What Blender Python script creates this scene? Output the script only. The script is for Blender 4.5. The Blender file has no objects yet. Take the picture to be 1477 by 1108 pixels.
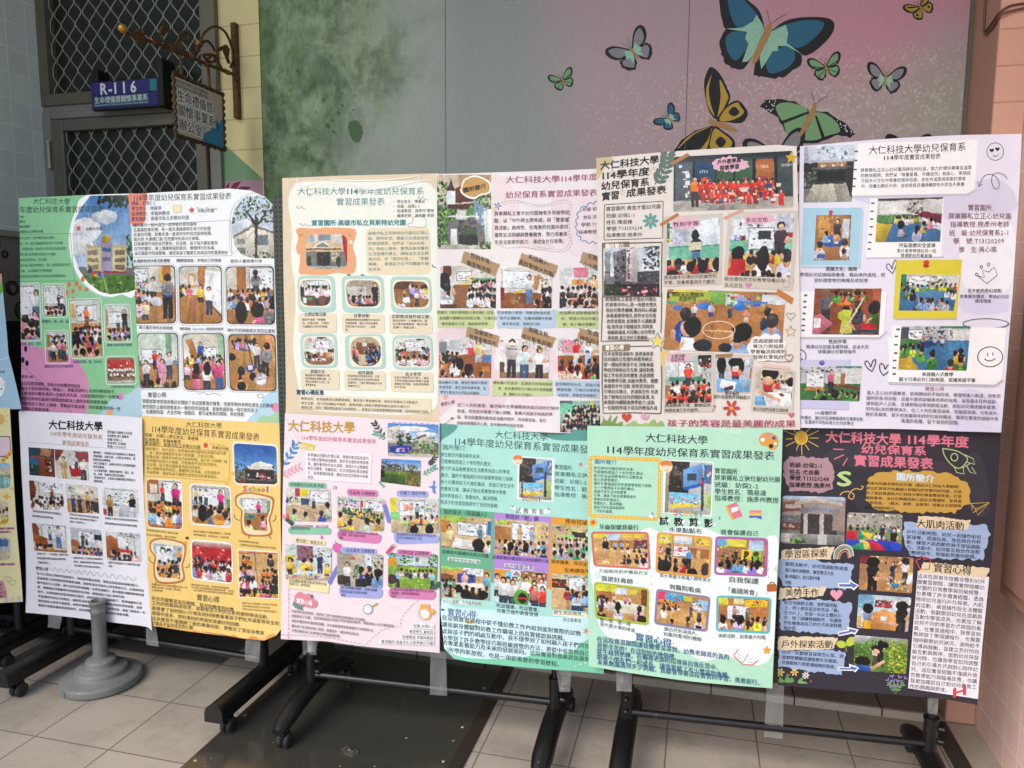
import bpy, math, random
import numpy as np
from mathutils import Vector, Matrix, geometry

# ------------------------------------------------------------------ camera
scene = bpy.context.scene
COL = scene.collection
CAM = np.array([0.0, 0.0, 1.5014])                 # eye height of a standing person
RX = np.array([0.969363, 0.245557, 0.006094])      # camera right / down / forward in the world
RD = np.array([0.033962, -0.109412, -0.993416])
RF = np.array([-0.243273, 0.963188, -0.114400])
cd = bpy.data.cameras.new('camera')
cam = bpy.data.objects.new('camera', cd); COL.objects.link(cam)
cd.sensor_width = 36.0; cd.lens = 36.0 * 1066.81 / 1477.0
cd.clip_start = 0.05; cd.clip_end = 500
M = Matrix(((RX[0], -RD[0], -RF[0], CAM[0]), (RX[1], -RD[1], -RF[1], CAM[1]), (RX[2], -RD[2], -RF[2], CAM[2]), (0, 0, 0, 1)))
cam.matrix_world = M
scene.camera = cam

# ------------------------------------------------------------------ light
world = bpy.data.worlds.new('World'); scene.world = world
world.use_nodes = True
wn = world.node_tree.nodes; wl = world.node_tree.links
bgn = wn.get('Background') or wn.new('ShaderNodeBackground')
out = wn.get('World Output') or wn.new('ShaderNodeOutputWorld')
sky = wn.new('ShaderNodeTexSky'); sky.sky_type = 'NISHITA'; sky.sun_disc = False
SUN_EL, SUN_AZ = math.radians(46), math.radians(212)     # behind the photographer, under thin cloud
sky.sun_elevation = SUN_EL; sky.sun_rotation = SUN_AZ
sky.air_density = 1.0; sky.dust_density = 2.0; sky.ozone_density = 1.0
wl.new(sky.outputs[0], bgn.inputs[0]); bgn.inputs[1].default_value = 0.15
wl.new(bgn.outputs[0], out.inputs[0])
sl = bpy.data.lights.new('sun', 'SUN'); sl.energy = 1.1; sl.angle = math.radians(40); sl.color = (1, 0.975, 0.94)
sun = bpy.data.objects.new('sun', sl); COL.objects.link(sun)
sd = Vector((math.sin(SUN_AZ) * math.cos(SUN_EL), math.cos(SUN_AZ) * math.cos(SUN_EL), math.sin(SUN_EL)))
sun.rotation_euler = sd.to_track_quat('Z', 'Y').to_euler(); sun.location = sd * 20
scene.view_settings.view_transform = 'Standard'; scene.view_settings.look = 'None'
scene.view_settings.exposure = 0.74; scene.view_settings.gamma = 1
scene.render.engine = 'CYCLES'
scene.cycles.max_bounces = 8; scene.cycles.diffuse_bounces = 5
scene.cycles.use_denoising = True

# ------------------------------------------------------------------ helpers
rnd = random.Random(7)
def lin(h):
    h = h.lstrip('#')
    v = [int(h[i:i + 2], 16) / 255 for i in (0, 2, 4)]
    return tuple(c / 12.92 if c <= 0.04045 else ((c + 0.055) / 1.055) ** 2.4 for c in v)
def mat(name, col, rough=0.6, metal=0.0, spec=0.5, noise=None, bump=None, coat=0.0):
    """Principled material; noise = (scale, amount, detail) varies the colour, bump = (scale, strength)."""
    m = bpy.data.materials.new(name); m.use_nodes = True
    nt = m.node_tree; N = nt.nodes; L = nt.links
    b = N['Principled BSDF']
    c = lin(col) if isinstance(col, str) else col
    b.inputs['Base Color'].default_value = (*c, 1)
    b.inputs['Roughness'].default_value = rough; b.inputs['Metallic'].default_value = metal
    b.inputs['Specular IOR Level'].default_value = spec
    b.inputs['Coat Weight'].default_value = coat
    if noise or bump:
        tc = N.new('ShaderNodeTexCoord')
    if noise:
        n = N.new('ShaderNodeTexNoise'); n.inputs['Scale'].default_value = noise[0]; n.inputs['Detail'].default_value = noise[2] if len(noise) > 2 else 6
        n.inputs['Roughness'].default_value = 0.65
        L.new(tc.outputs['Object'], n.inputs['Vector'])
        mr = N.new('ShaderNodeMapRange'); mr.inputs[1].default_value = 0.3; mr.inputs[2].default_value = 0.7
        mr.inputs[3].default_value = 1 - noise[1]; mr.inputs[4].default_value = 1 + noise[1]
        L.new(n.outputs[0], mr.inputs[0])
        mx = N.new('ShaderNodeVectorMath'); mx.operation = 'SCALE'; mx.inputs[0].default_value = c
        L.new(mr.outputs[0], mx.inputs['Scale']); L.new(mx.outputs[0], b.inputs['Base Color'])
        mr2 = N.new('ShaderNodeMapRange'); mr2.inputs[3].default_value = max(0.02, rough - 0.1); mr2.inputs[4].default_value = min(1, rough + 0.1)
        L.new(n.outputs[0], mr2.inputs[0]); L.new(mr2.outputs[0], b.inputs['Roughness'])
    if bump:
        n2 = N.new('ShaderNodeTexNoise'); n2.inputs['Scale'].default_value = bump[0]; n2.inputs['Detail'].default_value = 4
        L.new(tc.outputs['Object'], n2.inputs['Vector'])
        bp = N.new('ShaderNodeBump'); bp.inputs['Strength'].default_value = bump[1]; bp.inputs['Distance'].default_value = 0.005
        L.new(n2.outputs[0], bp.inputs['Height']); L.new(bp.outputs[0], b.inputs['Normal'])
    return m

class MB:
    """collects shapes and links them as one mesh object"""
    def __init__(s): s.v = []; s.f = []; s.sm = []
    def add(s, vs, fs, smooth=False):
        o = len(s.v); s.v += [tuple(map(float, p)) for p in vs]; s.f += [tuple(i + o for i in f) for f in fs]; s.sm += [smooth] * len(fs)
    def box(s, x0, x1, y0, y1, z0, z1, b=0.0):
        if b <= 0:
            vs = [(x, y, z) for z in (z0, z1) for y in (y0, y1) for x in (x0, x1)]
            s.add(vs, [(0, 2, 3, 1), (4, 5, 7, 6), (0, 1, 5, 4), (2, 6, 7, 3), (0, 4, 6, 2), (1, 3, 7, 5)]); return s
        bm_v = []; fs = []
        X = (x0, x1); Y = (y0, y1); Z = (z0, z1); idx = {}
        for i in (0, 1):
            for j in (0, 1):
                for k in (0, 1):
                    sx, sy, sz = (1 - 2 * i), (1 - 2 * j), (1 - 2 * k)
                    for a in range(3):
                        p = [X[i] + sx * b, Y[j] + sy * b, Z[k] + sz * b]
                        p[a] = (X[i], Y[j], Z[k])[a]
                        idx[i, j, k, a] = len(bm_v); bm_v.append(p)
        for a in range(3):
            o1, o2 = [(1, 2), (0, 2), (0, 1)][a]
            for sgn in (0, 1):
                q = []
                for (p, r) in ((0, 0), (1, 0), (1, 1), (0, 1)):
                    c = [0, 0, 0]; c[a] = sgn; c[o1] = p; c[o2] = r
                    q.append(idx[c[0], c[1], c[2], a])
                fs.append(tuple(q if (sgn == 1) == (a != 1) else q[::-1]))
        for a in range(3):
            o1, o2 = [(1, 2), (0, 2), (0, 1)][a]
            for p in (0, 1):
                for r in (0, 1):
                    c0 = [0, 0, 0]; c0[o1] = p; c0[o2] = r; c1 = list(c0); c1[a] = 1
                    fs.append((idx[(*c0, o1)], idx[(*c1, o1)], idx[(*c1, o2)], idx[(*c0, o2)]))
        for i in (0, 1):
            for j in (0, 1):
                for k in (0, 1):
                    fs.append((idx[i, j, k, 0], idx[i, j, k, 1], idx[i, j, k, 2]))
        s.add(bm_v, fs); return s
    def tube(s, pts, r, n=8, caps=True, flat=None):
        pts = [Vector(p) for p in pts]; m = len(pts)
        rs = r if isinstance(r, (list, tuple)) else [r] * m
        rings = []; up = None
        for i, p in enumerate(pts):
            d = (pts[min(i + 1, m - 1)] - pts[max(i - 1, 0)]).normalized()
            if up is None:
                up = Vector((0, 0, 1)) if abs(d.z) < 0.9 else Vector((1, 0, 0))
            a = d.cross(up).normalized(); bb = a.cross(d).normalized(); up = bb
            k1, k2 = (1, 1) if not flat else flat
            rings.append([p + (a * math.cos(t) * k1 + bb * math.sin(t) * k2) * rs[i] for t in [2 * math.pi * j / n for j in range(n)]])
        vs = [q for rg in rings for q in rg]
        fs = [(i * n + j, i * n + (j + 1) % n, (i + 1) * n + (j + 1) % n, (i + 1) * n + j) for i in range(m - 1) for j in range(n)]
        s.add(vs, fs, True)
        if caps:
            s.add(rings[0], [tuple(range(n))[::-1]]); s.add(rings[-1], [tuple(range(n))])
        return s
    def lathe(s, prof, c, n=32, ax='z'):
        vs = []; m = len(prof)
        for (r, h) in prof:
            for j in range(n):
                t = 2 * math.pi * j / n
                a, b2 = r * math.cos(t), r * math.sin(t)
                vs.append({'z': (c[0] + a, c[1] + b2, c[2] + h), 'x': (c[0] + h, c[1] + a, c[2] + b2), 'y': (c[0] + a, c[1] + h, c[2] + b2)}[ax])
        fs = [(i * n + j, i * n + (j + 1) % n, (i + 1) * n + (j + 1) % n, (i + 1) * n + j) for i in range(m - 1) for j in range(n)]
        s.add(vs, fs, True); return s
    def prism(s, poly, axis, a0, a1):
        """polygon in the two other axes, extruded along axis from a0 to a1"""
        n = len(poly)
        def mk(p, a):
            q = list(p); q.insert(axis, a); return tuple(q)
        vs = [mk(p, a0) for p in poly] + [mk(p, a1) for p in poly]
        tri = geometry.tessellate_polygon([[Vector((p[0], p[1], 0)) for p in poly]])
        fs = [tuple(t) for t in tri] + [tuple(i + n for i in t[::-1]) for t in tri]
        fs += [(i, (i + 1) % n, n + (i + 1) % n, n + i) for i in range(n)]
        s.add(vs, fs); return s
    def build(s, name, m, parent=None, angle=None):
        me = bpy.data.meshes.new(name); me.from_pydata(s.v, [], s.f); me.validate()
        if len(me.polygons) == len(s.sm): me.polygons.foreach_set('use_smooth', s.sm)
        import bmesh
        bm = bmesh.new(); bm.from_mesh(me); bmesh.ops.recalc_face_normals(bm, faces=bm.faces); bm.to_mesh(me); bm.free()
        me.materials.append(m); me.update()
        o = bpy.data.objects.new(name, me); COL.objects.link(o)
        if parent:
            o.parent = parent
            o.matrix_parent_inverse = parent.matrix_world.inverted()
        return o
def empty(name, loc, label=None, cat=None, group=None, parent=None):
    o = bpy.data.objects.new(name, None); COL.objects.link(o); o.location = loc; o.empty_display_size = 0.1
    o.matrix_world = Matrix.Translation(loc)
    if label: tag(o, label, cat, group)
    return o
def tag(o, label, cat, group=None):
    o['label'] = label; o['category'] = cat
    if group: o['group'] = group
    return o
def struct(o, label=None):
    o['kind'] = 'structure'
    if label: o['label'] = label
    return o
# ------------------------------------------------------------------ printed paper
# Printing is measured on the photograph in pixels and carried onto the curved sheet where it hangs.
PMATS = {}
def print_material(name, rough, spec, vary=0.03):
    m = bpy.data.materials.new(name); m.use_nodes = True
    N = m.node_tree.nodes; L = m.node_tree.links; b = N['Principled BSDF']
    a = N.new('ShaderNodeAttribute'); a.attribute_name = 'Col'
    tc = N.new('ShaderNodeTexCoord'); n = N.new('ShaderNodeTexNoise'); n.inputs['Scale'].default_value = 30; n.inputs['Detail'].default_value = 5
    L.new(tc.outputs['Object'], n.inputs['Vector'])
    mr = N.new('ShaderNodeMapRange'); mr.inputs[1].default_value = .3; mr.inputs[2].default_value = .7
    mr.inputs[3].default_value = 1 - vary; mr.inputs[4].default_value = 1 + vary
    sc = N.new('ShaderNodeVectorMath'); sc.operation = 'SCALE'
    L.new(n.outputs[0], mr.inputs[0]); L.new(a.outputs['Color'], sc.inputs[0]); L.new(mr.outputs[0], sc.inputs['Scale'])
    L.new(sc.outputs[0], b.inputs['Base Color'])
    b.inputs['Roughness'].default_value = rough; b.inputs['Specular IOR Level'].default_value = spec
    return m
PM = print_material('printed_paper', 0.38, 0.4)
FILM_GLARE = bpy.data.materials.new('film_glare'); FILM_GLARE.use_nodes = True  # sky glare along creased film, put into the whitish colour
def _film_glare():
    N = FILM_GLARE.node_tree.nodes; L = FILM_GLARE.node_tree.links; b = N['Principled BSDF']; b.inputs['Base Color'].default_value = (.9, .9, .88, 1); b.inputs['Roughness'].default_value = .12
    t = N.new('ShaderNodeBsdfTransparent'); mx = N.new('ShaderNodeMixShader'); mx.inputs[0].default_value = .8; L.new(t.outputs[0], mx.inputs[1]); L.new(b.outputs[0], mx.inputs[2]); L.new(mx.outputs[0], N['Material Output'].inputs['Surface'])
_film_glare()
INK = 0.86
def pcol(h): return tuple(c * INK for c in lin(h))

def rays(p):
    x = (p[:, 0] - 738.5) / 1066.81; y = (p[:, 1] - 554) / 1066.81
    return x[:, None] * RX + y[:, None] * RD + RF
GLY = {}
def glyph(ch, bold, res):
    k = (ch, bold, res)
    if k in GLY: return GLY[k]
    c = bpy.data.curves.new('g', 'FONT'); c.body = ch; c.resolution_u = res
    o = bpy.data.objects.new('g', c); COL.objects.link(o)
    me = o.to_mesh(); n = len(me.vertices)
    v = np.zeros(n * 3, 'f'); me.vertices.foreach_get('co', v); v = v.reshape(-1, 3)[:, :2].astype(float)
    me.calc_loop_triangles(); t = np.zeros(len(me.loop_triangles) * 3, 'i'); me.loop_triangles.foreach_get('vertices', t); t = t.reshape(-1, 3)
    o.to_mesh_clear(); adv = 1.0
    if ord(ch) < 0x2000:
        adv = (v[:, 0].max() + 0.06) if n else 0.3
        if ch in '.,:;!1il|-': adv = 0.42 if ch in '1-' else 0.3
        if n and ch in '1.,:;!-': v[:, 0] += adv / 2 - (v[:, 0].max() + v[:, 0].min()) / 2
    bpy.data.objects.remove(o); bpy.data.curves.remove(c)
    if bold and n:                                           # a heavier stroke: the letter printed several times, slightly shifted
        e = (0, .014, .030)[bold]; sh = [(-e, 0), (e, 0), (0, e), (0, -e)] if bold == 2 else [(-e, 0), (e, 0)]
        t = np.concatenate([t + n * i for i in range(len(sh))]); v = np.concatenate([np.c_[v + np.array(q), np.full(n, i * 1.5e-5)] for i, q in enumerate(sh)])
    if n and v.shape[1] == 2: v = np.c_[v, np.zeros(n)]
    GLY[k] = (v, t, adv); return GLY[k]

def clip_half(poly, ax, val, keep_less):
    out = []; n = len(poly)
    for i in range(n):
        a, b = poly[i], poly[(i + 1) % n]
        da, db = (a[ax] - val, b[ax] - val) if keep_less else (val - a[ax], val - b[ax])
        if da <= 0: out.append(a)
        if (da < 0 < db) or (db < 0 < da):
            t = da / (da - db); out.append((a[0] + (b[0] - a[0]) * t, a[1] + (b[1] - a[1]) * t))
    return out
def clip_diag(poly, x0, z0, s, low):
    out = []; n = len(poly)
    f = lambda p: ((p[0] - x0) + (p[1] - z0) - s) * (1 if low else -1)
    for i in range(n):
        a, b = poly[i], poly[(i + 1) % n]; da, db = f(a), f(b)
        if da <= 0: out.append(a)
        if (da < 0 < db) or (db < 0 < da):
            t = da / (da - db); out.append((a[0] + (b[0] - a[0]) * t, a[1] + (b[1] - a[1]) * t))
    return out

class Sheet:
    S = 0.04
    def __init__(s, plane, lift, outline, amp, seed):
        s.a, s.b = plane; s.lift = lift; s.o = np.array(outline, float)
        r = random.Random(seed); s.w = [(r.uniform(2, 9), r.uniform(1, 7), r.uniform(0, 6.3), r.uniform(.2, 1)) for _ in range(5)]
        s.amp = amp; s.D = None
        q = s.xz(s.o, flat=True); s.x0, s.z0 = q.min(0) - 0.03; s.x1, s.z1 = q.max(0) + 0.03
        s.nx = int(math.ceil((s.x1 - s.x0) / s.S)) + 1; s.nz = int(math.ceil((s.z1 - s.z0) / s.S)) + 1
        gx, gz = np.meshgrid(s.x0 + np.arange(s.nx + 1) * s.S, s.z0 + np.arange(s.nz + 1) * s.S, indexing='ij')
        s.D = s.smooth(gx, gz)
        s.lay = 0; s.parts = {}
        h = s.xz(s.o); c = h.mean(0); h = h[np.argsort(np.arctan2(h[:, 1] - c[1], h[:, 0] - c[0]))]
        s.hull = []
        pts = sorted(map(tuple, h)); L = []; U = []
        for p in pts:
            while len(L) > 1 and (L[-1][0] - L[-2][0]) * (p[1] - L[-2][1]) - (L[-1][1] - L[-2][1]) * (p[0] - L[-2][0]) <= 0: L.pop()
            L.append(p)
        for p in pts[::-1]:
            while len(U) > 1 and (U[-1][0] - U[-2][0]) * (p[1] - U[-2][1]) - (U[-1][1] - U[-2][1]) * (p[0] - U[-2][0]) <= 0: U.pop()
            U.append(p)
        s.hull = L[:-1] + U[:-1]
    def inside(s, P):
        P = np.asarray(P); m = np.ones(len(P), bool)
        for a, b in zip(s.hull, s.hull[1:] + s.hull[:1]): m &= (b[0] - a[0]) * (P[:, 1] - a[1]) - (b[1] - a[1]) * (P[:, 0] - a[0]) >= -1e-6
        return m
    def cut(s, T):
        for a, b in zip(s.hull, s.hull[1:] + s.hull[:1]):
            f = [(b[0] - a[0]) * (p[1] - a[1]) - (b[1] - a[1]) * (p[0] - a[0]) for p in T]
            if min(f) >= 0: continue
            out = []
            for i in range(len(T)):
                j = (i + 1) % len(T)
                if f[i] >= 0: out.append(T[i])
                if f[i] * f[j] < 0:
                    t = f[i] / (f[i] - f[j]); out.append((T[i][0] + (T[j][0] - T[i][0]) * t, T[i][1] + (T[j][1] - T[i][1]) * t))
            T = out
            if len(T) < 3: return []
        return T
    def smooth(s, X, Z):
        u = (X - s.x0 - .03) / (s.x1 - s.x0 - .06); v = (Z - s.z0 - .03) / (s.z1 - s.z0 - .06)
        a = s.amp
        d = a.get('bulge', .006) * np.sin(np.pi * np.clip(u, 0, 1)) * (0.4 + 0.6 * (1 - v))
        d = d + a.get('wave', .0034) * sum(k * np.sin(f * X * 2.2 + g * Z * 1.6 + p) for f, g, p, k in s.w)
        d = d + a.get('foot', .004) * np.clip(0.3 - v, 0, 1) ** 2 * 11
        d = d + a.get('footl', 0.0) * np.clip(0.35 - v, 0, 1) ** 2 * np.clip(1 - 2.5 * u, 0, 1) * 8
        d = d + a.get('footr', 0.0) * np.clip(0.35 - v, 0, 1) ** 2 * np.clip(2.5 * u - 1.5, 0, 1) * 8
        d = d + a.get('topr', 0.0) * np.clip(v - .8, 0, 1) * np.clip(u - .6, 0, 1) * 12
        d = d + a.get('side', 0.0) * (np.clip(.12 - u, 0, 1) + np.clip(u - .88, 0, 1)) ** 2 * 60
        return d + s.lift
    def dl(s, X, Z):
        fx = np.clip((X - s.x0) / s.S, 0, s.nx - 1e-6); fz = np.clip((Z - s.z0) / s.S, 0, s.nz - 1e-6)
        i = fx.astype(int); j = fz.astype(int); fx = fx - i; fz = fz - j
        D = s.D; lo = D[i, j] + fx * (D[i + 1, j] - D[i, j]) + fz * (D[i, j + 1] - D[i, j])
        hi = D[i + 1, j + 1] + (1 - fx) * (D[i, j + 1] - D[i + 1, j + 1]) + (1 - fz) * (D[i + 1, j] - D[i + 1, j + 1])
        return np.where(fx + fz <= 1, lo, hi)
    def xz(s, p, flat=False):
        p = np.asarray(p, float).reshape(-1, 2); d = rays(p)
        Y = np.full(len(p), s.a)
        for _ in range(5):
            t = (Y - CAM[1]) / d[:, 1]; X = CAM[0] + t * d[:, 0]; Z = CAM[2] + t * d[:, 2]
            Y = s.a + s.b * X - (s.lift if flat else s.dl(X, Z))
        return np.stack([X, Z], 1)
    def pos(s, xz, off):
        X, Z = xz[:, 0], xz[:, 1]
        return np.stack([X, s.a + s.b * X - s.dl(X, Z) - off, Z], 1)
    def part(s, name):
        return s.parts.setdefault(name, dict(v=[], f=[], c=[], x=[]))
    def emit(s, name, xz, off, faces, col):
        P = s.part(name); o = sum(len(a) for a in P['v'])
        P['v'].append(s.pos(xz, off)); P['x'].append(xz)
        P['f'] += [tuple(i + o for i in f) for f in faces]
        P['c'].append(np.tile(col, (len(xz), 1)) if np.ndim(col) == 1 else col)
    def poly(s, name, px, col, off=None, step=True):
        if step: s.lay += 1
        off = s.lay * 2e-5 if off is None else off
        q = s.xz(px); tris = geometry.tessellate_polygon([[Vector((a[0], a[1], 0)) for a in q]])
        vs = []; fs = []; allin = s.inside(q).all()
        for t in tris:
            T = [tuple(q[i]) for i in t]
            ar = (T[1][0] - T[0][0]) * (T[2][1] - T[0][1]) - (T[2][0] - T[0][0]) * (T[1][1] - T[0][1])
            if abs(ar) < 1e-12: continue
            if ar < 0: T = T[::-1]
            if name != 'sheet' and not allin:
                T = s.cut(T)
                if not T: continue
            i0 = int((min(p[0] for p in T) - s.x0) / s.S); i1 = int((max(p[0] for p in T) - s.x0) / s.S)
            j0 = int((min(p[1] for p in T) - s.z0) / s.S); j1 = int((max(p[1] for p in T) - s.z0) / s.S)
            for i in range(i0, i1 + 1):
                A = T
                if i0 != i1:
                    A = clip_half(clip_half(T, 0, s.x0 + i * s.S, False), 0, s.x0 + (i + 1) * s.S, True)
                if len(A) < 3: continue
                for j in range(j0, j1 + 1):
                    B = A
                    if j0 != j1: B = clip_half(clip_half(A, 1, s.z0 + j * s.S, False), 1, s.z0 + (j + 1) * s.S, True)
                    if len(B) < 3: continue
                    for low in (True, False):
                        Cc = clip_diag(B, s.x0 + i * s.S, s.z0 + j * s.S, s.S, low)
                        if len(Cc) < 3: continue
                        fs.append(tuple(range(len(vs), len(vs) + len(Cc)))); vs += Cc
        if vs: s.emit(name, np.array(vs), off, fs, np.array(pcol(col) if isinstance(col, str) else col))
    def text(s, name, x0, y0, x1, y1, h, col, bold, txt, jit=0.0, per=None):
        big = h > 16
        if h < 7.5 and bold: bold -= 1
        gs = [glyph(c, bold, 2 if big else 1) for c in txt]
        tot = sum(g[2] for g in gs) if per is None else per
        dx, dy = (x1 - x0) / tot, (y1 - y0) / tot
        X = 0; V = []; F = []; O = []; o = 0
        for g, c in zip(gs, txt):
            v, t, a = g
            if len(v):
                w = v.copy()
                if jit:
                    an = rnd.uniform(-1, 1) * jit; cx = a / 2
                    r0 = (w[:, 0] - cx) * math.cos(an) - (w[:, 1] - .38) * math.sin(an)
                    r1 = (w[:, 0] - cx) * math.sin(an) + (w[:, 1] - .38) * math.cos(an)
                    w = np.stack([r0 + cx, r1 + .38 + rnd.uniform(-1, 1) * jit * .4, w[:, 2]], 1)
                px = x0 + (X + w[:, 0]) * dx; py = y0 + (X + w[:, 0]) * dy - (w[:, 1] - .38) * h
                V.append(np.stack([px, py], 1)); O.append(w[:, 2]); F += [tuple(int(i) + o for i in q) for q in t]; o += len(v)
            X += a
        if not V: return
        s.lay += 0.2
        XZ = s.xz(np.concatenate(V)); F = np.array(F); F = F[s.inside(XZ)[F].all(1)].tolist()
        s.emit(name, XZ, 4e-4 + s.lay * 2e-5 + np.concatenate(O), F, np.array(pcol(col)))
    def photo(s, left, right, rad, img, frame=False):
        """a printed picture: a fine grid of coloured points between a left and a right border line"""
        s.lay += 2.5
        Hn, Wn = img.shape[:2]
        def samp(pl, ts):
            pl = np.array(pl, float); L = np.r_[0, np.cumsum(np.hypot(*np.diff(pl, axis=0).T))]; L /= L[-1]
            return np.stack([np.interp(ts, L, pl[:, k]) for k in (0, 1)], 1)
        ts = (np.arange(Hn)) / (Hn - 1.0)
        if rad: ts = 0.5 - 0.5 * np.cos(np.pi * ts) if rad > .3 else ts
        A = samp(left, ts); B = samp(right, ts)
        ins = np.zeros(Hn)
        if rad:
            hgt = np.hypot(*(np.array(left[-1]) - np.array(left[0]))); wid = np.hypot(*(np.array(right[0]) - np.array(left[0])))
            r = rad * min(hgt, wid); dv = np.minimum(ts, 1 - ts) * hgt
            k = dv < r; ins[k] = (r - np.sqrt(np.maximum(0, r * r - (r - dv[k]) ** 2))) / wid
        ss = np.arange(Wn) / (Wn - 1.0)
        S2 = ins[:, None] + ss[None] * (1 - 2 * ins[:, None])
        px = A[:, None, :] * (1 - S2[..., None]) + B[:, None, :] * S2[..., None]
        yi = np.clip((ts * (Hn - 1)).round().astype(int), 0, Hn - 1); xi = np.clip((S2 * (Wn - 1)).round().astype(int), 0, Wn - 1)
        c = img[yi[:, None], xi].reshape(-1, 3)
        if frame:
            lo, hi = px.reshape(-1, 2).min(0), px.reshape(-1, 2).max(0); q = (px.reshape(-1, 2) - lo) / (hi - lo)
            c = img[np.clip((q[:, 1] * (Hn - 1)).astype(int), 0, Hn - 1), np.clip((q[:, 0] * (Wn - 1)).astype(int), 0, Wn - 1)]
        idx = np.arange(Hn * Wn).reshape(Hn, Wn)
        fs = np.stack([idx[:-1, :-1], idx[1:, :-1], idx[1:, 1:], idx[:-1, 1:]], -1).reshape(-1, 4)
        c = np.where(c <= .04045, c / 12.92, ((c + .055) / 1.055) ** 2.4) * INK
        s.np = getattr(s, 'np', 0) + 1; XZ = s.xz(px.reshape(-1, 2)); fs = fs[s.inside(XZ)[fs].all(1)]
        s.emit('photo%d' % s.np, XZ, s.lay * 2e-5, [tuple(map(int, f)) for f in fs], c)
        s.lay += 1.5
    def build(s, name, label, names):
        q = s.xz(s.o); c = q.mean(0)
        loc = (c[0], s.a + s.b * c[0] - s.lift, q[:, 1].min())
        root = empty(name, loc, label, 'poster', 'student posters taped to the display stands')
        for k, P in s.parts.items():
            v = np.concatenate(P['v']); x = np.concatenate(P['x']); col = np.concatenate(P['c'])
            nm = 'film_crease_glare' if k[:6] == 'crease' else names.get(k, 'printed_photo'); me = bpy.data.meshes.new(nm)
            me.from_pydata((v - np.array(loc)).tolist(), [], P['f'])
            e = 0.004
            dx = s.b - (s.smooth(x[:, 0] + e, x[:, 1]) - s.smooth(x[:, 0] - e, x[:, 1])) / (2 * e)
            dz = -(s.smooth(x[:, 0], x[:, 1] + e) - s.smooth(x[:, 0], x[:, 1] - e)) / (2 * e)
            n = np.stack([dx, -np.ones(len(v)), dz], 1); n /= np.linalg.norm(n, axis=1)[:, None]
            me.polygons.foreach_set('use_smooth', [True] * len(me.polygons))
            at = me.attributes.new('Col', 'FLOAT_COLOR', 'POINT')
            at.data.foreach_set('color', np.c_[col, np.ones(len(col))].astype('f').ravel())
            if len(me.vertices) == len(n):
                me.normals_split_custom_set_from_vertices(n.tolist())
            me.materials.append(FILM_GLARE if k[:6] == 'crease' else PM)
            o = bpy.data.objects.new(nm, me); COL.objects.link(o); o.parent = root
        return root

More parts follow.
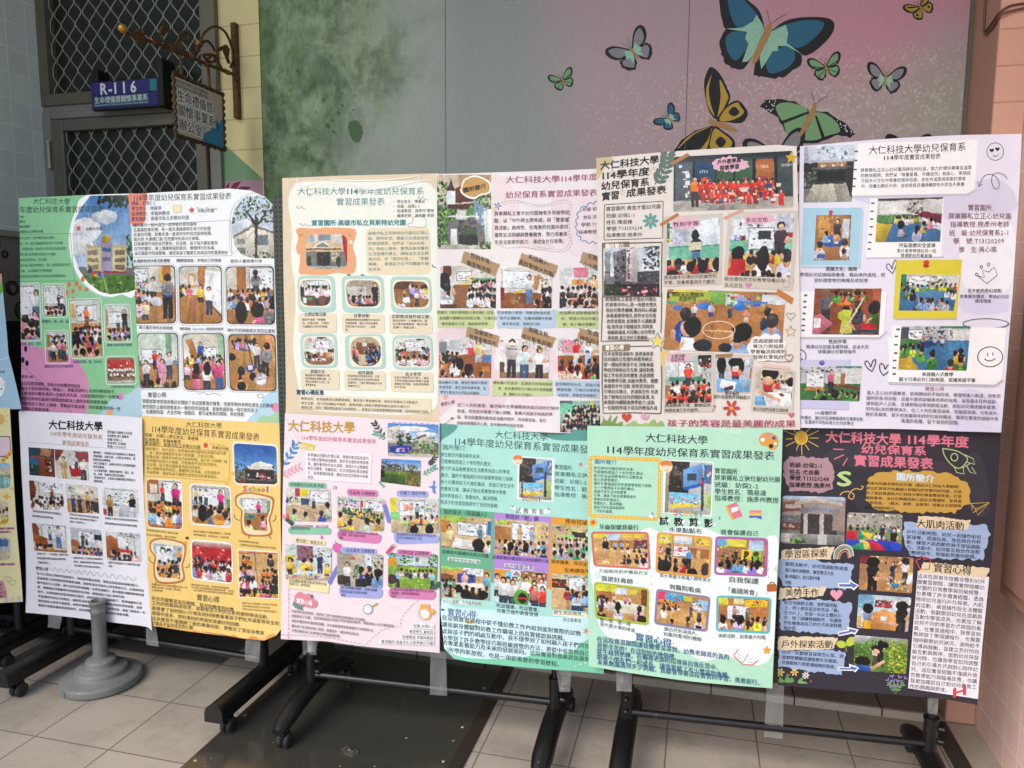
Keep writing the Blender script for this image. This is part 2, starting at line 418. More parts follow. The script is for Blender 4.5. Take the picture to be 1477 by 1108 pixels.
# ---- painter for the photographs printed on the posters
class Pic:
    def __init__(s, w, h, seed):
        s.q = 3; s.W, s.H = w * s.q, h * s.q; s.a = np.zeros((s.H, s.W, 3)) + .5; s.r = random.Random(seed); s.g = np.random.default_rng(seed)
        s.asp = s.W / s.H
        yy, xx = np.mgrid[0:s.H, 0:s.W]; s.x = (xx + .5) / s.W; s.y = (yy + .5) / s.H
    def c(s, h):
        return np.array([int(h[i:i + 2], 16) / 255 for i in (0, 2, 4)]) if isinstance(h, str) else np.array(h)
    def put(s, m, col, sl=None): 
        s.a[m] = s.c(col)
    def tex(s, c, v, u):
        """tones of a printed snapshot within one patch: folds, grain and uneven colour"""
        c = s.c(c); n = s.g.normal(0, .05, v.shape); k = 1.08 - .2 * v + .05 * np.sin(u * s.r.uniform(4, 9) + s.r.uniform(0, 6)) + n
        return np.clip(c * k[..., None] + s.g.normal(0, .02, v.shape + (3,)) + .012, 0, 1)
    def rect(s, c, x0, y0, x1, y1):
        s.a[max(0, int(y0 * s.H)):max(0, int(y1 * s.H)), max(0, int(x0 * s.W)):max(0, int(x1 * s.W))] = s.c(c)
    def ell(s, c, x, y, rx, ry):
        i0, i1 = max(0, int((y - ry) * s.H)), min(s.H, int((y + ry) * s.H) + 2); j0, j1 = max(0, int((x - rx) * s.W)), min(s.W, int((x + rx) * s.W) + 2)
        if i0 >= i1 or j0 >= j1: return
        X = s.x[i0:i1, j0:j1]; Y = s.y[i0:i1, j0:j1]; m = ((X - x) / rx) ** 2 + ((Y - y) / ry) ** 2 < 1
        s.a[i0:i1, j0:j1][m] = s.tex(c, (Y - y) / ry * .5 + .5, (X - x) / rx * .5 + .5)[m]
    def poly(s, c, pts):
        P = np.array(pts, float); i0, i1 = max(0, int(P[:, 1].min() * s.H)), min(s.H, int(P[:, 1].max() * s.H) + 2)
        j0, j1 = max(0, int(P[:, 0].min() * s.W)), min(s.W, int(P[:, 0].max() * s.W) + 2)
        if i0 >= i1 or j0 >= j1: return
        X = s.x[i0:i1, j0:j1]; Y = s.y[i0:i1, j0:j1]; ins = np.zeros(X.shape, bool)
        for k in range(len(P)):
            a, b = P[k], P[(k + 1) % len(P)]
            if a[1] == b[1]: continue
            ins ^= ((a[1] > Y) != (b[1] > Y)) & (X < (b[0] - a[0]) * (Y - a[1]) / (b[1] - a[1]) + a[0])
        s.a[i0:i1, j0:j1][ins] = s.tex(c, (Y - P[:, 1].min()) / max(1e-6, np.ptp(P[:, 1])), (X - P[:, 0].min()) / max(1e-6, np.ptp(P[:, 0])))[ins]
    def vary(s, c, k=.06):
        return np.clip(s.c(c) * (1 + s.r.uniform(-k, k)) + s.r.uniform(-k, k) * .3, 0, 1)
    def back(s, col, x, y, d):
        if s.r.random() < .3: return s.side(col, x, y, d)
        s.rear(col, x, y, d)
    def side(s, col, x, y, d):
        """a child sitting on the floor turned sideways: cheek, arm and folded legs show"""
        w = d / s.asp; g = s.r.choice((-1, 1))
        s.poly(s.vary('3a4058', .3), [(x - g * w * .5, y + d * 1.9), (x + g * w * 1.3, y + d * 1.75), (x + g * w * 1.4, y + d * 2.2), (x - g * w * .5, y + d * 2.35)])
        s.poly(s.vary(col, .15), [(x - w * .4, y + d * .6), (x + w * .4, y + d * .6), (x + w * .62, y + d * 2.1), (x - w * .62, y + d * 2.1)])
        s.poly('dcb094', [(x + g * w * .1, y + d * .9), (x + g * w * .35, y + d * .9), (x + g * w * .95, y + d * 1.7), (x + g * w * .75, y + d * 1.85)])
        s.ell('e2b698', x + g * w * .1, y + d * .05, w * .4, d * .5)
        s.ell(s.vary('2a2423', .35), x - g * w * .12, y - d * .12, w * .44, d * .46); s.ell('2a2423', x - g * w * .25, y + d * .2, w * .22, d * .42)
    def rear(s, col, x, y, d):
        """a child sitting on the floor seen from behind; d = head size in picture heights"""
        k = 1 / s.asp; w = d * k
        s.ell(s.vary(col, .15), x, y + d * 1.45, w * .85, d * 1.0); s.rect(s.vary(col, .15), x - w * .7, y + d * 1.5, x + w * .7, y + d * 2.2)
        s.ell('d9a789', x, y + d * .55, w * .3, d * .4)
        s.ell(s.vary('2a2423', .35), x, y, w * .47, d * .54)
        s.ell(s.vary('4a403c', .3), x - w * .12, y - d * .22, w * .2, d * .16)
        q = s.r.random()
        if q < .35: s.ell('241f1f', x + s.r.uniform(-.2, .2) * w, y + d * .6, w * .22, d * .6)
        elif q < .6: s.ell('dcae92', x + w * s.r.choice((-.42, .42)), y + d * .12, w * .16, d * .3)
        if s.r.random() < .5: s.ell('d9ab8c', x + w * s.r.choice((-.9, .9)), y + d * 1.7, w * .2, d * .45)
        for _ in range(3): s.ell(s.vary(col, .5), x + s.r.uniform(-.6, .6) * w, y + d * s.r.uniform(1.1, 2), w * s.r.uniform(.08, .3), d * s.r.uniform(.08, .2))
    def front(s, col, x, y, hgt, legs='3a3f52', sit=False):
        """a person facing us or sideways; hgt = full height in picture heights"""
        k = 1 / s.asp; d = hgt * .15; w = d * k; ln = 6.6 if not sit else 4.6
        s.poly(s.vary(legs, .12), [(x - w * .75, y + d * 2.9), (x + w * .75, y + d * 2.9), (x + w * .8, y + d * ln), (x + w * .1, y + d * ln), (x, y + d * 3.6), (x - w * .1, y + d * ln), (x - w * .8, y + d * ln)])
        s.poly(s.vary(col, .1), [(x - w * .6, y + d * 1.05), (x + w * .6, y + d * 1.05), (x + w * 1.05, y + d * 1.6), (x + w * .8, y + d * 3.2), (x - w * .8, y + d * 3.2), (x - w * 1.05, y + d * 1.6)])
        s.poly('dcae92', [(x + w * .9, y + d * 1.9), (x + w * 1.2, y + d * 2), (x + w * (1.5 if s.r.random() < .5 else .6), y + d * 2.9), (x + w * .5, y + d * 2.8)])
        s.ell('241d1c', x, y + d * .42, w * .58, d * .62); s.ell('e2b698', x + s.r.uniform(-.1, .1) * w, y + d * .62, w * .4, d * .46)
        s.rect('e2b698', x - w * .16, y + d * .95, x + w * .16, y + d * 1.15)
    def clutter(s, x0, y0, x1, y1, n, pal=None):
        for _ in range(n):
            c = s.r.choice(pal) if pal else [s.r.uniform(.2, .9) for _ in range(3)]
            a, b = s.r.uniform(x0, x1), s.r.uniform(y0, y1); w, h = s.r.uniform(.01, .06), s.r.uniform(.015, .07)
            s.rect(s.vary(c), a, b, min(a + w, x1), min(b + h, y1))
    def leaves(s, x0, y0, x1, y1, n, pal):
        for _ in range(n):
            s.ell(s.vary(s.r.choice(pal), .2), s.r.uniform(x0, x1), s.r.uniform(y0, y1), s.r.uniform(.008, .03), s.r.uniform(.008, .03))
    def done(s):
        H, W = s.H, s.W
        def field(n, amp):
            f = s.g.normal(0, amp, (n + 1, n + 1)); iy = np.linspace(0, n - .01, H); ix = np.linspace(0, n - .01, W); i0 = iy.astype(int); j0 = ix.astype(int); fy = (iy - i0)[:, None]; fx = (ix - j0)[None]
            return (f[i0][:, j0] * (1 - fy) + f[i0 + 1][:, j0] * fy) * (1 - fx) + (f[i0][:, j0 + 1] * (1 - fy) + f[i0 + 1][:, j0 + 1] * fy) * fx
        yy = np.clip(np.arange(H)[:, None] + field(16, 1.2) + field(40, .7), 0, H - 1).astype(int); xx = np.clip(np.arange(W)[None] + field(16, 1.2) + field(40, .7), 0, W - 1).astype(int)
        s.a = s.a[yy, xx] * (1 + field(12, .04) + field(30, .035))[..., None]
        a = s.a.reshape(s.H // s.q, s.q, s.W // s.q, s.q, 3).mean((1, 3))
        n = s.g.normal(0, .032, a.shape[:2])[..., None] + s.g.normal(0, .016, a.shape)
        big = s.g.normal(0, .03, (5, 5)); iy = np.linspace(0, 3.99, a.shape[0]); ix = np.linspace(0, 3.99, a.shape[1])
        f = np.stack([np.interp(iy, range(5), big[:, k]) for k in range(5)], 1); f = np.stack([np.interp(ix, range(5), f[i]) for i in range(len(f))])
        bl = sum(np.roll(np.roll(a, i, 0), j, 1) for i in (-1, 0, 1) for j in (-1, 0, 1)) / 9; a = a + .55 * (a - bl)
        a = a + n + f[..., None]; lum = a.mean(2, keepdims=True); a = np.clip(lum + (a - lum) * 1.02, 0, 1) ** 1.16
        return np.clip(a * .95 + .015, 0.01, 1)
SHIRTS = ['f0f0ee', 'e9e4dc', 'd9737f', 'f2b6c0', '7fa3cf', '3f5fa0', 'f0d060', '8fc78f', 'e8895a', 'b9a4d6', '2e3036', 'c8ccd4']
def paint(spec, w, h, seed):
    p = Pic(w, h, seed)
    pal = SHIRTS
    for tok in spec.split(';'):
        t = tok.split()
        if not t: continue
        k = t[0]
        F = lambda i: [float(v) for v in t[i:]]
        if k == 'w':
            p.rect(t[1], 0, 0, 1, 1); b_ = p.c(t[1]); p.clutter(0, 0, 1, .5, 16, [b_ * .88, np.clip(b_ * 1.1, 0, 1), b_ * .95, b_ * .72])
        elif k == 'g':                                           # sky or wall running from one tone to another
            a, b = p.c(t[1]), p.c(t[2]); y1 = float(t[3]) if len(t) > 3 else 1
            m = p.y < y1; u = np.clip(p.y / y1, 0, 1)[..., None]; p.a[m] = (a * (1 - u) + b * u)[m]
        elif k == 'f':                                           # floor of boards
            y = float(t[2]); p.rect(t[1], 0, y, 1, 1)
            for i in range(9):
                xa = p.r.uniform(-.3, 1.2); xb = xa + (xa - .5) * .6
                p.poly(p.c(t[1]) * p.r.uniform(.86, 1.1), [(xa, y), (xa + .05, y), (xb + .09, 1), (xb, 1)])
        elif k == 'r': p.rect(t[1], *F(2))
        elif k == 'b':                                           # whiteboard with frame and scribbles
            x0, y0, x1, y1 = F(1); p.rect('8f8b86', x0 - .012, y0 - .016, x1 + .012, y1 + .016); p.rect('eef1f2', x0, y0, x1, y1)
            for _ in range(10):
                a, b = p.r.uniform(x0, x1 - .03), p.r.uniform(y0, y0 + (y1 - y0) * .8); p.rect(p.vary(p.r.choice(['5a6070', 'b05060', '406090', '909090']), .2), a, b, a + p.r.uniform(.015, .06), b + .02)
        elif k == 'e': p.ell(t[1], *F(2))
        elif k == 'p':
            v = F(2); p.poly(t[1], list(zip(v[::2], v[1::2])))
        elif k == 's': p.back(t[1], *F(2))
        elif k == 't': p.front(t[1], float(t[2]), float(t[3]), float(t[4]), t[5] if len(t) > 5 else '3a3f52')
        elif k == 'u': p.front(t[1], float(t[2]), float(t[3]), float(t[4]), t[5] if len(t) > 5 else '3a3f52', True)
        elif k == 'K':                                           # row of children: x0 x1 y head n palette
            x0, x1, y, d, n = [float(v) for v in t[1:6]]
            cs = t[6].split(',') if len(t) > 6 else pal
            n = int(n * 1.3 + .5); d *= .82
            for i in range(n):
                p.back(p.r.choice(cs), x0 + (x1 - x0) * (i + .5) / n + p.r.uniform(-.25, .25) * (x1 - x0) / n, y + p.r.uniform(-.4, .4) * d, d * p.r.uniform(.85, 1.15))
        elif k == 'G':                                           # row of people facing us
            x0, x1, y, d, n = [float(v) for v in t[1:6]]; cs = t[6].split(',') if len(t) > 6 else pal
            for i in range(int(n)): p.front(p.r.choice(cs), x0 + (x1 - x0) * (i + .5) / n + p.r.uniform(-.2, .2) * (x1 - x0) / n, y + p.r.uniform(-.1, .1) * d, d * p.r.uniform(.9, 1.1), t[7] if len(t) > 7 else '3a3f52', True)
        elif k == 'c': p.clutter(*[float(v) for v in t[1:5]], int(t[5]), t[6].split(',') if len(t) > 6 else None)
        elif k == 'l': p.leaves(*[float(v) for v in t[1:5]], int(t[5]), t[6].split(',') if len(t) > 6 else ['3f6a34', '6d9a4e', '2c4a28', '8db567'])
    return p.done()

# ---- the little drawing language in which the posters are written down
def ellipse(cx, cy, rx, ry, n=26): return [(cx + rx * math.cos(2 * math.pi * i / n), cy + ry * math.sin(2 * math.pi * i / n)) for i in range(n)]
def roundq(p, r, n=5):
    out = []; m = len(p)
    for i in range(m):
        a, b, c = np.array(p[i - 1], float), np.array(p[i], float), np.array(p[(i + 1) % m], float)
        la, lc = np.linalg.norm(a - b), np.linalg.norm(c - b); k = min(r, la * .48, lc * .48)
        s0 = b + (a - b) / la * k; s1 = b + (c - b) / lc * k
        for j in range(n + 1):
            t = j / n; out.append(tuple((1 - t) ** 2 * s0 + 2 * t * (1 - t) * b + t * t * s1))
    return out
def rough(p, amp, r, step):
    out = []; m = len(p)
    for i in range(m):
        a, b = np.array(p[i], float), np.array(p[(i + 1) % m], float); L = np.linalg.norm(b - a); n = max(1, int(L / step)); d = (b - a) / (L + 1e-9); nn = np.array([-d[1], d[0]])
        for j in range(n): out.append(tuple(a + (b - a) * j / n + nn * r.uniform(-amp, amp)))
    return out
def scallop(p, n, amp):
    P = np.array(p + [p[0]], float); L = np.r_[0, np.cumsum(np.hypot(*np.diff(P, axis=0).T))]; c = P.mean(0); out = []
    for i in range(n * 6):
        t = i / (n * 6) * L[-1]; q = np.array([np.interp(t, L, P[:, k]) for k in (0, 1)]); d = q - c; d /= np.linalg.norm(d)
        out.append(tuple(q + d * amp * abs(math.sin(math.pi * (i / 6.0 % 1)))))
    return out
def smoothline(p, n=6, closed=False):
    P = [np.array(q, float) for q in p]; out = []; m = len(P)
    for i in range(m if closed else m - 1):
        p0, p1, p2, p3 = (P[(i - 1) % m] if closed or i > 0 else P[0]), P[i], P[(i + 1) % m], (P[(i + 2) % m] if closed or i + 2 < m else P[-1])
        for j in range(n):
            t = j / n; out.append(tuple(.5 * (2 * p1 + (p2 - p0) * t + (2 * p0 - 5 * p1 + 4 * p2 - p3) * t * t + (3 * p1 - p0 - 3 * p2 + p3) * t ** 3)))
    if not closed: out.append(tuple(P[-1]))
    return out
def heart(cx, cy, r, n=24):
    return [(cx + r * .0625 * 16 * math.sin(t) ** 3, cy - r * .0625 * (13 * math.cos(t) - 5 * math.cos(2 * t) - 2 * math.cos(3 * t) - math.cos(4 * t))) for t in [2 * math.pi * i / n for i in range(n)]]
def star(cx, cy, r, n=5, inner=.45, a0=0.0): return [(cx + (r if i % 2 == 0 else r * inner) * math.sin(math.pi * i / n + a0), cy - (r if i % 2 == 0 else r * inner) * math.cos(math.pi * i / n + a0)) for i in range(2 * n)]
def ribbon(p, w):
    P = np.array(p, float); d = np.gradient(P, axis=0); d /= (np.linalg.norm(d, axis=1)[:, None] + 1e-9); n = np.stack([-d[:, 1], d[:, 0]], 1) * w / 2
    return P + n, P - n
def draw(s, text):
    ox = oy = 0.0; k = 1.0; art = 'artwork'; r = random.Random(len(text))
    m = lambda v: [(ox + k * v[i], oy + k * v[i + 1]) for i in range(0, len(v), 2)]
    sc = lambda pts: [(ox + k * a, oy + k * b) for a, b in pts]
    def line(pts, w, col):
        if len(pts) < 2: return
        A, B = ribbon(pts, w); s.lay += 1
        for i in range(len(A) - 1):
            s.poly(art, [A[i], A[i + 1], B[i + 1], B[i]], col, step=False)
    def dash(pts, w, col, on, gap):
        P = np.array(pts, float); L = np.r_[0, np.cumsum(np.hypot(*np.diff(P, axis=0).T))]; t = 0; s.lay += 1
        while t < L[-1]:
            q = [(np.interp(u, L, P[:, 0]), np.interp(u, L, P[:, 1])) for u in (t, min(t + on, L[-1]))]
            if math.dist(*q) > .05:
                A, B = ribbon(q, w); s.poly(art, [A[0], A[1], B[1], B[0]], col, step=False)
            t += on + gap
    for raw in text.strip().split('\n'):
        raw = raw.strip()
        if not raw: continue
        t = raw.split(' '); c = t[0]
        nums = lambda i: [float(v) for v in t[i:]]
        if c == 'V': ox, oy, k = nums(1)
        elif c == 'Q': s.poly(art, m(nums(2)), t[1])                              # polygon
        elif c == 'QS': s.poly(art, smoothline(m(nums(2)), 6, True), t[1])        # smooth blob
        elif c == 'QR': v = nums(2); s.poly(art, roundq(m(v[1:]), v[0] * k), t[1])  # rounded polygon
        elif c == 'QB': v = nums(2); s.poly(art, rough(m(v[1:]), v[0] * k, r, v[0] * k * 2.2), t[1])   # brushed edge
        elif c == 'QC': v = nums(2); s.poly(art, scallop(m(v[2:]), int(v[0]), v[1] * k), t[1])        # scalloped edge
        elif c == 'E': v = nums(2); s.poly(art, sc(ellipse(*v)), t[1])
        elif c == 'H': v = nums(2); s.poly(art, sc(heart(*v)), t[1])
        elif c == 'S': v = nums(2); s.poly(art, sc(star(v[0], v[1], v[2], int(v[3]) if len(v) > 3 else 5, v[4] if len(v) > 4 else .45)), t[1])
        elif c == 'L': v = nums(2); line(m(v[1:]), v[0] * k, t[1])
        elif c == 'LS': v = nums(2); line(smoothline(m(v[1:])), v[0] * k, t[1])
        elif c == 'LO': v = nums(2); q = roundq(m(v[2:]), v[1] * k); line(q + q[:2], v[0] * k, t[1])
        elif c == 'LE': v = nums(2); q = sc(ellipse(*v[1:])); line(q + q[:1], v[0] * k, t[1])
        elif c == 'LH': v = nums(2); q = sc(heart(*v[1:])); line(q + q[:1], v[0] * k, t[1])
        elif c == 'LX': v = nums(2); q = sc(star(v[1], v[2], v[3], int(v[4]) if len(v) > 4 else 5, v[5] if len(v) > 5 else .45)); line(q + q[:2], v[0] * k, t[1])
        elif c == 'D': v = nums(2); dash(m(v[3:]), v[0] * k, t[1], v[1] * k, v[2] * k)
        elif c == 'DO': v = nums(2); q = roundq(m(v[4:]), v[3] * k); dash(q + q[:1], v[0] * k, t[1], v[1] * k, v[2] * k)
        elif c == 'DE': v = nums(2); q = sc(ellipse(*v[3:])); dash(q + q[:1], v[0] * k, t[1], v[1] * k, v[2] * k)
        elif c == 'CR':                                                           # film crease, its glare painted in as a whitish ribbon
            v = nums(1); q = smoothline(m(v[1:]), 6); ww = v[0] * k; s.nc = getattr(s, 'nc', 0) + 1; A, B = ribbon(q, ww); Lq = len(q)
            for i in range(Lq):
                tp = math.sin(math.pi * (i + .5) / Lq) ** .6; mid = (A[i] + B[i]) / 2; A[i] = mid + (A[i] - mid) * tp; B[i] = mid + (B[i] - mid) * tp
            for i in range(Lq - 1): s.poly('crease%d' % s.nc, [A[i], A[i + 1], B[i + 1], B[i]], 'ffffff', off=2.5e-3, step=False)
        elif c == 'LF':                                                           # leafy sprig: colour, leaf size, points of the stem
            v = nums(2); q = smoothline(m(v[1:]), 5); line(q, v[0] * k * .12, t[1])
            for i in range(2, len(q), 3):
                d = np.array(q[i]) - np.array(q[i - 1]); a = math.atan2(d[1], d[0])
                for sg in (-1, 1):
                    b = a + sg * .75; L = v[0] * k; ctr = np.array(q[i]) + np.array([math.cos(b), math.sin(b)]) * L * .55
                    s.poly(art, [tuple(ctr + np.array([math.cos(b) * L * .5 * math.cos(u) - math.sin(b) * L * .2 * math.sin(u), math.sin(b) * L * .5 * math.cos(u) + math.cos(b) * L * .2 * math.sin(u)])) for u in [j * .7 for j in range(9)]], t[1])
        elif c == 'FL':                                                           # flower: colour, centre colour, x y r petals
            v = nums(3)
            for i in range(int(v[3])):
                a = 2 * math.pi * i / v[3]; cx, cy = v[0] + v[2] * .6 * math.cos(a), v[1] + v[2] * .6 * math.sin(a)
                q = [(cx + v[2] * (.42 * math.cos(u) * math.cos(a) - .2 * math.sin(u) * math.sin(a)), cy + v[2] * (.42 * math.cos(u) * math.sin(a) + .2 * math.sin(u) * math.cos(a))) for u in [j * .7 for j in range(9)]]
                s.poly(art, sc(q), t[1])
            s.poly(art, sc(ellipse(v[0], v[1], v[2] * .2, v[2] * .2)), t[2])
        elif c in ('T', 'TT', 'TJ'):
            v = [float(x) for x in t[1:6]]; nm = 'text'
            (x0, y0), (x1, y1) = m(v[:4]); s.text(nm, x0, y0, x1, y1, v[4] * k, t[6], int(t[7]), ' '.join(t[8:]), .05 if c == 'TJ' else 0)
        elif c in ('M', 'MC', 'MJ'):
            v = [float(x) for x in t[1:10]]; q = m(v[:8]); ls = ' '.join(t[12:]).split('|')
            gl = lambda z: sum(glyph(ch, int(t[11]), 1)[2] for ch in z)
            W = max(gl(z) for z in ls); n = len(ls)
            for i, z in enumerate(ls):
                f = i / max(1, n - 1); a = np.array(q[0]) * (1 - f) + np.array(q[2]) * f; b = np.array(q[1]) * (1 - f) + np.array(q[3]) * f
                e0 = 0.0; e1 = gl(z) / W
                if c == 'MC': e0, e1 = (1 - e1) / 2, (1 + e1) / 2
                A = a + (b - a) * e0; B = a + (b - a) * e1
                s.text('text', A[0], A[1], B[0], B[1], v[8] * k * .92, t[10], int(t[11]), z, .05 if c == 'MJ' else 0)
        elif c in ('PH', 'PG'):
            head, spec = raw.split('::'); hv = head.split()
            if c == 'PH':
                q = m([float(x) for x in hv[2:10]]); rad = float(hv[1]); left, right = [q[0], q[3]], [q[1], q[2]]
            else:
                rad = 0; l_, r_ = hv[1].split('|'); left = m([float(x) for x in l_.replace(';', ',').split(',')]); right = m([float(x) for x in r_.replace(';', ',').split(',')])
            wd = max(math.dist(left[len(left) // 2], right[len(right) // 2]), math.dist(left[0], right[0])); hh = math.dist(left[0], left[-1])
            n = 0.95
            s.photo(left, right, rad, paint(spec, max(16, int(wd * n)), max(16, int(hh * n)), hash_(spec)), c == 'PG')
def hash_(z): return sum((i + 1) * ord(ch) for i, ch in enumerate(z)) % 99991
NAMES = {'sheet': 'paper_sheet', 'artwork': 'printed_artwork', 'title': 'title_lettering', 'text': 'printed_text'}
PLANES = {1: (2.335 - .03 * 2.42, -.03), 2: (2.255 + .045 * .87, .045), 3: (2.28 + .06 * .17, .06), 0: (2.31, 0.0)}
def poster(stand, lift, label, bg, outline, amp, seed, text):
    o = [(outline[i], outline[i + 1]) for i in range(0, len(outline), 2)]
    s = Sheet(PLANES[stand], lift, o, amp, seed)
    s.poly('sheet', o, bg, off=0.0)
    draw(s, text)
    return s.build('poster', label, NAMES)
# ------------------------------------------------------------------ materials of the setting
def tile_mat(name, col, grout, axes, w, h, ox, oz, gap, rough, tvar=.05, speck=0.0, bump=.3, stain=0.0):
    m = bpy.data.materials.new(name); m.use_nodes = True
    N = m.node_tree.nodes; L = m.node_tree.links; b = N['Principled BSDF']
    def math_(op, a, c=None, cl=False):
        n = N.new('ShaderNodeMath'); n.operation = op; n.use_clamp = cl
        for i, v in enumerate((a, c)):
            if v is None: continue
            if isinstance(v, (int, float)): n.inputs[i].default_value = v
            else: L.new(v, n.inputs[i])
        return n.outputs[0]
    tc = N.new('ShaderNodeTexCoord'); sp = N.new('ShaderNodeSeparateXYZ'); L.new(tc.outputs['Object'], sp.inputs[0])
    u = math_('DIVIDE', math_('SUBTRACT', sp.outputs[axes[0]], ox), w); v = math_('DIVIDE', math_('SUBTRACT', sp.outputs[axes[1]], oz), h)
    fu, fv = math_('FRACT', u), math_('FRACT', v)
    du = math_('MULTIPLY', math_('MINIMUM', fu, math_('SUBTRACT', 1.0, fu)), w); dv = math_('MULTIPLY', math_('MINIMUM', fv, math_('SUBTRACT', 1.0, fv)), h)
    d = math_('MINIMUM', du, dv)
    mr = N.new('ShaderNodeMapRange'); L.new(d, mr.inputs[0]); mr.inputs[1].default_value = gap * .35; mr.inputs[2].default_value = gap * .65
    cb = N.new('ShaderNodeCombineXYZ'); L.new(math_('FLOOR', u), cb.inputs[0]); L.new(math_('FLOOR', v), cb.inputs[1])
    wn_ = N.new('ShaderNodeTexWhiteNoise'); L.new(cb.outputs[0], wn_.inputs['Vector'])
    k = math_('ADD', math_('MULTIPLY', math_('SUBTRACT', wn_.outputs['Value'], .5), 2 * tvar), 1.0)
    big = N.new('ShaderNodeTexNoise'); big.inputs['Scale'].default_value = 3.2; big.inputs['Detail'].default_value = 6; L.new(tc.outputs['Object'], big.inputs['Vector'])
    k = math_('MULTIPLY', k, math_('ADD', math_('MULTIPLY', math_('SUBTRACT', big.outputs[0], .5), .35), 1.0))
    if speck:
        sn = N.new('ShaderNodeTexNoise'); sn.inputs['Scale'].default_value = 230; sn.inputs['Detail'].default_value = 2; L.new(tc.outputs['Object'], sn.inputs['Vector'])
        k = math_('MULTIPLY', k, math_('ADD', math_('MULTIPLY', math_('SUBTRACT', sn.outputs[0], .5), speck * 2), 1.0))
    if stain:
        s2 = N.new('ShaderNodeTexNoise'); s2.inputs['Scale'].default_value = 5; s2.inputs['Detail'].default_value = 8; s2.inputs['Roughness'].default_value = .7; L.new(tc.outputs['Object'], s2.inputs['Vector'])
        r2 = N.new('ShaderNodeMapRange'); L.new(s2.outputs[0], r2.inputs[0]); r2.inputs[1].default_value = .5; r2.inputs[2].default_value = .7; r2.inputs[3].default_value = 1; r2.inputs[4].default_value = 1 - stain
        k = math_('MULTIPLY', k, r2.outputs[0])
    c = N.new('ShaderNodeVectorMath'); c.operation = 'SCALE'; c.inputs[0].default_value = lin(col); L.new(k, c.inputs['Scale'])
    mx = N.new('ShaderNodeMix'); mx.data_type = 'RGBA'; L.new(mr.outputs[0], mx.inputs[0]); mx.inputs[6].default_value = (*lin(grout), 1); L.new(c.outputs[0], mx.inputs[7])
    L.new(mx.outputs[2], b.inputs['Base Color'])
    rr = N.new('ShaderNodeMapRange'); L.new(mr.outputs[0], rr.inputs[0]); rr.inputs[3].default_value = .9; rr.inputs[4].default_value = rough; L.new(rr.outputs[0], b.inputs['Roughness'])
    b.inputs['Specular IOR Level'].default_value = .4
    bp = N.new('ShaderNodeBump'); bp.inputs['Strength'].default_value = bump; bp.inputs['Distance'].default_value = .003; L.new(mr.outputs[0], bp.inputs['Height']); L.new(bp.outputs[0], b.inputs['Normal'])
    return m
M_floor = tile_mat('grey_floor_tile', 'a69d8f', '68625a', (0, 1), .3, .3, -.6619, 2.511, .005, .5, .05, .4, .3, .28)
M_step = tile_mat('step_tile_shaded', '857b6e', '3f3a34', (0, 1), .3, .6, .09, 2.787, .006, .55, .05, .12, .3, .2)  # step top toned darker and browner, its shade put into the colour
M_nose = tile_mat('step_nosing', 'b5aea2', '4a453f', (0, 2), .3, .5, .09, -.2, .006, .55, .05, .2)
M_pink = tile_mat('pink_wall_tile_side', 'f0cabd', 'f8e6de', (1, 2), .1045, .1145, 2.675, .092, .005, .38, .05, 0, .35)
M_pinkf = tile_mat('pink_wall_tile_front', 'cf9f8a', 'ad8470', (0, 2), .2, .1145, .905, .086, .004, .4, .04, 0, .35)
M_green = tile_mat('green_wall_tile', 'dbe8e0', 'ecf3ee', (1, 2), .106, .116, 2.853, 2.40, .006, .35, .06, 0, .35)
M_yellow = tile_mat('yellow_wall_block', 'e4d699', 'bcae80', (0, 2), .3, .135, -2.2, 2.30, .004, .6, .03, 0, .4)
M_terr = mat('terrazzo', '5d5a55', .5, noise=(260, .55, 2))
M_dark = mat('dark_interior', '12120f', .8)
M_wall = mat('grey_plaster', '8a887f', .8, noise=(6, .1))
M_ceil = mat('ceiling_paint', '8c8a84', .9, noise=(3, .08))
M_wain = mat('dark_wainscot', '1f2823', .5, noise=(8, .12))
M_alum = mat('bronze_aluminium', '6c6859', .5, .2, noise=(14, .12))
M_jamb = mat('grey_jamb', '85837a', .6, noise=(10, .1))
M_grille = mat('grille_metal', 'a8a294', .45, .3, noise=(40, .2))
M_pane = mat('dark_pane', '2b302b', .1, spec=.5)
M_black = mat('black_metal', '0e0e0e', .4, .0, .5, noise=(60, .35))
def worn(m, chip):
    N = m.node_tree.nodes; L = m.node_tree.links; b = N['Principled BSDF']; src = b.inputs['Base Color'].links[0].from_socket
    tc = N.new('ShaderNodeTexCoord'); n = N.new('ShaderNodeTexNoise'); n.inputs['Scale'].default_value = 26; n.inputs['Detail'].default_value = 9; n.inputs['Roughness'].default_value = .75; L.new(tc.outputs['Object'], n.inputs[0])
    r = N.new('ShaderNodeMapRange'); r.inputs[1].default_value = .63; r.inputs[2].default_value = .68; L.new(n.outputs[0], r.inputs[0])
    mx = N.new('ShaderNodeMix'); mx.data_type = 'RGBA'; L.new(r.outputs[0], mx.inputs[0]); L.new(src, mx.inputs[6]); mx.inputs[7].default_value = (*lin(chip), 1); L.new(mx.outputs[2], b.inputs['Base Color'])
worn(M_black, '6a6862')
M_blackp = mat('black_plastic', '151515', .45, noise=(30, .2))
M_rub = mat('caster_rubber', '202122', .6, noise=(50, .15))
M_silver = mat('silver_tube', 'cfd0cf', .35, .3)
M_rust = mat('rusty_iron', '5a4026', .6, .5, noise=(55, .6), bump=(120, .5))
M_gold = mat('worn_brass', 'b8863a', .4, .6, noise=(30, .2))
M_copper = mat('copper_band', '8a4f2c', .5, .5, noise=(40, .3))
M_cab = mat('painted_cabinet', 'a57a69', .42, noise=(5, .06), bump=(40, .05))
M_greyp = mat('grey_plastic', '767873', .5, noise=(9, .16), bump=(60, .15))
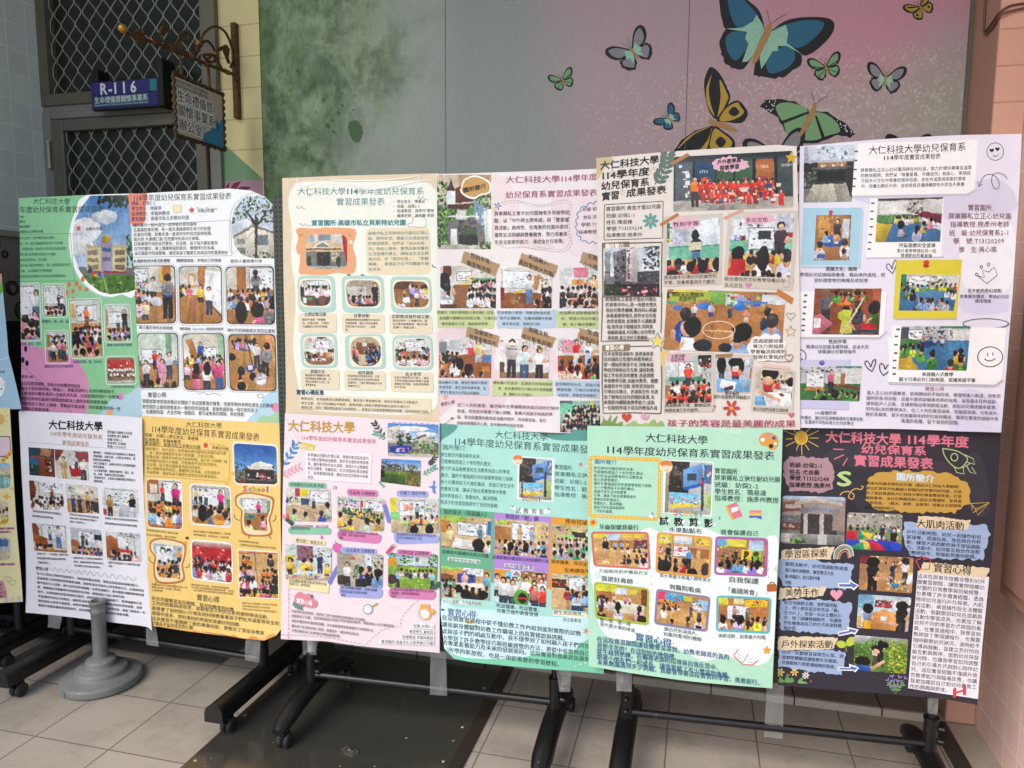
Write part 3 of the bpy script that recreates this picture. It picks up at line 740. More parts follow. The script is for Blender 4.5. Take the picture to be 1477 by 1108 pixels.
worn(M_greyp, '9d9f98')
M_ink = mat('marker_ink', '2a2c2c', .7)
M_screw = mat('screw_head', 'b0aca2', .4, .7)
M_dirt = mat('pale_chips', 'c2beb4', .8)
def perforated():
    m = mat('perforated_panel', '23261f', .55); N = m.node_tree.nodes; L = m.node_tree.links; b = N['Principled BSDF']
    tc = N.new('ShaderNodeTexCoord'); v = N.new('ShaderNodeVectorMath'); v.operation = 'MODULO'; v.inputs[1].default_value = (.016, 10, .016)
    ad = N.new('ShaderNodeVectorMath'); ad.operation = 'ADD'; ad.inputs[1].default_value = (8, 0, 0)
    L.new(tc.outputs['Object'], ad.inputs[0]); L.new(ad.outputs[0], v.inputs[0])
    sp = N.new('ShaderNodeSeparateXYZ'); L.new(v.outputs[0], sp.inputs[0]); cb = N.new('ShaderNodeCombineXYZ'); L.new(sp.outputs[0], cb.inputs[0]); L.new(sp.outputs[2], cb.inputs[1])
    d = N.new('ShaderNodeVectorMath'); d.operation = 'DISTANCE'; d.inputs[1].default_value = (.008, .008, 0); L.new(cb.outputs[0], d.inputs[0])
    mr = N.new('ShaderNodeMapRange'); mr.inputs[1].default_value = .0038; mr.inputs[2].default_value = .0048; L.new(d.outputs['Value'], mr.inputs[0])
    mx = N.new('ShaderNodeMix'); mx.data_type = 'RGBA'; L.new(mr.outputs[0], mx.inputs[0]); mx.inputs[6].default_value = (.002, .002, .002, 1); mx.inputs[7].default_value = (*lin('3a4033'), 1); L.new(mx.outputs[2], b.inputs['Base Color'])
    return m
M_perf = perforated()
def plate_mat():
    m = mat('stained_steel', '4a453a', .3, .6, noise=(3.5, .5, 8)); N = m.node_tree.nodes; L = m.node_tree.links; b = N['Principled BSDF']
    tc = N.new('ShaderNodeTexCoord'); n = N.new('ShaderNodeTexNoise'); n.inputs['Scale'].default_value = 5; n.inputs['Detail'].default_value = 9; n.inputs['Roughness'].default_value = .7; n.inputs['Distortion'].default_value = 1.2
    L.new(tc.outputs['Object'], n.inputs[0]); mr = N.new('ShaderNodeMapRange'); mr.inputs[1].default_value = .35; mr.inputs[2].default_value = .7; mr.inputs[3].default_value = .06; mr.inputs[4].default_value = .28
    L.new(n.outputs[0], mr.inputs[0]); L.new(mr.outputs[0], b.inputs['Roughness'])
    cr = N.new('ShaderNodeValToRGB'); cr.color_ramp.elements[0].color = (*lin('5f5a50'), 1); cr.color_ramp.elements[0].position = .35; cr.color_ramp.elements[1].color = (*lin('53554e'), 1); cr.color_ramp.elements[1].position = .65
    n2 = N.new('ShaderNodeTexNoise'); n2.inputs['Scale'].default_value = 2.2; n2.inputs['Detail'].default_value = 5; L.new(tc.outputs['Object'], n2.inputs[0]); L.new(n2.outputs[0], cr.inputs[0]); L.new(cr.outputs[0], b.inputs['Base Color'])
    return m
M_plate = plate_mat()
def mural_mat():
    m = bpy.data.materials.new('mural_print'); m.use_nodes = True; N = m.node_tree.nodes; L = m.node_tree.links; b = N['Principled BSDF']
    tc = N.new('ShaderNodeTexCoord'); sp = N.new('ShaderNodeSeparateXYZ'); L.new(tc.outputs['Object'], sp.inputs[0])
    def noise(sc, det, st=(1, 1, 1), ro=.6, dist=0.0):
        mp = N.new('ShaderNodeMapping'); mp.inputs['Scale'].default_value = st; L.new(tc.outputs['Object'], mp.inputs[0])
        n = N.new('ShaderNodeTexNoise'); n.inputs['Scale'].default_value = sc; n.inputs['Detail'].default_value = det; n.inputs['Roughness'].default_value = ro; n.inputs['Distortion'].default_value = dist; L.new(mp.outputs[0], n.inputs[0]); return n.outputs[0]
    def rng(v, a, c, lo=0.0, hi=1.0):
        r = N.new('ShaderNodeMapRange'); r.interpolation_type = 'SMOOTHSTEP'; L.new(v, r.inputs[0]); r.inputs[1].default_value = a; r.inputs[2].default_value = c; r.inputs[3].default_value = lo; r.inputs[4].default_value = hi; return r.outputs[0]
    def op(o, a, c):
        n = N.new('ShaderNodeMath'); n.operation = o
        for i, v in enumerate((a, c)):
            if isinstance(v, (int, float)): n.inputs[i].default_value = v
            else: L.new(v, n.inputs[i])
        return n.outputs[0]
    def mix(f, a, c):
        n = N.new('ShaderNodeMix'); n.data_type = 'RGBA'; L.new(f, n.inputs[0])
        for i, v in ((6, a), (7, c)):
            if isinstance(v, str): n.inputs[i].default_value = (*lin(v), 1)
            else: L.new(v, n.inputs[i])
        return n.outputs[2]
    X, Z = sp.outputs[0], sp.outputs[2]
    wob = op('MULTIPLY', op('SUBTRACT', noise(2.2, 5), .5), 1.0)
    xs = op('ADD', X, wob)
    brush = noise(4.2, 10, (1.25, 1, 1), .74, .35)
    g = mix(rng(brush, .38, .62), '4f6c40', 'a2b690')
    g = mix(op('MULTIPLY', rng(noise(40, 6, (3, 1, .35), .7), .48, .68), .5), g, '6d8560')
    g = mix(rng(noise(3.4, 7, (1.4, 1, .7), .7), .5, .66), g, '7a9a56')
    base = mix(rng(xs, -1.72, -.95), g, 'b4bcb2')
    base = mix(op('MULTIPLY', rng(xs, -1.5, -.9), rng(Z, 2.6, 1.9)), base, '9da498')
    base = mix(op('MULTIPLY', rng(X, -1.2, -.95), rng(X, -.2, -.7)), base, '9ba49d')
    pz = op('ADD', X, op('MULTIPLY', op('SUBTRACT', noise(1.8, 3), .5), .5))
    base = mix(rng(pz, -.85, -.3), base, 'b89ea2')
    base = mix(op('MULTIPLY', rng(pz, -.1, .4), rng(op('ADD', Z, wob), 2.2, 2.55)), base, 'c8929f')
    base = mix(op('MULTIPLY', rng(pz, .35, .8), rng(Z, 2.5, 2.2)), base, 'aaa69c')
    vo = N.new('ShaderNodeTexVoronoi'); vo.inputs['Scale'].default_value = 70; L.new(tc.outputs['Object'], vo.inputs['Vector'])
    band = op('MULTIPLY', rng(op('ABSOLUTE', op('SUBTRACT', op('ADD', Z, op('MULTIPLY', X, -.05)), 2.22), 0), .26, .05), rng(X, -.75, -.1))
    sp1 = op('MULTIPLY', rng(vo.outputs['Distance'], .5, .15), rng(noise(18, 4), .36, .6))
    base = mix(op('MULTIPLY', op('MULTIPLY', sp1, band), .5), base, 'e6dcc4')
    vo2 = N.new('ShaderNodeTexVoronoi'); vo2.inputs['Scale'].default_value = 34; L.new(tc.outputs['Object'], vo2.inputs['Vector'])
    bl = op('MULTIPLY', rng(noise(30, 6, (1, 1, 1), .7), .5, .62), op('MULTIPLY', rng(X, .1, .5), rng(Z, 2.45, 2.15)))
    base = mix(op('MULTIPLY', bl, .5), base, 'c4bfb2')
    dk = op('MULTIPLY', rng(noise(6, 8, (1.3, 1, 1), .7), .46, .72), rng(xs, -1.2, -1.6))
    base = mix(op('MULTIPLY', dk, .8), base, '3f5638')
    gr = rng(noise(120, 5, (1, 1, .3), .7), .3, .7, .955, 1.035)
    gs = N.new('ShaderNodeVectorMath'); gs.operation = 'SCALE'; L.new(base, gs.inputs[0]); L.new(gr, gs.inputs['Scale']); base = gs.outputs[0]
    k_ = N.new('ShaderNodeVectorMath'); k_.operation = 'SCALE'; L.new(base, k_.inputs[0]); k_.inputs['Scale'].default_value = .84
    L.new(k_.outputs[0], b.inputs['Base Color']); b.inputs['Roughness'].default_value = .55; b.inputs['Specular IOR Level'].default_value = .3
    return m
M_mural = mural_mat()
def paint_mat(name, rough=.55):
    m = bpy.data.materials.new(name); m.use_nodes = True; N = m.node_tree.nodes; a = N.new('ShaderNodeAttribute'); a.attribute_name = 'Col'
    m.node_tree.links.new(a.outputs['Color'], N['Principled BSDF'].inputs['Base Color']); N['Principled BSDF'].inputs['Roughness'].default_value = rough; N['Principled BSDF'].inputs['Specular IOR Level'].default_value = .3
    return m
M_paint = paint_mat('flat_print')
def flat(name, polys, org, ux, uz, parent, layer0=0.0, k=1.0):
    """coloured flat shapes [(hex, [(u, v)..])] laid one over the other on the plane org + u*ux + v*uz"""
    ux, uz, org = Vector(ux), Vector(uz), Vector(org); nrm = ux.cross(uz).normalized()
    vs, fs, cs = [], [], []; n = layer0
    for col, P in polys:
        n += 4e-5
        c = pcol(col) if isinstance(col, str) else col
        tri = P[1] if isinstance(P, tuple) else geometry.tessellate_polygon([[Vector((p[0], p[1], 0)) for p in P]])
        pts = P[0] if isinstance(P, tuple) else P
        o = len(vs)
        vs += [tuple(org + ux * p[0] + uz * p[1] + nrm * (n + (p[2] if len(p) > 2 else 0))) for p in pts]; n += 5e-5 if len(pts[0]) > 2 else 0; cs += [(*[q * k for q in c], 1)] * len(pts); fs += [tuple(int(i) + o for i in t) for t in tri]
    me = bpy.data.meshes.new(name); me.from_pydata(vs, [], fs)
    at = me.attributes.new('Col', 'FLOAT_COLOR', 'POINT'); at.data.foreach_set('color', [x for c in cs for x in c])
    me.materials.append(M_paint); o = bpy.data.objects.new(name, me); COL.objects.link(o)
    if parent: o.parent = parent; o.matrix_parent_inverse = parent.matrix_world.inverted()
    return o
def flat_text(txt, x, y, w, h, bold=0, extra=0.0):
    """glyphs of one line as (points, triangles), left end x, centre line y"""
    gs = [glyph(c, bold, 2) for c in txt]; tot = sum(g[2] for g in gs); X = 0; V = []; T = []
    for v, t, a in gs:
        o = len(V)
        V += [(x + (X + p[0]) * w / tot, y + (p[1] - .38) * h, p[2]) for p in v]; T += [tuple(int(i) + o for i in q) for q in t]; X += a
    return (V, T)
def on_y(px, py, Y):
    d = rays(np.array([[px, py]], float))[0]; t = (Y - CAM[1]) / d[1]; return (CAM[0] + t * d[0], CAM[2] + t * d[2])
def on_x(px, py, X):
    d = rays(np.array([[px, py]], float))[0]; t = (X - CAM[0]) / d[0]; return (CAM[1] + t * d[1], CAM[2] + t * d[2])
def on_z(px, py, Z):
    d = rays(np.array([[px, py]], float))[0]; t = (Z - CAM[2]) / d[2]; return (CAM[0] + t * d[0], CAM[1] + t * d[1])

# ------------------------------------------------------------------ ground, walls, roof over the passage
b = MB(); b.add([(-30, -40, 0), (30, -40, 0), (30, 3.05, 0), (-30, 3.05, 0)], [(0, 1, 2, 3)])
struct(b.build('floor', M_floor), 'grey granite look floor tiles in the covered passage')
b = MB(); b.add([(-3.11, 2.511, .003), (-1.863, 2.511, .003), (-1.863, 3.05, .003), (-3.11, 3.05, .003)], [(0, 1, 2, 3)])
struct(b.build('terrazzo_threshold', M_terr), 'dark speckled terrazzo strip in front of the grilled door')
st = empty('entry_step', (-.3, 2.9, 0)); st['kind'] = 'structure'; st['label'] = 'low tiled step along the foot of the mural wall'
MB().box(-1.5, .85, 2.803, 3.05, 0, .027).build('step_top', M_step, st)
MB().box(-1.5, .85, 2.787, 2.803, 0, .030, .002).build('step_nosing', M_nose, st)
b = MB(); b.box(-1.93, 1.2, 3.075, 3.3, 0, 4.1); b.box(-2.14, -1.93, 3.06, 3.3, 0, 4.1)
w = tag(MB().box(-1.935, 1.2, 3.08, 3.3, 0, 4.1).build('back_wall', M_wall), 'plain wall carrying the butterfly mural', 'wall')
w = tag(MB().box(-2.14, -1.935, 3.05, 3.3, 0, 4.1).build('block_wall', M_yellow), 'narrow pale yellow block wall between the grilled door and the mural', 'wall')
G1 = [on_y(*p, 3.05) for p in ((326, 207), (366, 258), (366, 260), (325, 260))]
def q3(pts): return [(p[0] + 2.14, p[1]) for p in pts]
flat('painted_stripe', [('86ab7f', q3([(-2.139, 2.20), (-1.94, 2.035), (-1.94, 2.03), (-2.139, 2.03)])), ('c79aa6', q3([(-2.139, 2.03), (-1.94, 2.03), (-1.94, 1.4), (-2.139, 1.4)])),
      ('8a2f58', q3([(-2.12, 1.96), (-2.08, 1.99), (-2.05, 2.028), (-2.09, 2.02), (-2.12, 1.98)])), ('8a2f58', q3([(-2.12, 1.95), (-2.06, 1.96), (-2.0, 2.0), (-2.05, 2.005), (-2.1, 1.98)])), ('8a2f58', q3([(-2.135, 1.95), (-2.118, 2.0), (-2.11, 2.028), (-2.128, 2.01)]))],
     (-2.14, 3.0495, 0), (1, 0, 0), (0, 0, 1), w)
tag(MB().box(-3.31, -3.11, 1.2, 3.3, 1.385, 4.1).build('tiled_side_wall', M_green), 'grey green tiled side wall left of the grilled door', 'wall')
dk = tag(MB().box(-3.31, -3.112, 1.2, 3.3, 0, 1.385).build('dark_side_wall', M_wain), 'dark lower part of the left side wall behind the posters', 'wall')
pn = empty('ornament_panel', (-3.1, 2.6, 1.39), 'beige panel of black swirl rings low on the left tiled wall', 'panel')
MB().box(-3.109, -3.10, 2.2, 2.98, 1.39, 1.77).build('panel_board', mat('panel_beige', '8d887c', .6, noise=(8, .1)), pn)
MB().box(-3.109, -3.085, 2.2, 2.98, 1.77, 1.80, .003).build('ledge', mat('ledge_beige', 'a09a8c', .6), pn)
r5 = random.Random(5)
for i in range(34):
    b = MB()
    cy, cz, R_ = r5.uniform(2.25, 2.93), r5.uniform(1.42, 1.74), r5.uniform(.015, .045)
    b.tube([(-3.0985, cy + rr * math.cos(t), cz + rr * math.sin(t)) for t, rr in [(2 * math.pi * j / 18, R_ * (1 - .5 * max(0, j - 19) / 30)) for j in range(50)]], .003, 5, False)
    b.build('swirl_ring', M_ink, pn)
rw = tag(MB().box(1.0, 1.2, 1.3, 3.07, 0, 4.1).build('pink_side_wall', M_pink), 'pink tiled side wall at the right edge of the view', 'wall')
col = tag(MB().box(.905, .999, 2.815, 3.075, 0, 4.1, .003).build('tiled_pier', M_pinkf), 'narrow salmon tiled pier in the corner right of the mural', 'pillar')
tag(MB().box(-4.5, 3.0, .95, 3.3, 4.1, 4.3).build('passage_ceiling', M_ceil), 'plain ceiling slab over the covered passage', 'ceiling')
b = MB(); b.box(-3.31, -2.14, 4.3, 4.4, 0, 4.1); b.box(-2.14, -2.04, 3.3, 4.4, 0, 4.1); b.box(-3.41, -3.31, 3.3, 4.4, 0, 4.1)
tag(b.build('dark_room', M_dark), 'unlit room seen through the grilled door', 'room')
# mural with its butterflies
mu = tag(MB().box(-1.93, .885, 3.05, 3.076, .03, 4.09).build('mural', M_mural), 'large printed mural fading from mossy green to pink with butterflies', 'mural')
M_seam = mat('seam', '5c5f58', .8)
for x in (-1.065, -.079): MB().box(x - .001, x + .001, 3.0485, 3.05, .03, 4.09).build('panel_seam', M_seam, mu)
def mp(pts, ox, oy, k=.2527): return [on_y(ox + k * a, oy + k * c, 3.048) for a, c in pts]
A_, B_ = (740, 0), (1107, 0)
def wave(pts, seed, amp=.004):
    r = random.Random(seed); out = []
    for i in range(len(pts)):
        p, q = pts[i], pts[(i + 1) % len(pts)]
        for j in range(3): out.append((p[0] + (q[0] - p[0]) * j / 3 + r.uniform(-amp, amp), p[1] + (q[1] - p[1]) * j / 3 + r.uniform(-amp, amp)))
    return out
def sm(pts): return smoothline(pts, 5, True)
def bfly(name, polys): return flat(name, [(tuple(q * .9 for q in pcol(a)), g) for a, g in polys], (0, 3.0495, 0), (1, 0, 0), (0, 0, 1), mu)
def line2(p, w):
    a, c = ribbon(p, w); return [tuple(q) for q in a] + [tuple(q) for q in c[::-1]]
BK, TEAL, MINT, TAN = '17181a', '2a6a86', '9ed0b4', 'b58a52'
big = [(BK, sm(mp([(1435, 155), (1405, 60), (1340, 0), (1300, -40), (1185, -40), (1183, 60), (1195, 120), (1215, 165), (1300, 175), (1420, 180)], *A_))),
       (BK, wave(mp([(1420, 180), (1215, 165), (1175, 225), (1185, 290), (1205, 350), (1250, 385), (1310, 395), (1350, 350), (1385, 280)], *A_), 1)),
       (BK, sm(mp([(20, 180), (100, 120), (200, 98), (330, 100), (380, 130), (370, 190), (310, 260), (240, 310), (195, 310), (110, 240), (40, 200)], *B_))),
       (BK, wave(mp([(15, 200), (110, 240), (195, 310), (190, 370), (150, 400), (90, 440), (20, 450), (-40, 440), (-80, 430), (-70, 360)], *B_), 2)),
       (TEAL, sm(mp([(1400, 90), (1340, 20), (1300, -15), (1230, -20), (1235, 60), (1260, 130), (1290, 160), (1330, 150), (1385, 100)], *A_))),
       (TEAL, sm(mp([(1340, 190), (1260, 180), (1215, 215), (1220, 280), (1245, 325), (1270, 345), (1310, 310), (1345, 250)], *A_))),
       (TEAL, sm(mp([(35, 175), (120, 135), (220, 115), (310, 120), (320, 150), (280, 205), (220, 255), (160, 272), (100, 240)], *B_))),
       (TEAL, sm(mp([(40, 290), (110, 262), (155, 300), (150, 350), (110, 390), (50, 415), (5, 410), (-10, 330)], *B_))),
       (MINT, mp([(1390, 85), (1370, 120), (1310, 158), (1215, 163), (1335, 182), (1325, 220), (1345, 250), (1308, 355), (1340, 350), (1400, 280), (1435, 170), (1420, 130)], *A_)),
       (MINT, mp([(20, 180), (105, 140), (118, 190), (110, 245), (195, 308), (110, 262), (62, 262), (60, 290), (30, 292), (0, 340), (-35, 395), (-45, 330), (-20, 240)], *B_)),
       (TAN, sm(mp([(0, 140), (18, 128), (28, 150), (15, 200), (-30, 290), (-60, 350), (-85, 360), (-75, 300), (-40, 220)], *B_)))]
for (x0, y0, x1, y1) in ((1430, 170, 1345, 240), (1430, 165, 1315, 175), (1420, 150, 1375, 110), (1425, 200, 1330, 330)):
    big.append(('6fae98', line2(mp([(x0, y0), (x1, y1)], *A_), .0012)))
for (x0, y0, x1, y1) in ((22, 185, 108, 215), (15, 200, 60, 280), (20, 180, 100, 150), (5, 210, -30, 380)):
    big.append(('6fae98', line2(mp([(x0, y0), (x1, y1)], *B_), .0012)))
for p in ([(12, 130), (5, 90), (-5, 55)], [(20, 135), (60, 105), (110, 80)]): big.append(('6a4a48', line2(mp(p, *B_), .0018)))
bfly('butterfly', big)
GR, GRN = '8f8f93', '7fae7a'
def splash(pts, seed, amp): return wave(sm([on_y(a, d, 3.048) for a, d in pts]), seed, amp)
SPL = ([('4d6a44', splash([(503, 178), (515, 174), (523, 188), (520, 202), (513, 206), (505, 196)], 31, .003))]
     + [('48643e', splash([(x, y), (x + s, y + 1), (x + s, y + s * 1.6), (x, y + s)], 40 + i, .001)) for i, (x, y, s) in enumerate(((486, 160, 4), (478, 172, 3), (465, 142, 3), (492, 150, 3), (427, 100, 3), (418, 128, 2), (480, 188, 3), (470, 178, 5), (508, 157, 2), (455, 160, 2)))])
for q_ in SPL: flat('paint_splash', [q_], (0, 3.0497, 0), (1, 0, 0), (0, 0, 1), mu)
yel = [(BK, sm(mp([(1155, 680), (1110, 610), (1090, 480), (1112, 400), (1135, 383), (1180, 420), (1222, 500), (1240, 560), (1200, 640)], *A_))),
       ('c2a03a', sm(mp([(1135, 425), (1105, 500), (1108, 590), (1150, 665), (1125, 580), (1118, 500)], *A_))), ('c2a03a', sm(mp([(1180, 455), (1220, 530), (1225, 570), (1168, 672), (1185, 560)], *A_))),
       (BK, sm(mp([(1160, 690), (1210, 612), (1280, 573), (1330, 620), (1338, 660), (1300, 702), (1200, 695)], *A_))), ('c2a03a', sm(mp([(1178, 685), (1215, 620), (1278, 585), (1300, 610), (1318, 640), (1290, 668), (1230, 690)], *A_))), (BK, sm(mp([(1230, 640), (1262, 608), (1292, 640), (1262, 664)], *A_))),
       (BK, mp([(1140, 715), (1040, 745), (960, 800), (912, 870), (912, 900), (1090, 900), (1118, 835), (1142, 720)], *A_)), ('c2a03a', sm(mp([(1132, 722), (1060, 745), (990, 790), (940, 850), (1030, 770), (1100, 735)], *A_))), ('c2a03a', sm(mp([(1136, 730), (1110, 800), (1060, 860), (1020, 890), (1085, 870), (1116, 820)], *A_))),
       (BK, sm(mp([(1145, 720), (1195, 745), (1262, 800), (1262, 870), (1230, 900), (1130, 880), (1118, 815)], *A_))), ('c2a03a', sm(mp([(1150, 735), (1190, 755), (1248, 805), (1235, 845), (1180, 860), (1128, 845), (1128, 800)], *A_))), (BK, sm(mp([(1155, 810), (1185, 780), (1216, 810), (1185, 842)], *A_))),
       (TAN, sm(mp([(1118, 690), (1130, 676), (1160, 690), (1220, 708), (1275, 735), (1280, 750), (1240, 748), (1180, 728), (1130, 712)], *A_)))]
bfly('butterfly', yel)
gb = [(BK, wave(mp([(240, 630), (160, 580), (60, 563), (-20, 575), (-42, 605), (0, 640), (60, 670), (95, 740), (140, 795), (190, 800), (215, 740)], *B_), 3, .003)),
      (BK, wave(mp([(275, 630), (340, 640), (410, 680), (460, 720), (497, 765), (470, 785), (400, 770), (340, 795), (260, 820), (205, 815), (195, 790), (240, 700)], *B_), 4, .003)),
      (GRN, sm(mp([(228, 628), (150, 590), (80, 587), (48, 610), (62, 655), (92, 705), (110, 760), (150, 788), (180, 760), (212, 700)], *B_))), (GRN, sm(mp([(275, 642), (340, 655), (395, 700), (412, 752), (350, 772), (280, 798), (218, 800), (207, 782), (250, 690)], *B_))),
      (BK, mp([(82, 690), (235, 634), (240, 646), (92, 706)], *B_)), (BK, mp([(270, 660), (282, 660), (328, 780), (310, 790)], *B_)), (TAN, sm(mp([(258, 600), (268, 588), (280, 602), (270, 650), (220, 740), (190, 780), (183, 765), (215, 690), (245, 630)], *B_)))]
r6 = random.Random(6)
for i in range(44):
    t = r6.random(); q = (400 + 85 * t + r6.uniform(-12, 12), 700 + 60 * t + r6.uniform(-12, 14)) if i % 2 else (r6.uniform(-25, 45), r6.uniform(575, 640))
    gb.append(('d8dcd4', mp(ellipse(q[0], q[1], r6.uniform(2, 5), r6.uniform(2, 5), 8), *B_)))
for p in ([(262, 590), (262, 560), (250, 525)], [(274, 592), (300, 570), (340, 550)]): gb.append(('6a4a48', line2(mp(p, *B_), .0016)))
bfly('butterfly', gb)
UP = [(0, .1), (.22, .42), (.55, .74), (.86, .82), (1, .66), (.93, .36), (.7, .12), (.35, 0)]; UPI = [(.12, .14), (.3, .42), (.56, .64), (.8, .7), (.84, .56), (.76, .32), (.55, .14)]
LO = [(.03, .02), (.35, 0), (.7, .06), (.78, -.2), (.62, -.5), (.36, -.64), (.12, -.42)]; LOI = [(.1, -.02), (.4, -.03), (.6, -.02), (.66, -.2), (.5, -.4), (.34, -.5), (.18, -.32)]
def small(px, py, s, ang, inner, kind, sq=(1, 1)):
    P = []; ca, sa = math.cos(math.radians(ang)), math.sin(math.radians(ang))
    def tr(pts, sg): return [on_y(px + s * ((sg * a * sq[0 if sg < 0 else 1]) * ca - c * sa), py - s * ((sg * a * sq[0 if sg < 0 else 1]) * sa + c * ca), 3.048) for a, c in pts]
    for sg in (-1, 1):
        P += [(BK, sm(tr(UP, sg))), (BK, wave(tr(LO, sg), int(px), .0012)), (inner, sm(tr(UPI, sg))), (inner, sm(tr(LOI, sg)))]
        if kind == 'mint': P.append((MINT, tr([(0, .12), (.3, .3), (.34, .1), (.42, -.02), (.26, -.1), (.3, -.36), (.1, -.2)], sg)))
        if kind == 'vein': P += [(BK, tr([(0, .06), (.8, .34), (.82, .28), (0, .02)], sg)), (BK, tr([(.02, 0), (.5, -.36), (.54, -.32), (.06, 0)], sg))]
        if kind == 'spot': P += [(BK, sm(tr([(.1, .16), (.45, .34), (.8, .6), (.5, .5)], sg))), (BK, sm(tr([(.36, -.2), (.46, -.12), (.56, -.2), (.46, -.3)], sg)))]
    P.append((TAN, sm([on_y(px + s * (a * ca - c * sa), py - s * (a * sa + c * ca), 3.048) for a, c in [(-.06, .2), (0, .3), (.06, .2), (.05, -.2), (0, -.36), (-.05, -.2)]])))
    for sg in (-1, 1): P.append(('5a4038', line2([on_y(px + s * (a * ca - c * sa), py - s * (a * sa + c * ca), 3.048) for a, c in [(0, .26), (sg * .1, .5), (sg * .22, .66)]], .0013)))
    bfly('butterfly', P)
small(914, 76, 34, 36, GR, 'mint'); small(1277, 116, 29, -8, GR, 'mint'); small(812, 117, 19, 22, GRN, 'vein', (1, 1)); small(966, 172, 20, 48, TEAL, 'mint')
small(1192, 99, 25, 14, GRN, 'vein'); small(1329, 12, 22, 35, 'b59a3c', 'spot'); small(1122, 229, 46, 12, GR, 'mint'); small(1311, 221, 34, 0, BK, 'plain'); small(735, -9, 15, 0, TEAL, 'mint')

# ------------------------------------------------------------------ grilled door and window above it
def grille(x0, x1, z0, z1, y, pitch, hz):
    b = MB(); n = int((x1 - x0) / pitch) + 1
    for i in range(n + 1):
        pts = []; z = z0; sg = 1 if i % 2 else -1; k = 0
        while z < z1 + .001:
            t = (z - z0) / hz * 2 * math.pi
            a = max(-1, min(1, 1.3 * math.asin(math.cos(t)) * 2 / math.pi)) * sg
            x = x0 + i * pitch + a * pitch * .46
            pts.append((min(max(x, x0), x1), y + .002 * (1 if i % 2 else -1), z)); z += hz / 10
        b.tube(pts, (.0017), 5, False, (1, 1.6))
    return b
dw = empty('window_with_grille', (-2.62, 3.05, 2.40), 'dark window with diamond security grille above the door', 'window')
b = MB(); b.box(-3.11, -3.057, 3.02, 3.10, 2.462, 4.1); b.box(-2.214, -2.14, 3.02, 3.10, 2.462, 4.1); b.box(-3.11, -2.14, 3.018, 3.10, 2.408, 2.462, .003)
b.build('frame', M_alum, dw)
MB().box(-3.057, -2.214, 3.075, 3.08, 2.462, 4.1).build('pane', M_pane, dw)
grille(-3.05, -2.22, 2.462, 3.15, 3.045, .0405, .105).build('grille', M_grille, dw)
b = MB(); b.box(-3.11, -2.14, 3.03, 3.10, 2.378, 2.408); 
tag(b.build('lintel', M_jamb), 'pale strip of wall between the door and the window over it', 'lintel')
dr = empty('grilled_door', (-2.65, 3.05, 0), 'bronze framed door with dark glass behind a diamond grille', 'door')
b = MB(); b.box(-3.11, -3.06, 3.02, 3.10, 0, 2.378); b.box(-2.195, -2.14, 3.03, 3.10, 0, 2.378); b.box(-3.06, -2.195, 3.02, 3.10, 2.345, 2.378, .003)
b.build('door_frame', M_jamb, dr)
b = MB(); b.box(-3.055, -2.985, 3.01, 3.06, .02, 2.34, .004); b.box(-2.255, -2.20, 3.01, 3.06, .02, 2.34, .004); b.box(-2.985, -2.255, 3.012, 3.058, 2.285, 2.34, .004); b.box(-2.985, -2.255, 3.012, 3.058, .02, .16, .004)
b.build('door_leaf', M_alum, dr)
MB().box(-2.985, -2.255, 3.05, 3.054, .16, 2.285).build('pane', M_pane, dr)
grille(-2.98, -2.26, .16, 2.285, 3.03, .0405, .105).build('grille', M_grille, dr)
h = MB(); h.tube([(-3.066, 3.004, 2.12), (-3.066, 3.004, 2.235)], .009, 10); h.tube([(-3.066, 3.004, 2.112), (-3.066, 3.004, 2.122)], .012, 10); h.tube([(-3.066, 3.004, 2.233), (-3.066, 3.004, 2.243)], .012, 10)
h.build('hinge', M_grille, dr)

# ------------------------------------------------------------------ signs by the door
rs = empty('room_number_sign', (-2.57, 2.95, 2.358), 'purple and teal room sign reading R-116 over the door', 'sign')
MB().box(-2.752, -2.388, 2.95, 2.975, 2.352, 2.478, .002).build('sign_board', mat('sign_case', '15161c', .4), rs)
M_jet = mat('matt_black', '070707', .6)
MB().box(-2.755, -2.715, 2.955, 3.03, 2.478, 2.535, .003).build('mounting_arm', M_jet, rs)
MB().box(-2.387, -2.36, 2.945, 3.03, 2.35, 2.56, .003).build('mounting_arm', M_jet, rs)
W_, H_ = .355, .118
T2 = lambda *a, **k: flat_text(*a, **k)
flat('lettering', [('3d357e', [(0, .064), (W_, .064), (W_, H_), (0, H_)]), ('2f8a90', [(.315, .066), (.35, .066), (.35, H_ - .002), (.315, H_ - .002)]), ('35307a', [(0, .004), (W_, .004), (W_, .061), (0, .061)]),
                   ('1f5f66', [(.008, .012), (.31, .012), (.31, .056), (.008, .056)]), ('f2f4f4', T2('R-1 1 6', .045, .091, .20, .070, 2)), ('f0f2f2', T2('生命禮儀暨關懷事業系', .012, .040, .29, .031, 1)), ('c8dcdc', T2('Department of Funeral and Death Care Services', .012, .019, .29, .013, 1))],
     (-2.748, 2.9497, 2.356), (1, 0, 0), (0, 0, 1), rs)
hs = empty('hanging_sign', (-2.05, 2.77, 2.14), 'small hanging office sign in a dark twisted frame under the iron bracket', 'sign')
MB().box(-2.056, -2.046, 2.622, 2.922, 2.150, 2.368).build('sign_board', mat('sign_back', '6a6a60', .6), hs)
b = MB()
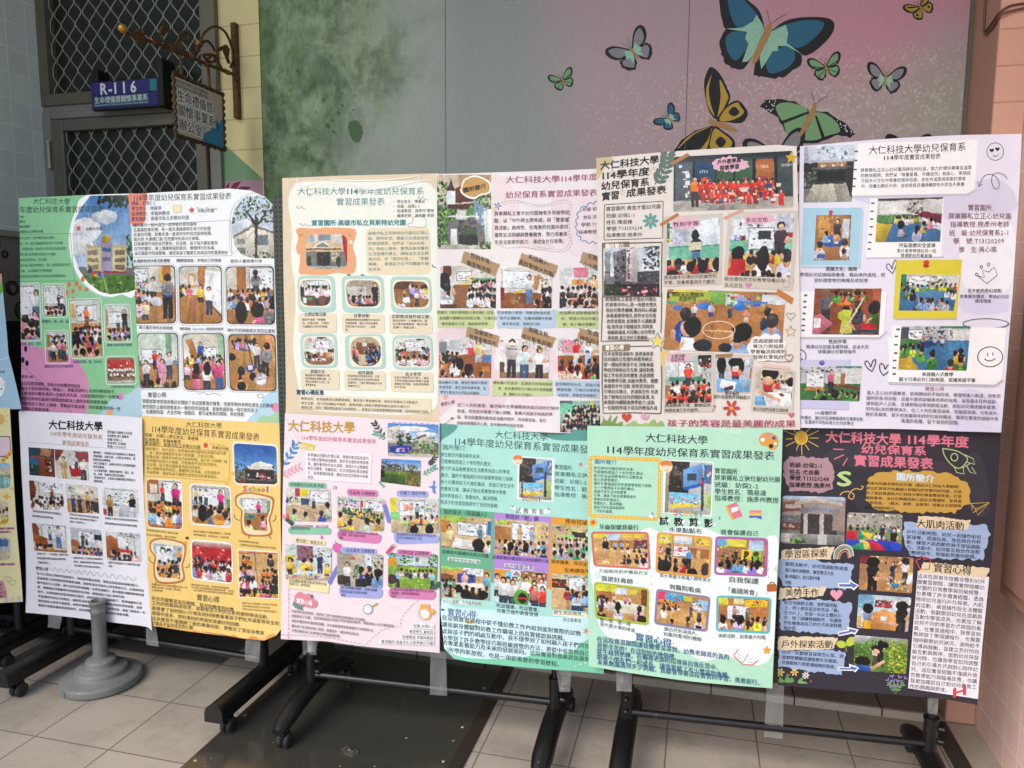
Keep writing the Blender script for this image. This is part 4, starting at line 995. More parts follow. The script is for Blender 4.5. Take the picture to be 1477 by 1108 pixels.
for i, (a, c) in enumerate((((2.612, 2.141), (2.932, 2.141)), ((2.612, 2.377), (2.932, 2.377)), ((2.616, 2.141), (2.616, 2.377)), ((2.928, 2.141), (2.928, 2.377)))):
    n = 40; b.tube([(-2.047 + .003 * math.sin(j * 1.3), a[0] + (c[0] - a[0]) * j / n + (.003 * math.sin(j * 1.3) if i > 1 else 0), a[1] + (c[1] - a[1]) * j / n + (.003 * math.cos(j * 1.3) if i < 2 else 0)) for j in range(n + 1)], .0075, 6)
b.build('frame', M_rust, hs)
def grad(c0, c1, n, w, h):
    a, c = lin(c0), lin(c1); return [(tuple(.86 * (a[k] + (c[k] - a[k]) * (i / (n - 1))) for k in range(3)), [(w * i / n, 0), (w * (i + 1) / n, 0), (w * (i + 1) / n, h), (w * i / n, h)]) for i in range(n)]
P = grad('cfd6c4', 'c9b4a6', 14, .30, .218)
P += [('3f8fb8', [(.158, 0), (.30, 0), (.30, .125), (.27, .095), (.245, .105), (.225, .07), (.20, .05), (.165, .03)]), ('2a5f98', [(.255, .06), (.262, .13), (.27, .06)]), ('e4e4d8', [(.18, .045), (.18, .075), (.19, .075), (.19, .06), (.2, .06), (.2, .08), (.21, .08), (.21, .055)])]
P += [('6a6e4a', flat_text('DEPARTMENT OF FUNERAL', .006, .205, .20, .018, 2)), ('6a6e4a', flat_text('AND DEATH CARE SERVICES', .006, .187, .20, .018, 2))]
GLY_off = {}
def halo(txt, x, y, w, h):
    out = []
    for dx, dy in ((-.0045, 0), (.0045, 0), (0, .0045), (0, -.0045), (-.003, .003), (.003, .003), (-.003, -.003), (.003, -.003)):
        out.append(('f4f4ee', flat_text(txt, x + dx, y + dy, w, h, 2)))
    out.append(('141414', flat_text(txt, x, y, w, h, 1))); return out
P += halo('生命禮儀暨', .008, .150, .225, .05) + halo('關懷事業系', .008, .095, .235, .05) + halo('辦公室', .010, .038, .145, .05)
P = [(tuple(q * .95 for q in (pcol(a) if isinstance(a, str) else a)), g) for a, g in P]
flat('lettering', P, (-2.0455, 2.622, 2.150), (0, 1, 0), (0, 0, 1), hs)
br = empty('iron_bracket', (-2.05, 3.03, 2.31), 'rusty scrolled wrought iron bracket on the yellow wall', 'bracket')
def bx(pts, dx=0.0): return [(-2.05 + dx, *on_x(150 + .2075 * a, .2075 * c, -2.05)) for a, c in pts]
MB().box(-2.062, -2.036, 3.022, 3.049, 2.30, 2.71, .003).build('wall_plate', M_rust, br)
b = MB(); arm = bx([(905, 520), (800, 480), (700, 440), (600, 395), (530, 368), (460, 340), (390, 312), (330, 290), (260, 268), (200, 248), (150, 215)])
b.tube(smoothline(arm, 3), .0075, 8)
for p, r in (([(665, 310), (690, 240), (735, 198), (780, 185), (835, 215), (872, 280), (895, 360), (898, 420), (880, 470)], .0055), ([(680, 300), (715, 285), (752, 318), (775, 370), (795, 430), (820, 478), (850, 500)], .0055),
             ([(640, 370), (660, 320), (668, 300)], .008), ([(690, 385), (730, 378), (768, 392), (768, 425), (738, 432), (722, 410), (740, 395)], .006), ([(690, 380), (705, 410), (730, 430)], .006),
             ([(455, 330), (415, 285), (392, 235), (402, 195), (430, 185), (450, 205), (435, 222)], .0055), ([(470, 335), (510, 290), (530, 240), (560, 222), (590, 245), (580, 285), (560, 270)], .0055), ([(600, 390), (555, 350), (530, 300), (535, 260)], .006),
             ([(850, 320), (835, 345), (850, 390), (870, 440)], .008), ([(790, 350), (820, 335), (850, 322)], .008), ([(205, 262), (225, 230), (255, 205), (240, 240), (275, 240), (250, 275), (220, 290)], .007)):
    b.tube(smoothline(bx(p), 4), r, 6)
b.add(bx([(845, 315), (868, 340), (860, 400), (835, 370)], .006), [(0, 1, 2, 3)]); b.add(bx([(175, 245), (230, 215), (265, 270), (225, 300)], .006), [(0, 1, 2, 3)])
for p in ([(530, 372), (540, 540)], [(722, 448), (737, 632)]): b.tube(bx(p), .006, 6)
b.build('scrollwork', M_rust, br)
for p, q in (((450, 330), (475, 352)), ((322, 282), (348, 298)), ((585, 378), (608, 408)), ((648, 296), (676, 316)), ((690, 430), (716, 452)), ((765, 372), (788, 394)), ((838, 492), (868, 508))): MB().tube(bx([p, q]), .0105, 8).build('band', M_copper, br)
c0 = bx([(130, 200)])[0]; MB().lathe([(.0001, -.016), (.009, -.0135), (.015, -.006), (.0165, 0), (.015, .006), (.009, .0135), (.0001, .016)], c0, 16).build('ball_finial', M_gold, br)

# ------------------------------------------------------------------ fire cabinet on the right wall, cables on the pier
fc = empty('hydrant_cabinet', (.96, 2.2, .6), 'brown painted steel cabinet at the right edge on the pink wall', 'cabinet')
MB().box(.935, .9995, 1.75, 2.53, .60, 1.78, .006).build('cabinet_body', M_cab, fc)
MB().box(.926, .934, 1.80, 2.478, .645, 1.735, .003).build('cabinet_door', M_cab, fc)
b = MB(); b.prism([(y, z) for y, z in roundq([(2.315, .98), (2.36, .98), (2.36, 1.15), (2.315, 1.15)], .02)], 0, .9225, .9258); b.build('handle_recess', mat('dark_red', '4a1c18', .5), fc)
cb = MB()
P1 = [(.902, 2.95, on_y(1407, 0, 2.95)[1] + .1), (.901, 2.95, on_y(1408, 20, 2.95)[1]), (.900, 2.93, on_y(1409, 45, 2.93)[1]), (.9, 2.86, on_y(1422, 32, 2.86)[1]), (.902, 2.811, on_y(1440, 18, 2.811)[1]), (.935, 2.811, on_y(1456, 8, 2.811)[1]), (.998, 2.811, on_y(1484, 4, 2.811)[1])]
cb.tube(smoothline(P1, 4), .0035, 6); cb.tube(smoothline([(p[0], p[1] - .004, p[2] - .012 - .006 * (i % 2)) for i, p in enumerate(P1)], 4), .0035, 6)
tag(cb.build('cable', mat('brown_cable', '6a4a3c', .6)), 'thin brown cables running across the top of the tiled pier', 'cable')

# ------------------------------------------------------------------ steel floor cover and drain strip
pl = empty('floor_cover', (-1.12, 2.35, 0), 'dark stained steel cover plate screwed to the floor under the stands', 'floor plate')
MB().box(-1.563, -.735, 1.75, 2.785, .001, .005).build('steel_plate', M_plate, pl)
MB().box(-.733, -.690, 1.75, 2.785, .001, .007, .001).build('edge_strip', mat('edge_brown', '3a3229', .5, .3, noise=(25, .3)), pl)
for x, y in ((-1.54, 1.93), (-1.54, 2.2), (-1.54, 2.5), (-.76, 1.93), (-.76, 2.13), (-.76, 2.33), (-.76, 2.6)):
    MB().lathe([(.0001, .0075), (.005, .007), (.0065, .0052)], (x, y, 0), 10).build('screw', M_screw, pl)
lx, ly = on_z(505, 1083, .006)
b = MB(); b.prism([(lx - .035, ly), (lx - .02, ly + .016), (lx + .03, ly + .004), (lx + .036, ly - .012), (lx + .02, ly - .024), (lx - .012, ly - .018)], 2, .0052, .0095); b.lathe([(.007, .0), (.007, .004), (.0001, .004)], (lx, ly, .0095), 10); b.lathe([(.004, .0), (.004, .003), (.0001, .003)], (lx + .012, ly - .008, .0095), 10)
b.build('lifting_latch', mat('latch_metal', '6a665c', .4, .6), pl)
tag(MB().box(.848, .903, 1.2, 2.80, .0005, .005).build('drain_strip', mat('drain_metal', '3f4039', .4, .5, noise=(12, .35))), 'narrow dark metal drain strip along the foot of the pink wall', 'drain strip')
r9 = random.Random(9); b = MB()
for i in range(70):
    x, y = r9.uniform(-2.2, .98), r9.uniform(1.9, 2.75); s = r9.uniform(.0012, .004); z = .0052 if -1.56 < x < -.69 else .0004
    b.add([(x - s, y - s * .4, z), (x + s * r9.uniform(.5, 1), y - s * r9.uniform(.2, 1), z + .0006), (x + s * .6, y + s, z + .0008), (x - s * .7, y + s * .8, z)], [(0, 1, 2, 3)])
o = b.build('floor_litter', M_dirt); o['kind'] = 'stuff'; o['label'] = 'tiny pale chips scattered over the floor'; o['category'] = 'litter'
# ------------------------------------------------------------------ the rolling stands that carry the posters
def wheel_pair(parent, x, y, r=.024, hz=.052):
    c = MB()
    c.tube([(x, y, hz + .012), (x, y, r + .004)], .008, 8); c.prism(roundq([(y - .018, r + .002), (y + .02, r + .004), (y + .016, hz - .002), (y - .012, hz)], .008), 0, x - .006, x + .006)
    o = c.build('caster', M_blackp, parent)
    k = MB(); k.prism([(y - .03, r + .012), (y - .012, r + .018), (y - .012, r + .024), (y - .032, r + .018)], 0, x - .007, x + .007); k.build('brake_lever', M_blackp, o)
    for s in (-1, 1):
        w = MB().lathe([(.0001, -.0085), (r * .55, -.0095), (r * .8, -.0095), (r, -.006), (r, .006), (r * .8, .0095), (r * .55, .0095), (.0001, .0085)], (x + s * .0115, y - .004, r), 20, 'x').build('wheel', M_rub, o)
def stand(label, xa, xb, yf, style, bar_z, y0, y1, edge=.08):
    ym = (yf(xa) + yf(xb)) / 2
    root = empty('display_stand', ((xa + xb) / 2, ym, 0), label, 'display stand', 'rolling display stands')
    n = 12
    b = MB(); xs = [xa - edge, xb + edge]
    v = [(xs[0], yf(xs[0]) - .002, .38), (xs[1], yf(xs[1]) - .002, .38), (xs[1], yf(xs[1]) - .002, 1.53), (xs[0], yf(xs[0]) - .002, 1.84)]
    v += [(x, y + .012, z) for x, y, z in v]
    b.add(v, [(0, 1, 2, 3), (7, 6, 5, 4), (0, 4, 5, 1), (1, 5, 6, 2), (2, 6, 7, 3), (3, 7, 4, 0)]); b.build('perforated_board', M_perf, root)
    MB().tube([(xa, yf(xa) + .03, bar_z), (xb, yf(xb) + .03, bar_z)], .0125, 12).build('crossbar', M_black, root)
    MB().tube([(xa, yf(xa) + .03, 1.80), (xb, yf(xb) + .03, 1.80)], .0125, 12).build('top_rail', M_black, root)
    for x in (xa, xb):
        y = yf(x) + .03
        if style == 'beam':
            MB().tube([(x, y, .10), (x, y, 1.80)], .02, 12).build('post', M_black, root)
            prof = [(x - .034, .062)] + [(x - .034 * math.cos(t), .088 + .036 * math.sin(t)) for t in [math.pi * j / 10 for j in range(11)]] + [(x + .034, .062)]
            b = MB(); vs = [(p[0], yy, p[1]) for yy in (y0, y1) for p in prof]; m = len(prof)
            b.add(vs, [(i, (i + 1) % m, m + (i + 1) % m, m + i) for i in range(m)], False)
            f = b.build('foot', M_black, root)
            for yy, d in ((y0, -.006), (y1, .006)):
                MB().prism([(p[0] * 1.0, p[1]) for p in [(x + (q[0] - x) * 1.04, .088 + (q[1] - .088) * 1.04) for q in prof]], 1, yy, yy + d).build('end_cap', M_blackp, f)
            for yy in (y0 + .055, y1 - .055): wheel_pair(root, x + .018, yy, .026, .064)
        else:
            MB().tube([(x, y, .20), (x, y, .30)], .0135, 12).build('inner_tube', M_silver if x == xa and style == 'silver' else M_black, root)
            MB().tube([(x, y, .29), (x, y, 1.80)], .0135, 12).build('post', M_black, root)
            b = MB(); b.tube([(x, y, .095), (x, y, .235)], .020, 14); b.tube([(x, y, .232), (x, y, .240)], .0225, 14); b.build('sleeve', M_black, root)
            ff = (0, -1) if x == xa and style == 'black' else (1, -.2)
            for z in (.205, .165):
                c = (x + ff[0] * .02, y + ff[1] * .02, z); e = (x + ff[0] * .034, y + ff[1] * .034, z); b = MB(); b.tube([c, e], .009, 10); b.tube([e, (e[0] + ff[0] * .004, e[1] + ff[1] * .004, z)], [.007, .003], 10); b.build('knob', M_black, root)
            L = y1 - y0; pts = []; ws = []
            for j in range(17):
                t = j / 16; yy = y0 + L * t; hump = math.sin(math.pi * t)
                pts.append((x, yy, .062 + .048 * hump ** .8)); ws.append(.029 * (.62 if j in (0, 16) else .86 if j in (1, 15) else 1))
            b = MB(); b.tube(pts, ws, 14, True, (1.15, .85)); f = b.build('foot', M_black, root)
            for s in (-1, 1):
                MB().tube([(p[0] + s * .0305 * w_ / .029, p[1], p[2] - .008) for p, w_ in zip(pts, ws)], .0035, 6).build('edge_trim', M_blackp, f)
            for yy in (y0 + .03, y1 - .03): wheel_pair(root, x + .012, yy, .026, .058)
    return root
stand('left rolling stand with straight half round feet behind the yellow poster', -2.463, -1.558, lambda x: 2.347 - .03 * (x + 2.42), 'beam', .142, 2.055, 2.60)
stand('middle rolling stand with curved black feet standing on the steel floor plate', -1.315, -.43, lambda x: 2.272 + .045 * (x + .87), 'silver', .150, 2.05, 2.57)
stand('right rolling stand with curved feet on the bare tiles beside the pink wall', -.19, .728, lambda x: 2.298 + .06 * (x + .17), 'black', .150, 2.04, 2.62)
root = stand('rolling stand mostly outside the view at the far left edge', -3.02, -2.712, lambda x: 2.33, 'beam', .165, 2.22, 2.62, -.01)

# ------------------------------------------------------------------ clear tape holding the posters to the stands
def tape_mat():
    m = bpy.data.materials.new('clear_tape'); m.use_nodes = True; N = m.node_tree.nodes; L = m.node_tree.links; b = N['Principled BSDF']
    b.inputs['Base Color'].default_value = (.6, .6, .58, 1); b.inputs['Roughness'].default_value = .22
    tr = N.new('ShaderNodeBsdfTransparent'); mx = N.new('ShaderNodeMixShader'); mx.inputs[0].default_value = .26
    L.new(tr.outputs[0], mx.inputs[1]); L.new(b.outputs[0], mx.inputs[2]); L.new(mx.outputs[0], N['Material Output'].inputs['Surface'])
    return m
M_tape = tape_mat()
def tape(label, q, Y0, Y1, seed, wrap=True):
    """strip from the back of a poster (top of q, at depth Y0) down to the bar or post it is stuck to (depth Y1)"""
    r = random.Random(seed); nu, nv = 6, 14; vs = []
    for j in range(nv + 1):
        t = j / nv
        for i in range(nu + 1):
            s = i / nu
            px = (q[0][0] * (1 - s) + q[1][0] * s) * (1 - t) + (q[3][0] * (1 - s) + q[2][0] * s) * t
            py = (q[0][1] * (1 - s) + q[1][1] * s) * (1 - t) + (q[3][1] * (1 - s) + q[2][1] * s) * t
            Y = Y0 + (Y1 - Y0) * t + .003 * math.sin(s * 7 + t * 5 + seed) * (1 - abs(2 * t - 1) * .5)
            X, Z = on_y(px, py, Y); vs.append((X, Y, Z))
    fs = [(j * (nu + 1) + i, j * (nu + 1) + i + 1, (j + 1) * (nu + 1) + i + 1, (j + 1) * (nu + 1) + i) for j in range(nv) for i in range(nu)]
    b = MB(); b.add(vs, fs, True); o = b.build('tape_strip', M_tape)
    c = Vector(vs[0]); tag(o, label, 'tape', 'clear tape strips under the posters')
    return o
tape('clear tape strip from the gold titled pink poster down to the crossbar', [(621, 938), (643, 940), (645, 1004), (620, 1002)], 2.27, 2.29, 1)
tape('clear tape wrapped round the pale inner tube of the middle stand', [(436, 920), (458, 922), (456, 945), (437, 944)], 2.26, 2.262, 2)
tape('clear tape on the right post of the middle stand, below the mint poster', [(802, 964), (824, 966), (822, 998), (807, 998)], 2.285, 2.285, 3)
tape('clear tape on the left post of the right stand', [(889, 968), (912, 970), (911, 998), (889, 997)], 2.265, 2.262, 4)
tape('long clear tape strip between the light green poster and the black poster', [(1106, 984), (1131, 986), (1129, 1066), (1102, 1063)], 2.31, 2.36, 5)
tape('clear tape on the right post of the right stand', [(1338, 1000), (1354, 1002), (1352, 1031), (1338, 1029)], 2.325, 2.33, 6)
tape('clear tape strip between the plain white poster and the yellow poster', [(210, 900), (225, 905), (229, 933), (211, 930)], 2.325, 2.315, 7)
tape('crumpled clear tape round the right post of the left stand', [(354, 920), (376, 920), (374, 956), (353, 952)], 2.28, 2.285, 8)
tape('grey tape patch on the left post of the left stand', [(70, 886), (90, 888), (86, 907), (69, 905)], 2.305, 2.30, 9)

# ------------------------------------------------------------------ grey pole base in front of the left stand
BX, BY = -2.222, 2.270
pb = empty('pole_base', (BX, BY, 0), 'grey plastic round pole base with an open tube in front of the left stand', 'pole base')
MB().lathe([(.0001, .002), (.139, .002), (.1435, .006), (.1440, .010), (.1440, .026), (.1432, .030), (.139, .0335), (.134, .035), (.100, .0435), (.0955, .0455), (.0945, .047), (.0938, .058), (.0918, .0625), (.088, .065), (.060, .0735), (.0565, .0755), (.0556, .077), (.0548, .092), (.0525, .0975), (.048, .100), (.034, .104), (.031, .106), (.0001, .108)], (BX, BY, 0), 56).build('stepped_base', M_greyp, pb)
MB().lathe([(.0285, .100), (.0275, .112), (.0262, .135), (.0255, .285), (.0285, .288), (.0285, .294), (.0262, .297), (.0268, .322), (.0295, .325), (.0295, .332), (.025, .334), (.0225, .332), (.0225, .14)], (BX, BY, 0), 32).build('tube', M_greyp, pb)
px_, py_ = on_z(101, 997, .016); dd = Vector((px_ - BX, py_ - BY, 0)).normalized(); c = Vector((BX, BY, .018)) + dd * .142
MB().tube([c - dd * .006, c + dd * .004], .013, 16).build('filler_cap', M_greyp, pb)
W0 = on_z(112, 986, .040); u = Vector((on_z(152, 981, .040)[0] - W0[0], on_z(152, 981, .040)[1] - W0[1], 0)); un = u.normalized()
hw = flat_text('生关', 0, 0, .075, .034, 0)
flat('handwriting', [('3a3f40', hw)], (W0[0], W0[1], .0392), tuple(un), (-un.y, un.x, 0), pb)
# ------------------------------------------------------------------ posters, left stand
poster(1, .004, 'green and pink poster with an oval photo of a cream school building', '8ecb98',
 [27,286, 110,282, 203,279, 208,440, 209,604, 120,602, 29,598], dict(wave=.0022, bulge=.003, side=.004), 11, '''
V 0 270 .3068
QS d692b8 92 748 160 750 250 768 350 802 408 890 416 960 380 1075 92 1075
QS b4d4e0 478 1085 530 992 600 972 672 940 672 1085
E d692b8 568 984 14 18
E efb070 515 1062 16 16
L 2c4a3a 1.5 92 828 200 925 340 1062
QS ffffff 405 40 352 120 326 225 334 330 372 425 440 492 512 516 570 505 640 480 640 36
PG 425,40;382,95;350,160;340,235;346,315;372,390;415,450;470,492;515,503|640,36;640,120;640,235;640,315;640,390;640,450;640,480;600,495;520,504 :: g 5f93cc c6d8e8 .72;e eef2f6 .2 .35 .25 .12;e f4f6f8 .12 .5 .2 .1;e e6edf4 .5 .22 .2 .07;r d9cda4 .22 .5 .84 .78;r c9bb90 .22 .5 .84 .53;r 9a8a70 .24 .55 .4 .6;r 9a8a70 .24 .63 .4 .67;r 9a8a70 .24 .7 .4 .75;r 8a7a66 .66 .55 .82 .6;r 8a7a66 .66 .63 .82 .67;r 8a7a66 .66 .7 .82 .75;r a9a0b8 .44 .46 .62 .78;r 3f6f9f .46 .53 .6 .57;r 6f6f8f .46 .62 .6 .66;e c0a040 .53 .44 .08 .04;r b03030 .22 .76 .84 .78;f 5d8a3c .8;l .2 .82 .95 .99 60 3f6a2c,7ba04a;l .55 0 .9 .12 60 24351f,3d5a2c;l .4 .0 .6 .08 25 24351f;l .85 .4 1 .7 40 35502c,5a7a3a;p 37466a .22 .78 .28 .7 .34 .78;c .3 .76 .5 .82 12 c04040,4060b0,e0c040
DO f6f8f4 2 6 4 60 395 38 345 130 318 225 326 335 365 432 435 502 512 528
TT 155 66 330 68 34 2d5b46 0 大仁科技大學
TT 92 107 490 102 34 2d5b46 0 年度幼兒保育系實習成果發表
T 92 140 112 140 12 2d5b46 1 班級
T 92 163 118 162 13 2d5b46 1 駿琪
T 92 186 142 185 14 2d5b46 1 翰林教授
T 92 210 203 208 15 2d5b46 1 高雄市私立長榮幼兒園
L 4f8f62 2 88 224 345 218
L 4f8f62 2 352 440 88 444
L 4f8f62 2 330 220 352 440
M 92 240 335 236 92 420 335 416 17 3f7a63 0 和大自然一起呼吸的綠色園地|裡，有一座充滿綠意與生命力的校園|，就像走進一座城市中的自然森林校園|欖仁樹 在校園中形成大片綠蔭|同的自然景色。在這裡|孩子每天看到的變化，樹上偶爾停留的鳥兒|烏龜、以及園區中的綠繁蜥|都成為孩子觀察生命與自然的重要朋友。
E e0604a 370 194 10 11
T 403 198 482 194 17 2a2a2a 1 長榮幼兒園
E e2704f 325 458 8 13
E e2704f 360 453 9 14
E e2704f 343 490 8 12
E e2704f 376 476 8 12
E e2704f 406 482 9 10
E e2704f 390 432 9 13
E e2704f 313 498 9 14
E e2704f 346 524 8 10
E 26242a 121 760 7 14
E 26242a 108 812 8 14
E 26242a 127 828 8 14
LO f4f7f2 3 14 86 452 186 450 196 722 92 724
PH .08 88 458 180 456 189 714 94 717 :: w d8dcd8;b .05 .05 .75 .55;f c89a68 .62;t e8e8ea .85 .12 .6 6a7fa0;u f0a8b8 .75 .5 .5;s e79ab4 .3 .62 .14;s f0c0c8 .6 .7 .15;s 4060a0 .9 .72 .13;K 0 1 .9 .15 3
LO f4f7f2 3 12 197 456 306 454 318 612 203 614
PH .1 205 464 300 462 310 605 212 606 :: w dfe0da;b .1 .1 .85 .6;c .1 .1 .85 .2 18;f b98658 .66;t 40403f .7 .3 .5;t f0f0f0 .85 .35 .5;K 0 1 .72 .11 6;K .1 1 .88 .13 4
LO f4f7f2 3 14 322 526 476 522 490 802 336 806
PH .08 330 535 470 531 481 799 343 798 :: w d6d8d0;b .2 .1 .86 .36;r e8c070 .02 .05 .15 .3;f c79a66 .4;t e8803c .52 .13 .33 7a5030;r a8784a .45 .33 .75 .36;K .05 1 .48 .07 7;K 0 1 .58 .09 6;s 2a2a30 .15 .62 .15;s d8c8a8 .2 .7 .13;s d05a88 .65 .68 .1;K 0 1 .9 .14 3
LO f4f7f2 3 14 489 552 611 550 622 728 494 730
PH .1 498 559 605 557 615 721 503 722 :: w d2d6d2;b .12 .2 .9 .5;r c89058 0 .1 .08 .6;f c48a50 .62;t f2f2f0 .5 .28 .4;t 26262a .78 .12 .6 2e2e34;K .05 .95 .7 .12 4;s 3f5fb8 .9 .68 .13;K 0 1 .9 .15 4
LO f4f7f2 3 12 211 674 318 672 330 828 217 830
PH .1 220 681 312 679 322 820 227 822 :: w d9d5cc;r b98a5c 0 .1 .2 .5;f b07f52 .6;K .2 .9 .18 .1 5;K .3 .9 .35 .12 5;K .2 .9 .5 .14 4;t e8a0b0 .6 .3 .6;t f0f0ee .3 .35 .6;t b0707a .8 .35 .6
LO f4f7f2 3 12 496 796 634 794 642 926 500 928
PH .1 504 803 629 801 635 918 509 920 :: w 9a7a58;r c23a44 0 .1 1 .45;c .05 .1 .95 .4 25 e8b040,d04050,f0e0d0;G .02 .98 .4 .3 10 f0f0f0,eeeeee,d0d8e8;G 0 1 .58 .3 10 f0f0f0,e8e8ee,303848;f c9c4ba .9
T 197 630 325 632 15 2c3f78 1 身體紅、黃、綠、橙
T 92 737 202 735 14 7a3f98 1 口說課（身花、點動）
T 343 820 480 821 15 2c3f78 1 五實習互動、唱、手好玩
T 505 742 622 741 15 2c3f78 1 翻教卡素剪製作闖關
T 210 843 346 842 15 2c3f78 1 實際洗手的五步驟教學
T 520 938 632 938 14 2c3f78 1 介紹手部水果的玩意
T 102 890 160 892 16 3a2a38 1 實習心得:
T 98 920 378 936 19 2e2430 1 在這段實習期間，我最大的收穫感想就是
T 98 945 555 962 19 2e2430 1 與孩子就是要保有一顆童心，用最真誠的心去對待每個孩子，
T 98 968 578 988 19 2e2430 1 上課過程中難免遇到一些挫折及失誤，比如說當我寫好一份教案，
T 98 992 522 1013 19 2e2430 1 會很認真地在腦海中模擬過無數次上課的流程和情景演練，
T 98 1016 568 1042 19 2e2430 1 可是等到了真正上場時，事實卻不是這樣，往往都會遇到有一些
T 98 1040 246 1048 19 2e2430 1 臨時狀況需要處理。
''')
